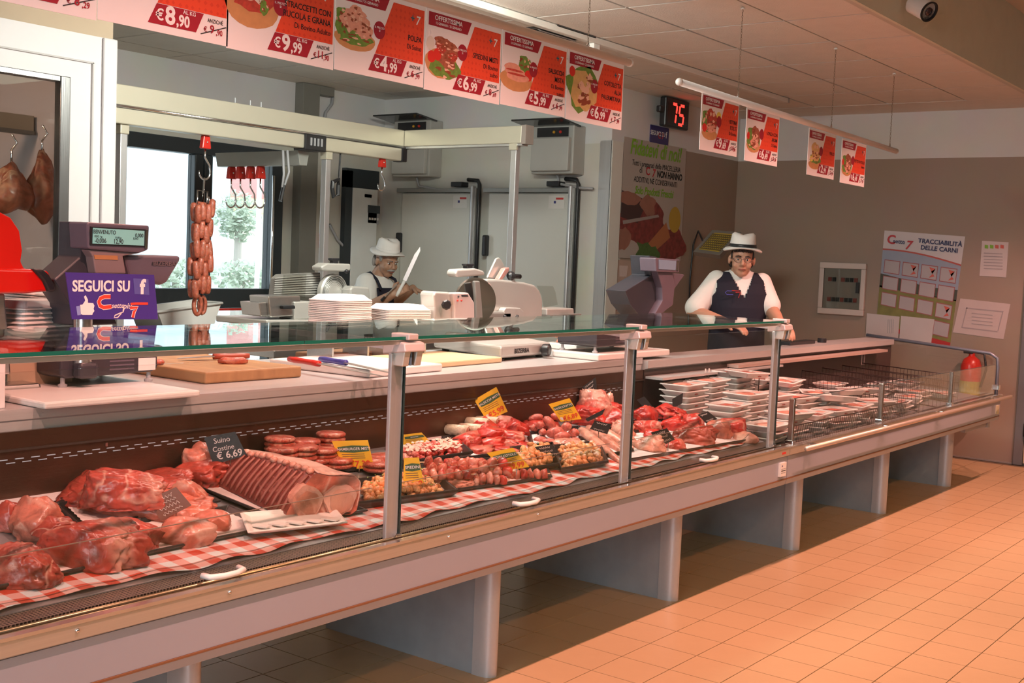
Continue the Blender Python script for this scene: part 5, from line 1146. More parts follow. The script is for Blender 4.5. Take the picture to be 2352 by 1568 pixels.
def stroke(pts, r, m, y, parent, name='logo_stroke'):
    P = [Vector((*[ony(u, v, y)[0]], y, ony(u, v, y).z)) for u, v in pts]; mb = MB(); L = []; Rr = []
    for i, p_ in enumerate(P):
        d = P[min(i + 1, len(P) - 1)] - P[max(i - 1, 0)]; n_ = Vector((-d.z, 0, d.x)).normalized() * r
        L.append(p_ + n_); Rr.append(p_ - n_)
    for i in range(len(P) - 1): mb.add([L[i], L[i + 1], Rr[i + 1], Rr[i]], [(0, 1, 2, 3)])
    return mb.build(name, m, parent)
M_LOGR = mat('logo_orange_red', (0.72, 0.06, 0.03), .5)
M_LOGW = mat('logo_cream', (0.85, 0.72, 0.70), .5)
Cst = [(254, 681), (240, 681), (231, 685), (227, 693), (230, 702), (238, 706), (256, 704)]
stroke(Cst, .0075, M_LOGW, yb - .0010, bs); stroke(Cst, .0055, M_LOGR, yb - .0013, bs)
TB('sette', .022, 270, 702, M_LOGW, .01, 1.0, .3); TB('più', .026, 292, 703, M_LOGW, .01, 1.0, .3)
stroke([(300, 698), (312, 697), (340, 697)], .004, M_LOGR, yb - .0012, bs)
for dr, mm, k in ((.0065, M_LOGW, 0), (.004, M_LOGR, 1)): stroke([(299, 707), (316, 706), (308, 716), (305, 729)], dr, mm, yb - .0010 - .0004 * k, bs)
stroke([(286, 706), (283, 716), (273, 720), (264, 724), (262, 729), (270, 729), (279, 719)], .0018, M_LOGW, yb - .0011, bs)
# ---- far scale
xs0 = onz(1345, 815, ZW).x; Y2 = 3.12
rbox('white_board', (5.06, 3.17, ZW + .017), (.68, .27, .032), 0.0, M_PE, 'white cutting board under the far scale', 'cutting board')
s2 = scale('weighing_scale', 'mauve and black shop scale near the man in dark vest', 2, 4.75, 5.24, Y2 - .05, Y2 + .18, ZW + .034)
OP([(1492, 587), (1510, 590), (1508, 640), (1522, 700), (1520, 730), (1478, 735), (1448, 700), (1436, 668), (1495, 632)], Y2 + .06, .12).build('head_side', mat('scale_blue_grey', (0.035, 0.038, 0.048), .4), s2, bevel=.004)
hd = OP([(1506, 592), (1562, 596), (1560, 626), (1508, 624)], Y2 + .0, .10).build('display_housing', M_SCP, s2, bevel=.006)
OP([(1514, 596), (1553, 599), (1552, 620), (1514, 618)], Y2 - .003, .004).build('lcd', mat('lcd_blue', (0.16, 0.2, 0.24), .25, emit=(.16, .2, .26), estr=.3), hd)
OP([(1555, 598), (1560, 598), (1558, 622), (1554, 620)], Y2 - .004, .004).build('chrome_key_strip', M_CHROME, hd)
OP([(1510, 622), (1545, 626), (1550, 660), (1546, 700), (1510, 728), (1500, 728), (1522, 690), (1521, 660)], Y2 + .02, .10).build('neck', M_SCP, s2, bevel=.004)
OP([(1541, 626), (1572, 630), (1570, 635), (1546, 668)], Y2 + .04, .12).build('printer_arm', M_SCP, s2, bevel=.004)
MB().cyl((4.98, Y2 + .07, ZW + .1), (4.98, Y2 + .07, ony(1490, 730, Y2 + .07).z), .026, 16).build('column', M_STEEL, s2, auto=True)

# ---- stacks of empty foam trays
M_FOAM = mat('white_foam', (0.82, 0.78, 0.74), .6, var=.02, bump=.05, bscale=300)
def foam_shape(L, Wd, H, up=False):
    mb = MB(); s = -1 if up else 1
    def ring(l, w, z, r=.016, n=4):
        pts = []
        for cx_, cy_, a0 in ((l / 2 - r, w / 2 - r, 0), (-l / 2 + r, w / 2 - r, 90), (-l / 2 + r, -w / 2 + r, 180), (l / 2 - r, -w / 2 + r, 270)):
            for k in range(n): a = math.radians(a0 + 90 * k / (n - 1)); pts.append((cx_ + r * math.cos(a), cy_ + r * math.sin(a), z))
        return pts
    rs = [ring(L - .05, Wd - .05, .003), ring(L - .012, Wd - .012, H - .002), ring(L - .006, Wd - .006, H + .001), ring(L, Wd, H), ring(L, Wd, H - .004), ring(L - .014, Wd - .014, H - .006), ring(L - .052, Wd - .052, 0)]
    n = len(rs[0]); base = len(mb.v)
    for r_ in rs: mb.v += [Vector(p) for p in r_]
    for i in range(len(rs) - 1):
        for k in range(n): mb.f.append((i * n + k, i * n + (k + 1) % n, (i + 1) * n + (k + 1) % n, (i + 1) * n + k))
    mb.f.append(tuple(range(n))); mb.f.append(tuple((len(rs) - 1) * n + k for k in range(n))[::-1])
    return mb
foam_inv = foam_shape(.24, .17, .025).xf(Matrix.Rotation(math.pi, 4, 'X')).mesh('foam_tray', M_FOAM)
foam_inv.shade_flat()
def tray_stack(u, v_top, d_y, n, ang, lab, grp, sc=1.0, dz=.0075):
    top = ony(u, v_top, d_y); z = top.z
    for k in range(n):
        o = bpy.data.objects.new('foam_tray', foam_inv); COL.objects.link(o)
        o.location = (top.x + random.uniform(-.002, .002), d_y + random.uniform(-.002, .002), z - k * dz); o.rotation_euler = (0, 0, ang); o.scale = (sc,) * 3
        tag(o, ('topmost ' if k == 0 else 'lowest ' if k == n - 1 else '') + lab, 'tray', grp)
    # plinth tray box the stack stands on down to the worktop
    return z - (n - 1) * dz - .025 * sc
zb = tray_stack(783, 676, 3.62, 14, 0.15, 'upturned white foam tray in the tall stack behind the service glass', 'tall stack of upturned foam trays')
zb2 = tray_stack(918, 698, 3.60, 9, -0.25, 'upturned white foam tray in the low stack below the man in white', 'low stack of upturned foam trays')
for (u, v, zt__, lab) in ((783, 676, zb, 'stainless riser tray under the tall stack of foam trays'), (918, 698, zb2, 'stainless riser tray under the low stack of foam trays')):
    p = ony(u, v, 3.61)
    tag(MB().box((p.x - .12, 3.53, ZW), (p.x + .12, 3.70, ZW + .012)).box((p.x - .11, 3.54, ZW + .012), (p.x - .10, 3.69, zt__)).box((p.x + .10, 3.54, ZW + .012), (p.x + .11, 3.69, zt__)).box((p.x - .12, 3.53, zt__ - .004), (p.x + .12, 3.70, zt__)).build('tray_riser', M_STEEL), lab, 'riser')
# tall leaning stack at the left, nested trays
for k in range(9):
    p = ony(62 + k * 1.0, 772 - k * 10.5, 3.45)
    o = bpy.data.objects.new('foam_tray', foam_inv); COL.objects.link(o); o.location = (p.x, 3.45, p.z); o.rotation_euler = (0.0, 0, .3)
    tag(o, 'upturned white foam tray in the loose stack between red slicer and scale', 'tray', 'stack of foam trays at the left')
for k in range(14):
    p = ony(118 - (k > 9) * (k - 9) * 2, 745 - k * 6.2, 3.62)
    o = bpy.data.objects.new('foam_tray', foam_inv); COL.objects.link(o); o.location = (p.x, 3.62, p.z); o.rotation_euler = (0.0, .10, .1)
    tag(o, 'upturned white foam tray in the leaning stack behind the near scale', 'tray', 'leaning stack of foam trays behind the scale')
p = ony(62, 772, 3.45); tag(MB().box((p.x - .11, 3.37, ZW), (p.x + .11, 3.53, p.z - .026)).box((p.x - .12, 3.36, p.z - .04), (p.x + .12, 3.54, p.z - .026)).build('tray_carton', mat('tan_carton', (0.50, .36, .24), .8)), 'tan carton under the loose stack of foam trays', 'carton')
p = ony(118, 745, 3.66); tag(MB().box((p.x - .10, 3.58, ZW), (p.x + .10, 3.74, p.z - .04)).box((p.x - .11, 3.57, p.z - .06), (p.x + .11, 3.75, p.z - .045)).build('tray_carton', MATS['tan_carton']), 'tan carton under the leaning stack of foam trays', 'carton')
# white plastic tub behind the sausages, on a small steel table
YTB = 5.95
st2 = thing('side_table', 'small stainless table under the white tub by the glazed door', 'table', (4.4, YTB + .1, 0))
x0, x1 = ony(362, 720, YTB).x, ony(508, 705, YTB).x; zt2 = ony(470, 696, YTB).z; ZS2 = zt2 - .16
MB().box((x0 - .05, YTB - .08, ZS2 - .03), (x1 + .1, YTB + .38, ZS2)).build('top', M_STEEL, st2, bevel=.004)
for x in (x0, x1 + .05):
    for y in (YTB - .03, YTB + .33): MB().box((x - .018, y - .018, 0), (x + .018, y + .018, ZS2 - .03)).build('leg', M_ALUZ, st2)
tb = thing('plastic_tub', 'white plastic tub behind the hanging sausages', 'tub', ((x0 + x1) / 2, YTB + .1, ZS2))
mb = MB(); pr = [(x0 + .05, ZS2), (x1 - .06, ZS2), (x1, zt2), (x0, zt2 - .05)]
mb.prism(pr, 1, YTB, YTB + .006).prism(pr, 1, YTB + .27, YTB + .276)
mb.box((x0 + .05, YTB, ZS2), (x1 - .06, YTB + .276, ZS2 + .006)); mb.add([(x0, YTB, zt2 - .05), (x0, YTB + .276, zt2 - .05), (x0 + .05, YTB + .276, ZS2), (x0 + .05, YTB, ZS2)], [(0, 1, 2, 3)]); mb.add([(x1, YTB, zt2), (x1, YTB + .276, zt2), (x1 - .06, YTB + .276, ZS2), (x1 - .06, YTB, ZS2)], [(0, 1, 2, 3)])
mb.build('body', M_WPLAST, tb)
MB().tube([(x0, YTB - .008, zt2 - .05), (x1, YTB - .008, zt2), (x1, YTB + .284, zt2), (x0, YTB + .284, zt2 - .05)], .009, 6, closed=True).build('rim', M_WPLAST, tb, smooth=True)

# ---- red slicer at the left edge
rs_ = thing('red_slicer', 'glossy red meat slicer cut off by the left edge', 'slicer', (1.85, 3.35, ZW))
M_GRED = mat('gloss_red', (0.56, 0.010, 0.005), .18, coat=.6)
Yr = 3.30
MB().box((1.45, Yr - .02, ZW), (2.0, Yr + .24, ZW + .035)).build('base', M_STEEL, rs_, bevel=.01)
OP([(-150, 640), (-150, 560), (-110, 500), (-60, 482), (-5, 484), (25, 500), (45, 530), (52, 575), (48, 600), (55, 615), (70, 620)], Yr, .14).build('body', M_GRED, rs_, bevel=.025, seg=4)
OP([(-150, 612), (75, 618), (112, 622), (126, 655), (122, 668), (60, 674), (-150, 676)], Yr - .03, .20).build('deck', M_GRED, rs_, bevel=.018, seg=4)
OP([(76, 617), (100, 618), (114, 630), (131, 660), (127, 670), (112, 671), (100, 645)], Yr - .04, .22).build('end_cap', M_BLACK, rs_, bevel=.010)
OP([(-40, 674), (12, 674), (16, 730), (22, 800), (26, 860), (-30, 860)], Yr + .02, .10).build('pedestal', M_STEEL, rs_, bevel=.006)
t = thing('white_block', 'white plastic block standing on the worktop under the red slicer', 'block', (1.62, 3.06, ZW))
a_, b_ = ony(-60, 830, 3.06), ony(14, 830, 3.06)
MB().box((a_.x, 3.06, ZW), (b_.x, 3.20, ony(0, 832, 3.06).z)).build('body', M_PE, t, bevel=.004)
MB().box((a_.x - .01, 3.055, ony(0, 832, 3.06).z), (b_.x + .008, 3.21, ony(0, 800, 3.06).z)).build('lid', M_PE, t, bevel=.008)

# ---- back worktable with the left slicer
YT = 4.55
wt = thing('work_table', 'stainless work table behind the staff walkway', 'table', (4.75, YT + .3, 0))
MB().box((4.05, YT, .89), (5.55, YT + .65, .93)).build('top', M_STEEL, wt, bevel=.005)
for x in (4.09, 5.51):
    for y in (YT + .04, YT + .61): MB().box((x - .02, y - .02, 0), (x + .02, y + .02, .89)).build('leg', M_ALUZ, wt)
MB().box((4.1, YT + .05, .25), (5.5, YT + .6, .27)).build('shelf', M_STEEL, wt)
M_SLIC = mat('slicer_alu', (0.55, 0.53, 0.49), .36, .45, var=.03); M_SLGR = mat('slicer_dark_grey', (0.25, .24, .22), .45, .3)  # second, darker grey for ribbed plate, rings, pillar and tray
sl1 = thing('meat_slicer', 'aluminium meat slicer with ribbed plate on the back work table', 'slicer', (4.7, YT + .2, .93))
Y1 = YT + .12
OP([(612, 735), (860, 732), (860, 745), (612, 750)], Y1 - .05, .4).build('base', M_SLIC, sl1, bevel=.006)
rb = OP([(633, 640), (645, 630), (735, 626), (738, 680), (628, 682)], Y1 + .14, .04).build('ribbed_plate', M_SLGR, sl1)
for k in range(9): OP([(632 - k * .3, 638 + k * 5), (736, 630 + k * 5.6), (736, 632 + k * 5.6), (632 - k * .3, 640 + k * 5)], Y1 + .135, .006).build('rib', M_SLIC, rb)
OP([(660, 631), (704, 629), (701, 684), (655, 686)], Y1 + .10, .03).build('clear_guard', glass('slicer_guard', (.9, .9, .88), ior=1.5), sl1)
cb = ony(763, 672, Y1 + .1); rr = 43 * mpp(cb)
bl = MB().lathe([(rr, -.012), (rr * 1.02, 0), (rr, .016), (rr * .93, .022), (rr * .9, .012), (rr * .3, .02), (.0, .02)], cb, 40, (0, -1, 0)).build('blade_cover', M_SLIC, sl1, auto=True)
for k in range(7): MB().lathe([(rr * (.3 + .085 * k), .0155), (rr * (.33 + .085 * k), .019), (rr * (.36 + .085 * k), .0155)], cb, 32, (0, -1, 0)).build('ring', M_SLGR, bl)
OP([(738, 612), (752, 604), (806, 606), (806, 621), (790, 624), (740, 622)], Y1 + .05, .08).build('sharpener', M_SLIC, sl1, bevel=.008)
OP([(765, 606), (766, 600), (762, 597), (762, 593), (781, 593), (781, 597), (777, 600), (777, 606)], Y1 + .07, .03).build('top_knob', M_BLACK, sl1, bevel=.003)
p = ony(796, 623, Y1 + .04); MB().sphere(p, .012, 10, 8).build('side_knob', M_BLACK, sl1, smooth=True)
OP([(805, 662), (812, 657), (848, 659), (850, 668), (852, 732), (803, 732)], Y1 + .02, .18).build('motor_housing', M_SLIC, sl1, bevel=.010)
OP([(616, 680), (690, 679), (694, 724), (622, 729)], Y1 - .02, .15).build('meat_carriage', M_STEEL, sl1, bevel=.006)
OP([(651, 702), (678, 701), (679, 709), (652, 710)], Y1 - .05, .03).build('carriage_handle', M_BLACK, sl1, bevel=.004)
OP([(595, 695), (615, 694), (622, 728), (600, 726)], Y1 - .0, .15).build('side_tray', M_STEEL, sl1, bevel=.004)
OP([(676, 693), (720, 692), (726, 732), (676, 734)], Y1 - .03, .12).build('front_box', M_SLIC, sl1, bevel=.006)
# ---- right slicer on the worktop
Y3 = 3.26
sl2 = thing('meat_slicer', 'large aluminium meat slicer with round blade on the counter worktop', 'slicer', (4.55, Y3 + .3, ZW))
for x, y in ((4.30, 3.30), (4.66, 3.34), (4.90, 3.74), (4.48, 3.78)): MB().lathe([(.018, 0), (.02, .01), (.012, .014)], (x, y, ZW), 12).build('foot', M_BLACK, sl2)
MB().prism([(4.25, Y3), (4.70, Y3 + .04), (4.97, 3.79), (4.44, 3.83)], 2, ZW + .014, ZW + .072).build('base', M_SLIC, sl2, bevel=.014, seg=3)
fe = Vector((.45, .04, 0)).normalized()
text('BIZERBA', .030, frame(Vector((4.43, Y3 + .0135, ZW + .042)), fe, (0, 0, 1)), M_INK, sl2, bold=.015, wide=1.15, ext=.0003)
p = ony(1247, 803, Y3 + .02); MB().lathe([(.028, 0), (.03, .012), (.03, .03), (.024, .036)], p, 20, (.3, -.95, 0)).build('thickness_knob', M_BLACK, sl2, auto=True)
Yb = 3.66
OP([(1118, 641), (1145, 641), (1205, 648), (1230, 655), (1241, 668), (1247, 690), (1246, 735), (1246, 765), (1130, 770)], Yb, .05).build('gauge_plate', M_SLIC, sl2, bevel=.012, seg=3)
MB().box((4.55, 3.62, ZW + .07), (4.80, 3.76, ZW + .20)).build('pillar', M_SLGR, sl2, bevel=.01)
cb = ony(1092, 690, Yb - .05); rr = 52 * mpp(cb); bax = (-.42, -.9, .05)
bl = MB().lathe([(rr * .80, -.006), (rr * .97, -.008), (rr * 1.02, 0), (rr * .97, .010), (rr * .80, .012)], cb, 56, bax).build('blade_ring', M_CHROME, sl2, auto=True)
MB().lathe([(0, -.004), (rr * .82, -.004), (rr * .82, .004), (0, .004)], cb, 40, bax).build('blade', mat('blade_dark', (.16, .15, .15), .15, .9), bl)
OP([(1091, 645), (1103, 645), (1108, 700), (1110, 735), (1095, 735), (1094, 690)], Yb - .10, .02).build('blade_support', M_SLGR, sl2, bevel=.006)
OP([(1046, 630), (1050, 619), (1092, 616), (1112, 622), (1115, 632), (1090, 634), (1052, 637)], Yb - .08, .06).build('sharpener', M_SLIC, sl2, bevel=.008)
OP([(1074, 617), (1074, 611), (1071, 610), (1071, 606), (1090, 606), (1090, 610), (1086, 611), (1086, 617)], Yb - .06, .03).build('top_knob', M_BLACK, sl2, bevel=.003)
OP([(997, 678), (1000, 669), (1034, 671), (1038, 680), (1040, 760), (994, 760), (999, 705)], Yb - .14, .09).build('motor_housing', M_SLIC, sl2, bevel=.010, seg=3)
p = ony(1020, 699, Yb - .15); MB().lathe([(.008, -.005), (.010, .02), (.022, .022), (.024, .034), (.018, .042)], p, 8, (-.5, -.85, 0)).build('housing_knob', M_BLACK, sl2)
cpn = OP([(1040, 673), (1076, 672), (1090, 695), (1091, 755), (1046, 755), (1044, 700)], Yb - .16, .06).build('control_panel', mat('panel_pinkish', (0.62, .52, .50), .35, .3), sl2, bevel=.006)
for u, v in ((1053, 681), (1051, 690), (1060, 690)): MB().sphere(ony(u, v, Yb - .162), .005, 8, 6).build('button', M_RED if v > 685 else M_BLACK, cpn, smooth=True)
OP([(1060, 677), (1074, 677), (1076, 681), (1061, 681)], Yb - .162, .002).build('panel_print', M_INK, cpn)
OP([(1122, 632), (1140, 594), (1146, 591), (1151, 595), (1164, 620), (1160, 632), (1148, 642), (1120, 638)], Yb + .06, .012).build('meat_pusher', M_SLIC, sl2, bevel=.004)
OP([(1146, 641), (1161, 616), (1170, 614), (1170, 622), (1154, 643)], Yb + .02, .03).build('pusher_lever', mat('lever_pink', (0.60, .30, .26), .35, .3), sl2, bevel=.004)
p = ony(1170, 633, Yb + .02); MB().lathe([(.012, -.01), (.022, 0), (.022, .02), (.012, .03)], p, 16, (1, -.3, 0)).build('lever_knob', M_BLACK, sl2, auto=True)
MB().tube([ony(1172, 633, Yb + .02), ony(1194, 635, Yb + .02)], .013, 10).build('lever_grip', M_BLACK, sl2, smooth=True)
bk = OP([(1158, 712), (1162, 706), (1196, 707), (1204, 715), (1203, 740), (1156, 742)], Yb - .04, .04).build('slice_deflector', M_SLIC, sl2, bevel=.006)
for u in (1160, 1188): MB().sphere(ony(u, 727, Yb - .045), .010, 8, 6).build('bolt', M_BLACK, bk, smooth=True)
OP([(1234, 656), (1270, 657), (1276, 670), (1281, 700), (1250, 706), (1246, 680)], Yb + .06, .005).build('clear_guard', MATS['slicer_guard'], sl2)
MB().prism([PXZ(1246, 708, Yb + .05), PXZ(1308, 707, Yb + .05), PXZ(1309, 722, Yb + .05), PXZ(1246, 724, Yb + .05)], 1, Yb + .02, Yb + .16).build('carriage', M_SLIC, sl2, bevel=.006)
MB().prism([PXZ(1246, 722, Yb + .05), PXZ(1319, 719, Yb + .05), PXZ(1316, 726, Yb + .05), PXZ(1246, 728, Yb + .05)], 1, Yb - .0, Yb + .18).build('carriage_tray', M_SLGR, sl2)
# tray of bacon pieces behind the right slicer
bt = thing('scrap_tray', 'pale board piled with pink bacon strips behind the right slicer', 'board', onz(1300, 790, ZW + .03))
MB().cbox((5.34, 3.55, ZW + .016), (.42, .22, .03)).build('board', M_PE, bt, bevel=.004)
st_ = MB(); rn = random.Random(9)
for k in range(26):
    c = Vector((5.30 + rn.uniform(-.12, .1), 3.55 + rn.uniform(-.07, .07), ZW + .04 + rn.uniform(0, .03))); a = rn.uniform(0, 3.1); d = Vector((math.cos(a), math.sin(a), rn.uniform(-.2, .2)))
    st_.tube([c - d * .05, c - d * .02 + Vector((0, 0, .006)), c + d * .02, c + d * .05], [.005, .010, .010, .004], 6)
stuff(st_.build('bacon_strips', meat_mat('bacon', (0.62, .18, .10), (0.85, .52, .38), .6, 18), bt, smooth=True))
# small dark things on the far ledge
p = onz(1820, 785, .975); t = tag(MB().box((7.1, 3.12, .962), (7.5, 3.19, .985)).cyl((7.66, 3.14, .962), (7.66, 3.14, .992), .030, 14).build('dark_ledge_fitting', M_BLACK, bevel=.004), 'low black fitting on the rear ledge behind the case', 'fitting')
# ------------------------------------------------------------------ meat on the deck
FWH = Vector((fwd.x, fwd.y, 0)).normalized(); RTH = Vector((right.x, right.y, 0)).normalized()
FAT = (0.80, 0.50, 0.40)
M_PORK = meat_mat('pork_lean', (0.42, 0.060, 0.040), (0.64, 0.34, 0.26), .42, 7)
M_PORK2 = meat_mat('pork_dark', (0.33, 0.042, 0.027), (0.60, 0.30, 0.22), .35, 8)
M_PORKP = meat_mat('pork_pale', (0.54, 0.15, 0.10), (0.68, 0.40, 0.31), .5, 7)
M_BEEF = meat_mat('beef_red', (0.46, 0.024, 0.016), (0.60, 0.20, 0.14), .3, 9)
M_BEEFF = meat_mat('beef_fatty', (0.46, 0.036, 0.025), (0.68, 0.34, 0.26), .7, 9)
M_FATP = meat_mat('pale_fat', (0.60, 0.25, 0.18), (0.74, 0.44, 0.34), .7, 10)
M_MINCE = meat_mat('minced_burger', (0.58, 0.09, 0.05), (0.78, 0.36, 0.24), .7, 60, .3, fine=.6)
M_CHICK = meat_mat('marinated_dice', (0.66, 0.26, 0.09), (0.80, 0.52, 0.24), .7, 30)
M_BROWNM = meat_mat('loin_inner', (0.17, 0.030, 0.024), (0.38, 0.13, 0.10), .4, 12)
def lump_mesh(name, size, seed, m, sub=4, amp=.22, freq=1.2, sq=.8, base=.55):
    if sub == 4 and size[0] > .16: sub = 5
    bm = bmesh.new(); bmesh.ops.create_icosphere(bm, subdivisions=sub, radius=1.0)
    sv_ = Vector((seed * 3.7, seed * 1.3, seed * 2.1)); rl_ = random.Random(seed * 13 + 5)
    planes = []
    for k in range(5 if sub >= 3 else 3):
        n_ = Vector((rl_.uniform(-1, 1), rl_.uniform(-1, .4), rl_.uniform(-.1, 1))).normalized(); planes.append((n_, rl_.uniform(.58, .85)))
    for v in bm.verts:
        p = v.co.copy()
        p = Vector([math.copysign(abs(c) ** sq, c) for c in p])
        n_ = noise.fractal(p * freq + sv_, 1.0, 2.0, 3)
        rd = 1 - abs(noise.noise(p * freq * 1.6 + sv_ * 2)) * 2
        p = p * (1 + amp * 1.1 * n_ - amp * .75 * max(0, rd) ** 4)
        for nn, d_ in planes:
            e_ = p.dot(nn) - d_
            if e_ > 0: p = p - nn * e_ * .82
        r2_ = (1 - abs(noise.noise(p * 3.1 + sv_ * 3)) * 2); r3_ = (1 - abs(noise.noise(Vector((p.x * 4, p.y * 9, p.z * 9)) + sv_)) * 2)
        p = p * (1 - .055 * max(0, r2_) ** 3 - .022 * max(0, r3_) ** 2 + .03 * noise.noise(p * 6 + sv_) + .014 * noise.noise(p * 14 + sv_))
        if p.z < -base: p.z = -base - (p.z + base) * 0.05
        v.co = Vector((p.x * size[0] / 2 * 1.06, p.y * size[1] / 2 * 1.06, (p.z + base) * size[2] / (.92 + base)))
    me = bpy.data.meshes.new(name); bm.to_mesh(me); bm.free(); me.materials.append(m)
    me.polygons.foreach_set('use_smooth', [True] * len(me.polygons)); return me
def chunk(name, bb, m, seed, lab, cat='meat', dz=0.0, dep=.7, tilt=0.0, sub=4, amp=.22, grp=None, turn=0.0, sq=.8, hmul=1.0, freq=1.2):
    """a lump of meat whose outline fills the photo box bb, standing on the deck (or dz above it)"""
    u0, v0, u1, v1 = bb
    g = ondeck((u0 + u1) / 2, v1 - 2, dz); k = mpp(g); w = (u1 - u0) * k * 1.10
    dp = w * dep; h = max(((v1 - v0) * k - .22 * dp) * 1.12, .018) * hmul
    c = g + FWH * dp * .5
    if c.y + dp * .4 > 3.0: c.y = 3.0 - dp * .4
    c.z = deckz(c.y) + dz
    o = bpy.data.objects.new(name, lump_mesh(name, (w, dp, h), seed, m, sub, amp, freq, sq)); COL.objects.link(o); o.location = c
    o.rotation_euler = (math.atan(DK) * .5, tilt, math.atan2(RTH.y, RTH.x) + turn)
    return tag(o, lab, cat, grp)
# trays under the meat
M_TRAYB = mat('black_tray', (0.02, 0.018, 0.02), .3); M_LINER = mat('paper_liner', (0.74, 0.66, 0.66), .7, bump=.25, bscale=220)
def meat_tray(px4, lab, liner=True, dz=.004, name='display_tray', h=.016):
    P = [ondeck(u, v, dz) for u, v in px4]; c = sum(P, Vector()) / 4; t = thing(name, lab, 'tray', c)
    up = Vector((0, 0, h)); ins = [p + (c - p).normalized() * .018 for p in P]
    mb = MB(); mb.add([*ins, *[p + up for p in P], *[p + up + (p - c).normalized() * .010 for p in P], *[p + up * .7 + (p - c).normalized() * .012 for p in P], *[p - Vector((0, 0, .002)) for p in ins]],
        [(0, 1, 2, 3)] + [(a + i, a + (i + 1) % 4, a + 4 + (i + 1) % 4, a + 4 + i) for a in (0, 4, 8, 12) for i in range(4)] + [(16, 17, 18, 19)])
    mb.build('tray', M_TRAYB, t, bevel=.004)
    if liner:
        L = [p + (c - p).normalized() * .03 + Vector((0, 0, .006)) for p in P]; pts = []
        for i in range(4):
            a, b = L[i], L[(i + 1) % 4]; n_ = max(6, int((b - a).length / .012)); o_ = (((a + b) / 2) - c).normalized()
            for k in range(n_): pts.append(a.lerp(b, k / n_) + o_ * (.004 if k % 2 else 0))
        MB().poly(pts).build('paper_liner', M_LINER, t)
    return t
meat_tray([(-120, 1185), (130, 1165), (228, 1120), (-60, 1140)], 'black tray with paper liner at the rear left of the case')
meat_tray([(-80, 1375), (300, 1290), (215, 1238), (-110, 1300)], 'black tray with paper liner at the front left of the case')
meat_tray([(305, 1285), (632, 1216), (525, 1172), (200, 1222)], 'black tray with white liner under the pale pork cutlets')
meat_tray([(655, 1206), (838, 1180), (600, 1085), (430, 1115)], 'black tray with liner under the rib loin')
meat_tray([(190, 1222), (500, 1160), (420, 1118), (130, 1168)], 'black tray under the large rolled pork shoulder')
w_ = meat_tray([(575, 1228), (790, 1205), (760, 1168), (560, 1185)], 'white plastic tray lid lying empty on the checked cloth', False, .024, 'white_tray_lid', .010)
w_.children[0].data.materials[0] = M_WPLAST
for k in range(5):
    p = ondeck(600 + k * 40, 1207 - k * 4, .030); MB().cbox(p, (.03, .05, .004), Matrix.Rotation(.3, 3, 'Z')).build('tray_rib', M_WPLAST, w_)
S = 0
chunk('pork_cut', (42, 1052, 214, 1144), M_PORK2, 1, 'dark red pork piece on the rear left tray', dep=.8)
chunk('pork_cut', (236, 1058, 366, 1108), M_PORK, 2, 'flat red pork piece behind the rolled shoulder', dep=1.0, dz=.03)
chunk('pork_cut', (335, 1032, 470, 1112), M_PORK, 3, 'upright pork piece behind the chalk price card', dep=.7)
chunk('pork_cut', (404, 1022, 492, 1108), M_PORKP, 4, 'fat edged pork piece touching the rib loin', dep=.7, dz=.01)
chunk('pork_slab', (132, 1118, 470, 1208), M_PORKP, 5, 'wide pale pork slab under the rolled shoulder', dep=.45, amp=.16)
chunk('pork_shoulder', (150, 1082, 364, 1180), M_PORK, 6, 'large rolled pork shoulder on top of the pale slab', dep=.5, dz=.035, amp=.2)
chunk('pork_cut', (380, 1100, 468, 1180), M_PORKP, 7, 'pink pork end beside the rolled shoulder', dep=.7, dz=.02)
chunk('pork_cut', (-40, 1148, 42, 1228), M_PORK, 8, 'pork piece cut by the left edge, behind', dep=.8)
chunk('pork_cut', (8, 1146, 134, 1250), M_PORKP, 9, 'upright pork steak with white seam at the left', dep=.6)
chunk('pork_neck', (58, 1186, 292, 1322), M_PORK2, 10, 'big dark pork neck at the front left', dep=.55, amp=.25)
chunk('pork_neck', (180, 1238, 290, 1318), M_PORK2, 31, 'fat edged end piece at the front left', dep=.7)
chunk('pork_cut', (-60, 1240, 108, 1362), M_PORK2, 11, 'marbled pork piece in the bottom left corner', dep=.7)
chunk('pork_cutlet', (198, 1192, 352, 1276), M_PORK, 12, 'thick pork cutlet left of two pale ones', dep=.65, amp=.16)
chunk('pork_cutlet', (350, 1188, 478, 1266), M_PORKP, 13, 'pale pork cutlet in the middle of the white liner', dep=.6, amp=.12, sq=.9)
chunk('pork_cutlet', (428, 1172, 526, 1228), M_PORKP, 14, 'pale pork cutlet nearest the white tray lid', dep=.7, amp=.12, sq=.9)
chunk('pork_cut', (60, 1188, 150, 1240), M_PORK2, 15, 'reddish pork top behind the big dark neck', dep=.8, dz=.03)

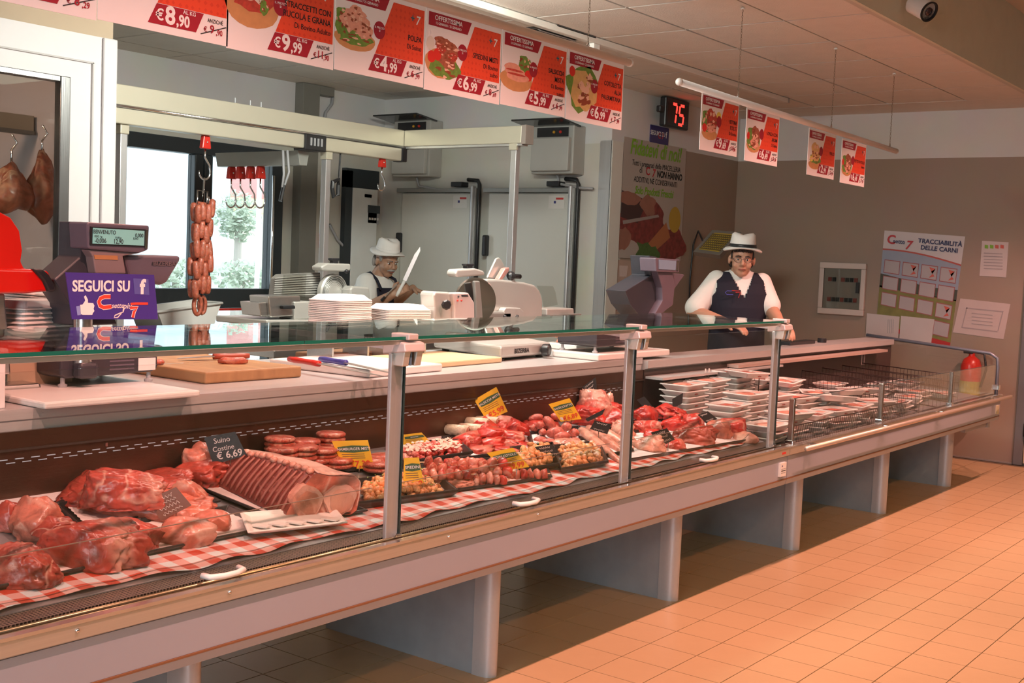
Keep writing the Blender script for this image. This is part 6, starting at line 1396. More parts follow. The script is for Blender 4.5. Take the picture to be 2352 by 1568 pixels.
# ---- rib loin: ribs towards the left, two cut chops at the front
rl = thing('rib_loin', 'whole pork rib loin with rows of ribs and two cut chop ends', 'meat', ondeck(660, 1190))
A = ondeck(655, 1192, .012); B = ondeck(822, 1180, .012); R0 = ondeck(482, 1105, .012)     # front left, front right, rear left
R0.y = min(R0.y, 2.98); ex = (B - A).normalized(); W0 = (B - A).length; el = (R0 - A); Ln = el.length
UPV = Vector((0, 0, 1))
sec = [(0, 0), (.02, .02), (.10, .055), (.24, .095), (.36, .125), (.44, .128), (.58, .122), (.78, .118), (.95, .112), (1.03, .09), (1.02, .05), (.98, .012), (.9, 0)]
def loin(s, t, out=0.0):      # s index on section 0..1, t along length
    i = min(int(s * (len(sec) - 1)), len(sec) - 2); f_ = s * (len(sec) - 1) - i
    x = sec[i][0] + (sec[i + 1][0] - sec[i][0]) * f_; z = sec[i][1] + (sec[i + 1][1] - sec[i][1]) * f_
    wob = noise.noise(Vector((s * 5, t * 6, 2))) * .006
    sc = 1.0 - .28 * t ** 2
    return A + ex * (x * W0 * (1 - .15 * t)) + el * t + UPV * (z * sc + wob + out * .7) - ex * out * .6
MB().grid(lambda a, b: loin(a, b), 48, 30).build('body', M_BROWNM, rl, smooth=True)
MB().poly([loin(k / 48, 0) for k in range(49)]).build('front_face', M_PORKP, rl); MB().poly([loin(k / 48, 1) for k in range(49)]).build('rear_face', M_PORK2, rl)
MB().grid(lambda a, b: loin(.40 + a * .50, b * .98 + .0, .0) + UPV * .005, 24, 24).build('fat_cap', meat_mat('fat_cap', (0.74, .38, .30), (0.84, .56, .46), .9, 8), rl, smooth=True, solid=.004)
for k in range(13):
    t_ = .06 + k * .065
    MB().tube([loin(.04 + j * .055, t_ - j * .006, .003) for j in range(6)], [.003, .0048, .005, .005, .0048, .003], 6).build('rib', mat('rib_bone', (0.32, .10, .075), .4), rl, smooth=True)
for k in range(12):
    MB().sphere(loin(.36 + .02 * (k % 2), .05 + k * .072, .004), (.013, .013, .010), 8, 6).build('chine_bone', M_FATP, rl, smooth=True)
fn = (ex.cross(UPV)).normalized()
if fn.dot(FWH) > 0: fn = -fn
for cx_, rx_, s_ in ((.27, .20, 1), (.72, .22, 2)):
    c = A + ex * (cx_ * W0) + UPV * .048
    ch = MB().add([c + fn * .012 + ex * (p[0] * W0) + UPV * p[1] for p in blobpts(0, 0, rx_, .046, s_, .08, 26)] + [c + fn * -.02 + ex * (p[0] * W0) + UPV * p[1] for p in blobpts(0, 0, rx_ * 1.05, .05, s_, .08, 26)], [tuple(range(26))] + [(i, (i + 1) % 26, 26 + (i + 1) % 26, 26 + i) for i in range(26)]).build('chop_end', M_FATP, rl)
    MB().poly([c + fn * .0135 + ex * (p[0] * W0) + UPV * p[1] for p in blobpts(.01, -.002, rx_ * .74, .034, s_ + 5, .07, 24)]).build('chop_eye', meat_mat('chop_eye', (0.52, .20, .13), (0.66, .36, .26), .2, 6), ch)
# ---- burgers
bm_ = MB().lathe([(.0, 0), (.046, .001), (.052, .006), (.052, .011), (.046, .016), (0, .0175)], (0, 0, 0), 22).mesh('burger', M_MINCE, smooth=True)
def burger(p, lab, grp, tilt=(0, 0)):
    o = bpy.data.objects.new('burger', bm_); COL.objects.link(o); o.location = p; o.rotation_euler = (tilt[0], tilt[1], random.uniform(0, 6)); return tag(o, lab, 'burger', grp)
rn = random.Random(11)
meat_tray([(560, 1072), (770, 1052), (745, 1038), (545, 1052)], 'black tray holding the stacks of red burgers')
for c in range(4):
    base = ondeck(588 + c * 52, 1060 - c * 4, .012); base.y = min(base.y, 2.90)
    n_ = (4, 4, 3, 3)[c]
    for k in range(n_): burger(base + Vector((rn.uniform(-.004, .004), rn.uniform(-.004, .004), k * .0165)), 'red minced burger in the stacks behind the rib loin', 'stacked burgers behind the rib loin')
for c in range(3):
    base = ondeck(575 + c * 70, 1045 - c * 4, .012); base.y = 2.955
    for k in range(5 - c % 2): burger(base + Vector((0, 0, k * .0165)), 'red minced burger in the stacks behind the rib loin', 'stacked burgers behind the rib loin')
bt2 = meat_tray([(700, 1092), (900, 1075), (880, 1050), (690, 1066)], 'black tray of burgers behind the yellow hamburger card')
for k, (u, v) in enumerate(((722, 1074), (748, 1070), (775, 1074), (860, 1072), (882, 1064), (868, 1082))):
    for j in range(2): burger(ondeck(u, v, .012) + Vector((0, 0, j * .0165)), 'red minced burger around the yellow hamburger card', 'burgers around the yellow hamburger card')
# ---- diced and mixed trays (what nobody could count)
def dice_tray(px4, n, seed, m, lab, s=.012, extra=None, hp=.03, shape='cube'):
    t = meat_tray(px4, lab, False, .004, 'dice_tray', .028); rn = random.Random(seed); P = [ondeck(u, v, .004) for u, v in px4]; mb = MB()
    inner = [p.lerp(sum(P, Vector()) / 4, .22) for p in P]
    def pt(a, b): return inner[0] * (1 - a) * (1 - b) + inner[1] * a * (1 - b) + inner[2] * a * b + inner[3] * (1 - a) * b
    for k in range(n):
        a, b = rn.random(), rn.random(); q = pt(a, b) + Vector((0, 0, .012 + rn.random() * hp * (1 - abs(a - .5)) )); R_ = Matrix.Rotation(rn.uniform(0, 3), 3, Vector((rn.gauss(0, 1), rn.gauss(0, 1), rn.gauss(0, 1))))
        if shape == 'cube': mb.sphere(q, (s * rn.uniform(.8, 1.4), s * rn.uniform(.7, 1.1), s * rn.uniform(.6, 1)), 7, 5, R_)
        else:
            d = R_ @ Vector((1, 0, 0)); d.z *= .3; mb.tube([q - d * s * 2, q + Vector((0, 0, s * .4)), q + d * s * 2], [s * .25, s * .5, s * .2], 5)
    stuff(mb.build('diced_meat', m, t, smooth=True))
    if extra:
        mb = MB()
        for k in range(extra[1]):
            q = pt(rn.random(), rn.random()) + Vector((0, 0, .02 + hp * .8)); d = Vector((rn.gauss(0, 1), rn.gauss(0, 1), rn.gauss(0, .4))).normalized() * extra[2]; e_ = d.orthogonal().normalized() * extra[2] * .45
            mb.poly([q - d, q + e_, q + d, q - e_])
        stuff(mb.build('garnish', extra[0], t))
    return t
M_PARS = mat('parsley', (0.07, .16, .03), .5); M_SHRED = mat('shredded_cheese', (0.80, .62, .50), .5)
dice_tray([(820, 1172), (1046, 1142), (990, 1096), (800, 1120)], 240, 2, M_CHICK, 'black tray of golden marinated diced chicken at the post', .013, (mat('pepper_bits', (0.20, .28, .05), .5), 40, .006))
dice_tray([(770, 1022), (905, 1010), (890, 985), (755, 995)], 110, 3, M_FATP, 'black tray of pale meat pieces with parsley at the rear', .014, (M_PARS, 50, .014))
dice_tray([(915, 1078), (1080, 1052), (1050, 1024), (890, 1045)], 170, 4, M_BEEFF, 'black tray of meat under shredded cheese', .013, (M_SHRED, 120, .012))
dice_tray([(1190, 1092), (1282, 1078), (1268, 1030), (1175, 1042)], 130, 5, M_CHICK, 'black tray of breaded rolls with chalk card', .015, (M_PARS, 20, .006))
dice_tray([(1290, 1090), (1392, 1072), (1375, 1026), (1270, 1038)], 150, 6, M_CHICK, 'black tray of breaded fritters beside the chicken legs', .015, (M_SHRED, 40, .01))
# ---- skewers
def skewer(u, v, ln, ang, dz, seed, lab):
    c = ondeck(u, v, dz); t = thing('skewer', lab, 'skewer', c, 'meat skewers in the middle bay'); d = RTH * math.cos(ang) + FWH * math.sin(ang)
    MB().tube([c - d * (ln * .62) + Vector((0, 0, .016)), c + d * (ln * .58) + Vector((0, 0, .016))], .002, 6).build('stick', mat('skewer_stick', (0.75, .55, .32), .6), t)
    n_ = 6
    for k in range(n_):
        o = bpy.data.objects.new('meat_cube', lump_mesh('meat_cube', (ln / n_ * 1.15, .042, .036), seed + k, (M_MINCE, M_PORKP, M_BEEFF)[k % 3], 2, .2, 1.5)); COL.objects.link(o); o.parent = t
        o.location = d * (ln * (k + .5) / n_ - ln / 2); o.rotation_euler = (0, 0, math.atan2(d.y, d.x))
meat_tray([(985, 1140), (1262, 1102), (1240, 1048), (950, 1078)], 'black tray with liner under the meat skewers')
for i, (u, v, ln, dz, lab) in enumerate(((1040, 1072, .20, .05, 'top skewer near the shredded cheese tray'), (1050, 1086, .22, .035, 'second skewer of the pile under the cheese tray'), (1095, 1074, .22, .055, 'upper skewer behind the yellow skewer card'), (1110, 1092, .20, .03, 'skewer under the yellow skewer card'), (1025, 1100, .17, .03, 'pale skewer at the left of the pile'), (1115, 1112, .15, .012, 'front skewer lying lowest by the cloth'), (1080, 1108, .16, .014, 'front skewer beside the lowest one'), (1210, 1098, .15, .012, 'separate skewer at the right of the yellow skewer card'))):
    skewer(u, v, ln, .22 + .05 * (i % 3), dz, 40 + i * 7, lab)
chunk('pork_slice', (978, 1092, 1080, 1128), M_FATP, 61, 'pale pork belly slice beside the skewers', dep=.6, amp=.15)
# ---- rolled slices with spiral ends
meat_tray([(955, 1022), (1115, 1006), (1130, 980), (960, 992)], 'black tray with pale paper under the meat rolls')
def roll(u, v, dz, lab, ln=.12):
    c = ondeck(u, v, dz); c.y = min(c.y, 2.93); t = thing('meat_roll', lab, 'meat roll', c, 'pale meat rolls'); d = (RTH * .75 - FWH * .35).normalized()
    e_ = c + Vector((0, 0, .024)); MB().tube([e_ - d * ln, e_ - d * ln * .5, e_], [.018, .0225, .023], 16).build('wrap', meat_mat('roll_wrap', (0.84, .58, .42), (0.88, .68, .52), .7, 14), t, smooth=True)
    x_ = d.cross(UPV).normalized(); pts = []
    for k in range(30): a = k * .5; r_ = .004 + .016 * k / 30; pts.append(e_ + d * .001 + x_ * (r_ * math.cos(a)) + UPV * (r_ * math.sin(a)))
    MB().tube(pts, .0016, 5).build('spiral', mat('roll_spiral', (0.45, .14, .09), .4), t, smooth=True)
for u, v, dz, lab in ((1018, 995, .006, 'pale meat roll at the left front of the five'), (1056, 993, .006, 'pale meat roll in the middle front of the five'), (1112, 990, .012, 'pale meat roll at the right end of the five'), (1056, 977, .022, 'pale meat roll on top at the rear'), (1078, 974, .022, 'second pale meat roll on top at the rear')): roll(u, v, dz, lab)
# ---- beef slices, sausages, poultry and beef cuts of the middle and right bays
meat_tray([(1030, 1062), (1260, 1032), (1235, 985), (1020, 1010)], 'black tray under the pile of red beef slices')
rn = random.Random(5)
for i, bb in enumerate(((1072, 958, 1140, 1002), (1110, 952, 1180, 998), (1150, 958, 1214, 1006), (1095, 975, 1160, 1015), (1140, 985, 1205, 1022), (1034, 990, 1100, 1030), (1085, 1000, 1160, 1036), (1150, 1005, 1222, 1040), (1020, 1008, 1060, 1036), (1070, 1020, 1130, 1048), (1130, 1022, 1190, 1050), (1190, 1018, 1246, 1048))):
    chunk('beef_slice', bb, (M_BEEF, M_BEEFF, M_BEEF)[i % 3], 70 + i, 'folded red beef slice in the pile between meat rolls and sausages', dz=.022 if i < 5 else .006, dep=.9, sub=3, amp=.4, freq=2.0, grp='pile of red beef slices')
for bb in ((1090, 945, 1150, 975), (1145, 940, 1230, 972)): chunk('beef_slice', bb, M_BEEFF, 90 + bb[0], 'red beef slice at the back of the beef pile', dz=.02, dep=.8, sub=3, amp=.35, grp='rear beef slices')
M_LINKS = meat_mat('fresh_links', (0.50, .10, .07), (0.66, .28, .2), .3, 40)
meat_tray([(1225, 1040), (1345, 1020), (1330, 985), (1215, 1000)], 'black tray under the heap of fresh sausages')
for i, (u, v, w, h, a, dz) in enumerate(((1226, 975, 20, 18, .0, .03), (1240, 968, 20, 18, .3, .05), (1247, 985, 18, 17, .0, .03), (1262, 962, 36, 22, -.9, .055), (1275, 982, 40, 24, .2, .04), (1290, 992, 38, 22, .1, .03), (1300, 972, 26, 20, .4, .05), (1318, 985, 24, 20, 0, .03), (1240, 1003, 30, 18, .1, .012), (1262, 1008, 36, 18, -.1, .012), (1290, 1012, 36, 18, .05, .012), (1318, 1006, 30, 18, .2, .012), (1230, 952, 34, 18, .3, .05), (1280, 950, 30, 18, -.3, .06), (1308, 955, 24, 18, .2, .05))):
    c = ondeck(u, v + h * .45, dz); c.y = min(c.y, 2.96); k = mpp(c); d = RTH * math.cos(a) + UPV * math.sin(a); r_ = h * k * .5; L_ = max(w * k * .5 - r_ * .6, .002)
    o = MB().tube([c - d * (L_ + r_ * .7), c - d * (L_ + r_ * .3), c - d * L_ * .6 - UPV * .001, c + UPV * .002, c + d * L_ * .6, c + d * (L_ + r_ * .3), c + d * (L_ + r_ * .7)], [r_ * .2, r_ * .75, r_, r_ * 1.02, r_, r_ * .75, r_ * .2], 12).build('fresh_sausage', M_LINKS, smooth=True)
    tag(o, 'plump fresh sausage in the heap under the yellow card', 'sausage', 'heap of fresh sausages')
chunk('beef_joint', (1212, 905, 1310, 958), M_BEEF, 101, 'dark red beef joint at the rear, lower piece', dep=.7)
chunk('beef_joint', (1250, 866, 1324, 945), M_BEEFF, 102, 'tall fat marbled beef joint rising above the others', dep=.7, dz=.015)
chunk('veal_piece', (1312, 886, 1346, 945), M_FATP, 103, 'pale veal piece beside the tall beef joint', dep=.8)
chunk('veal_piece', (1318, 914, 1402, 968), M_FATP, 104, 'large pale veal cut in front of a chalk card', dep=.7, amp=.15)
meat_tray([(1330, 1060), (1450, 1040), (1430, 1000), (1310, 1018)], 'black tray under the pale chicken legs')
for i, (a, b, w) in enumerate((((1335, 990), (1425, 1060), 26), ((1352, 985), (1440, 1045), 26), ((1380, 990), (1452, 1030), 28), ((1415, 985), (1470, 1030), 30))):
    P0, P1 = ondeck(*a, .03), ondeck(*b, .012); r_ = w * .5 * mpp(P0); d = P1 - P0
    o = MB().tube([P0 - d * .05, P0, P0 + d * .2, P0 + d * .5, P0 + d * .8, P1, P1 + d * .03], [r_ * .3, r_ * .8, r_ * 1.0, r_ * .9, r_ * .6, r_ * .4, r_ * .1], 12).build('chicken_leg', M_FATP, smooth=True)
    tag(o, 'long pale chicken leg lying towards the glass in the middle bay', 'chicken leg', 'pale chicken legs')
chunk('veal_slice', (1270, 1005, 1350, 1040), M_FATP, 105, 'pale pink slice below the heap of sausages', dep=.6, amp=.2)
for i, (bb, m_, lab) in enumerate((((1372, 918, 1446, 966), M_BEEF, 'deep red beef cut left of the second post'), ((1385, 940, 1450, 985), M_BEEFF, 'fatty beef cut below the deep red one'), ((1405, 965, 1460, 1005), M_FATP, 'pale pork rind piece left of the second post'), ((1455, 930, 1515, 975), M_BEEF, 'red beef cut just right of the second post'), ((1505, 925, 1575, 968), M_BEEF, 'bright red beef steak with white edge at the rear right'), ((1462, 960, 1520, 1000), M_BEEFF, 'beef piece with bone right of the second post'), ((1515, 955, 1580, 995), M_BEEF, 'red beef cut behind the front chalk card'), ((1570, 950, 1625, 985), M_BEEFF, 'meaty ribs under the angled chalk card'), ((1618, 938, 1665, 965), M_BEEF, 'red beef end near the foam trays'), ((1545, 965, 1640, 1025), M_PORK2, 'round rib steak with fat centre at the front right'), ((1625, 962, 1680, 1012), M_PORKP, 'chop with curved bone at the front right'), ((1655, 958, 1722, 1005), M_BEEFF, 'dark rack of ribs at the right end'), ((1462, 1000, 1528, 1042), M_FATP, 'pale chicken piece in front of the second post'), ((1525, 1005, 1575, 1036), M_BEEF, 'small dark red piece at the front right'), ((1475, 985, 1530, 1012), M_BEEF, 'red strip beside the front chalk card'))):
    chunk('meat_cut', bb, m_, 120 + i * 3, lab, dep=.75, sub=4, amp=.26, dz=.012 if bb[3] < 990 else .006)
meat_tray([(1440, 1062), (1735, 1012), (1700, 960), (1430, 1000)], 'long black tray under the beef cuts of the right bay')
chunk('pork_rind', (1690, 992, 1748, 1022), M_FATP, 171, 'pale rind piece at the far right of the deck', dep=.6, sub=3)
# ---- price cards
M_YEL = mat('yellow_card', (0.86, 0.52, 0.01), .5, var=.04); M_CHALKB = mat('chalk_black', (0.018, 0.015, 0.014), .5); M_CHALK = mat('chalk_white', (0.75, .66, .62), .7)
M_CGRN = mat('card_green', (0.05, .11, .035), .5); M_CRED = mat('card_red_ink', (0.70, .05, .01), .5)
def card(px4, gv, lab, kind, texts, name='price_card', dz=.0, marks=0):
    g = ondeck(sum(p[0] for p in px4) / 4, gv, dz); d = depth(g)
    P = [ond(u, v, d) for u, v in px4]     # tl tr br bl
    t = thing(name, lab, 'price card', (P[2] + P[3]) / 2); ex_ = (P[1] - P[0]).normalized(); ey_ = (P[0] - P[3]); nz_ = ex_.cross(ey_).normalized()
    if nz_.dot(fwd) > 0: nz_ = -nz_
    m_ = M_YEL if kind == 'y' else (M_CHALKB if kind == 'b' else mat('card_brown', (0.22, .09, .06), .45))
    MB().add(P + [p - nz_ * .0016 for p in P], [(0, 1, 2, 3), (7, 6, 5, 4), (0, 4, 5, 1), (1, 5, 6, 2), (2, 6, 7, 3), (3, 7, 4, 0)]).build('card', m_, t)
    Q = lambda a, b, o=.0006: P[3] * (1 - a) * (1 - b) + P[2] * a * (1 - b) + P[1] * a * b + P[0] * (1 - a) * b + nz_ * o
    W1 = (P[1] - P[0]).length; H1 = (P[0] - P[3]).length
    if kind == 'y':
        MB().poly([Q(.10, .60), Q(.5, .57), Q(.97, .62), Q(.97, .80), Q(.5, .83), Q(.08, .78)]).build('green_band', M_CGRN, t)
        for k in range(3): MB().poly([Q(.12, .50 - k * .07), Q(.8, .51 - k * .07), Q(.8, .53 - k * .07), Q(.12, .52 - k * .07)]).build('print_line', MATS['brown_line'], t)
        MB().poly([Q(*p) for p in blobpts(.14, .14, .08, .09, 1, .05, 12)]).build('round_stamp', M_WPLAST, t)
    for s, sz, a, b, c_, bold in texts:
        text(s, sz * H1, frame(Q(a, b, .0012), ex_, ey_), c_, t, bold=bold, ext=.0002)
    for k in range(marks):
        b_ = .80 - .62 * k / max(1, marks - 1); rk = random.Random(k + marks)
        MB().tube([Q(.16 + .62 * j / 16, b_ + .07 * math.sin(j * 2.1 + k) + rk.uniform(-.03, .03), .0012) for j in range(17)], .0008, 4).build('chalk_marks', M_CHALK, t)
    foot = (P[2] + P[3]) / 2; gz = deckz(min(foot.y, 3.0)) + .004
    MB().tube([foot - nz_ * .003 + UPV * .012, Vector((foot.x, foot.y, min(gz, foot.z - .004)))], .0022, 6).build('holder', M_CHROME, t)
    return t
def ycard(px4, gv, lab, title, price, dz=0.0): return card(px4, gv, lab, 'y', [(title, .13, .53, .70, M_WINK, .01), (price, .30, .56, .16, M_CRED, .02)], dz=dz)
ycard([(762, 1013), (845, 1010), (860, 1076), (790, 1076)], 1085, 'yellow card for hamburger misti priced 7,39', 'HAMBURGER MISTI', '€7,39')
ycard([(928, 1052), (962, 1050), (976, 1124), (925, 1124)], 1138, 'yellow card priced 8,69 standing just right of the first post', 'SPIEDINI', '8,69')
ycard([(925, 998), (968, 993), (992, 1018), (926, 1026)], 1034, 'yellow card priced 3,99 lying back behind the first post', 'INVOLTINI', '3,99')
ycard([(860, 978), (892, 974), (888, 998), (842, 1000)], 1008, 'yellow card left of the first post leaning flat', 'MISTO', '3,99')
ycard([(1089, 918), (1140, 888), (1166, 945), (1118, 966)], 985, 'yellow card priced 5,99 tilted above the meat rolls', 'SALSICCIA MISTA', '€5,99', .03)
ycard([(1260, 928), (1308, 914), (1336, 962), (1288, 968)], 985, 'yellow card priced 6,89 stuck in the sausages', 'SALSICCIOTTO', '€6,89', .03)
ycard([(1118, 1040), (1178, 1028), (1216, 1072), (1158, 1081)], 1092, 'yellow card tilted over the meat skewers', 'SPIEDINI COTOLETTE', '€9,99', .02)
CH = lambda a, b, c: [(a, .26, .5, .78, M_CHALK, .0), (b, .24, .45, .48, M_CHALK, .0), (c, .34, .55, .20, M_CHALK, .01)]
card([(469, 1004), (540, 991), (567, 1045), (490, 1067)], 1085, 'black chalk card reading suino priced 6,69 above the rib loin', 'b', CH('Suino', 'Costine', '€ 6,69'), dz=.05)
card([(338, 1148), (404, 1118), (440, 1160), (370, 1196)], 1204, 'brown chalk card leaning on the rolled pork shoulder', 'n', [], dz=.01, marks=4)
card([(1338, 888), (1368, 866), (1371, 892), (1341, 914)], 945, 'black chalk card standing above the pale veal cuts', 'b', [], dz=.04, marks=3)
card([(1366, 965), (1404, 974), (1395, 997), (1355, 985)], 1010, 'black chalk card in front of the chicken legs', 'b', [], dz=.03, marks=2)
card([(1344, 962), (1390, 938), (1384, 952), (1350, 968)], 978, 'black chalk card seen edge on beside the pale veal', 'b', [], dz=.03)
card([(1228, 1026), (1268, 1020), (1290, 1044), (1248, 1052)], 1056, 'black chalk card lying over the breaded rolls', 'b', [], dz=.02, marks=3)
card([(1494, 993), (1532, 983), (1550, 1009), (1520, 1024)], 1034, 'black chalk card at the front among the red beef', 'b', [], dz=.01, marks=3)
card([(1602, 952), (1626, 944), (1648, 962), (1622, 972)], 985, 'black chalk card angled over the meaty ribs', 'b', [], dz=.02, marks=2)
card([(1544, 916), (1569, 902), (1567, 926), (1545, 938)], 955, 'black chalk card in front of the stacked foam trays', 'b', [], dz=.03)
card([(1463, 918), (1480, 910), (1498, 932), (1480, 938)], 950, 'black chalk card just right of the second post', 'b', [], dz=.03)

# ------------------------------------------------------------------ packed foam trays
M_FILM = glass('tray_film', (.98, .98, .98), ior=1.5, rough=.08)
proto = thing('packed_tray', 'white foam tray of wrapped meat', 'packed meat', (0, 0, 0))
foam_shape(.235, .165, .030).build('foam', M_FOAM, proto, local=True)
tm = bpy.data.objects.new('meat', lump_mesh('meat', (.19, .125, .026), 5, meat_mat('packed_pink', (0.62, .22, .16), (0.74, .42, .34), .5, 12), 3, .2)); COL.objects.link(tm); tm.parent = proto; tm.location = (0, 0, .006)
MB().grid(lambda a, b: ((a - .5) * .222, (b - .5) * .152, .0312 - .006 * math.sin(a * math.pi) * math.sin(b * math.pi)), 6, 5).build('film', M_FILM, proto, local=True, smooth=True)
MB().box((.03, -.045, .0315), (.085, -.005, .0322)).build('price_label', mat('label_red_white', (0.72, .30, .24), .5), proto, local=True)
protos = [proto]
p2_ = copy_tree(proto); 
for ch in p2_.children:
    if ch.name.startswith('meat'):
        ch.data = lump_mesh('meat', (.19, .12, .022), 9, meat_mat('packed_red', (0.52, .08, .05), (0.7, .3, .24), .35, 12), 3, .2)
protos.append(p2_)
first = [True, True]
def put(x, y, z, ang, tilt, kind, lab, grp):
    if first[kind]: o = protos[kind]; first[kind] = False
    else: o = copy_tree(protos[kind])
    o.location = (x, y, z); o.rotation_euler = (tilt[0], tilt[1], ang); o['label'] = lab; o['group'] = grp; return o
sdeck = lambda y: .60 + (y - 2.30) * .0816
rn = random.Random(21)
ZT_ = .0295
# rear stacks by the partition (level, seen through the right bay)
for i, (x, y, n_, ang) in enumerate(((5.25, 2.86, 7, .0), (5.27, 2.62, 5, .08), (5.54, 2.88, 7, .06), (5.55, 2.66, 6, -.05), (5.83, 2.88, 8, .0))):
    side = ('by the partition at the rear', 'by the partition, middle row', 'second from partition, rear row', 'second from partition, middle row', 'third from partition, rear row')[i]
    for k in range(n_): put(x + rn.uniform(-.006, .006), y + rn.uniform(-.006, .006), sdeck(y) + .004 + k * ZT_, ang + rn.uniform(-.04, .04), (0, 0), (k + i) % 2, 'white foam tray of wrapped meat in the stack ' + side, 'packed tray stack ' + side)
for i, (x, y, n_, ang) in enumerate(((5.28, 2.41, 3, .1), (5.56, 2.44, 4, -.12), (5.84, 2.64, 5, .1), (5.86, 2.43, 3, .2), (6.14, 2.64, 4, -.1), (6.15, 2.42, 3, -.25), (6.14, 2.88, 6, .05), (6.47, 2.66, 4, .3), (6.46, 2.43, 3, .12), (6.78, 2.45, 3, -.3), (6.80, 2.68, 3, .2), (6.50, 2.88, 5, -.05))):
    for k in range(n_): put(x + rn.uniform(-.02, .02), y + rn.uniform(-.015, .015), sdeck(y) + .006 + k * ZT_ * 1.02, ang + rn.uniform(-.2, .2), (0, 0), (k + i) % 2, 'white foam tray of wrapped meat heaped in the near half of the self-service case', 'packed trays in the near half')
for i, (x, y, z, ang, tl, lab) in enumerate(((6.20, 2.75, .80, .2, (.06, .0), 'foam tray of wrapped meat lying on top at the rear of the near heap'), (5.80, 2.78, .865, -.1, (.03, .05), 'topmost foam tray with red label by the rear shelf'), (6.62, 2.56, .735, -.45, (-.12, .0), 'foam tray tipped towards the low front glass'), (6.95, 2.60, .72, -.5, (-.1, .04), 'foam tray tipped beside the wire divider'), (6.32, 2.50, .725, -.6, (-.14, .06), 'foam tray sloping at the middle of the near heap'))):
    put(x, y, z, ang, tl, i % 2, lab, 'tipped packed trays')
for i, (x, y, n_, ang) in enumerate(((7.15, 2.44, 2, .1), (7.18, 2.68, 3, -.1), (7.16, 2.87, 3, .0), (7.48, 2.48, 2, .25), (7.50, 2.72, 2, .0), (7.85, 2.55, 2, -.1), (7.86, 2.78, 2, .15), (8.2, 2.50, 1, .1), (8.22, 2.75, 2, 0))):
    for k in range(n_): put(x + rn.uniform(-.02, .02), y, sdeck(y) + .006 + k * ZT_ * 1.02, ang + rn.uniform(-.1, .1), (0, 0), (k + i) % 2, 'white foam tray of wrapped meat lying in the far half of the self-service case', 'packed trays in the far half')
# wire dividers and baskets
M_WIRE = mat('wire_dark', (0.09, .06, .055), .35, .6)
def divider(x, y0, y1, z1, lab, lean=0.0):
    t = thing('wire_divider', lab, 'wire divider', (x, (y0 + y1) / 2, sdeck(y0)))
    fr_2 = MB().tube([(x, y0, sdeck(y0) + .004), (x + lean, y0, z1), (x + lean, y1, z1 + .03), (x, y1, sdeck(y1) + .004)], .0035, 6, closed=True); fr_2.build('rim', M_WIRE, t, smooth=True)
    g = MB(); n_ = int((y1 - y0) / .024)
    for k in range(1, n_):
        y = y0 + (y1 - y0) * k / n_; g.tube([(x, y, sdeck(y) + .004), (x + lean, y, z1 + .03 * k / n_)], .0014, 4)
    for k in range(1, 4):
        f_ = k / 4; g.tube([(x + lean * f_, y0, sdeck(y0) + (z1 - sdeck(y0)) * f_), (x + lean * f_, y1, sdeck(y1) + (z1 + .03 - sdeck(y1)) * f_)], .0018, 4)
    g.build('wires', M_WIRE, t)
divider(5.985, 2.80, 2.99, .86, 'dark wire divider at the rear of the near heap')
divider(7.005, 2.33, 2.99, .79, 'dark wire divider between near and far halves of the case')
divider(7.33, 2.33, 2.99, .79, 'second dark wire divider in the far half of the case')
divider(7.67, 2.33, 2.99, .79, 'third dark wire divider in the far half of the case')
divider(8.03, 2.33, 2.99, .79, 'last dark wire divider before the case end')
fb_ = thing('wire_front_rack', 'low dark wire rack inside the low front glass', 'wire rack', (6.2, 2.32, .61))
g = MB(); 
for k in range(60): g.tube([(5.28 + k * .028, 2.315, .606), (5.28 + k * .028, 2.30, .70)], .0014, 4)
g.build('wires', M_WIRE, fb_); MB().tube([(5.26, 2.30, .70), (6.96, 2.30, .70)], .003, 6).build('rim', M_WIRE, fb_)
for u, v, lab in ((1624, 862, 'pale wire handle on the shelf edge near the stacked trays'), (1982, 825, 'pale wire handle on the shelf edge in the far half')):
    p = ony(u, v, 2.98); k = mpp(p); (MB().tube([p + Vector((-9 * k, 0, 16 * k)), p + Vector((-7 * k, 0, -12 * k)), p + Vector((8 * k, 0, -12 * k)), p + Vector((9 * k, 0, 16 * k))], .004, 6).build('wire_handle', mat('wire_pink', (0.7, .5, .45), .4), ss, smooth=True))
# ------------------------------------------------------------------ the two butchers
def skin_mat(name, col):
    m, n, l, b = nt(name); tc = n.new('ShaderNodeTexCoord'); nz = n.new('ShaderNodeTexNoise'); nz.inputs['Scale'].default_value = 18; l.new(tc.outputs['Object'], nz.inputs['Vector'])
    mx = n.new('ShaderNodeMix'); mx.data_type = 'RGBA'; c = Vector(col); mx.inputs['A'].default_value = (*(c * .88), 1); mx.inputs['B'].default_value = (*(c * 1.1), 1); l.new(nz.outputs['Fac'], mx.inputs['Factor']); l.new(mx.outputs['Result'], b.inputs['Base Color'])
    b.inputs['Roughness'].default_value = .5; b.inputs['Subsurface Weight'].default_value = .08; b.inputs['Subsurface Radius'].default_value = (.02, .008, .004); return m
M_SHIRT = mat('white_shirt', (0.74, 0.72, 0.68), .8, var=.05, scale=10, bump=.15, bscale=25)
M_NAVY = mat('navy_cloth', (0.007, 0.007, 0.018), .85, bump=.1, bscale=40)
M_HATW = mat('hat_white', (0.76, 0.72, 0.68), .8, bump=.1, bscale=200)
M_HAIRD = mat('dark_hair', (0.02, .014, .01), .6); M_HAIRG = mat('grey_hair', (0.30, .28, .26), .7)
M_EYEW = mat('eye_white', (0.7, .66, .62), .3); M_PUP = mat('pupil', (0.02, .012, .01), .2); M_LIP = mat('lips', (0.32, .08, .06), .45)
M_TROU = mat('dark_trousers', (0.03, .03, .04), .8)
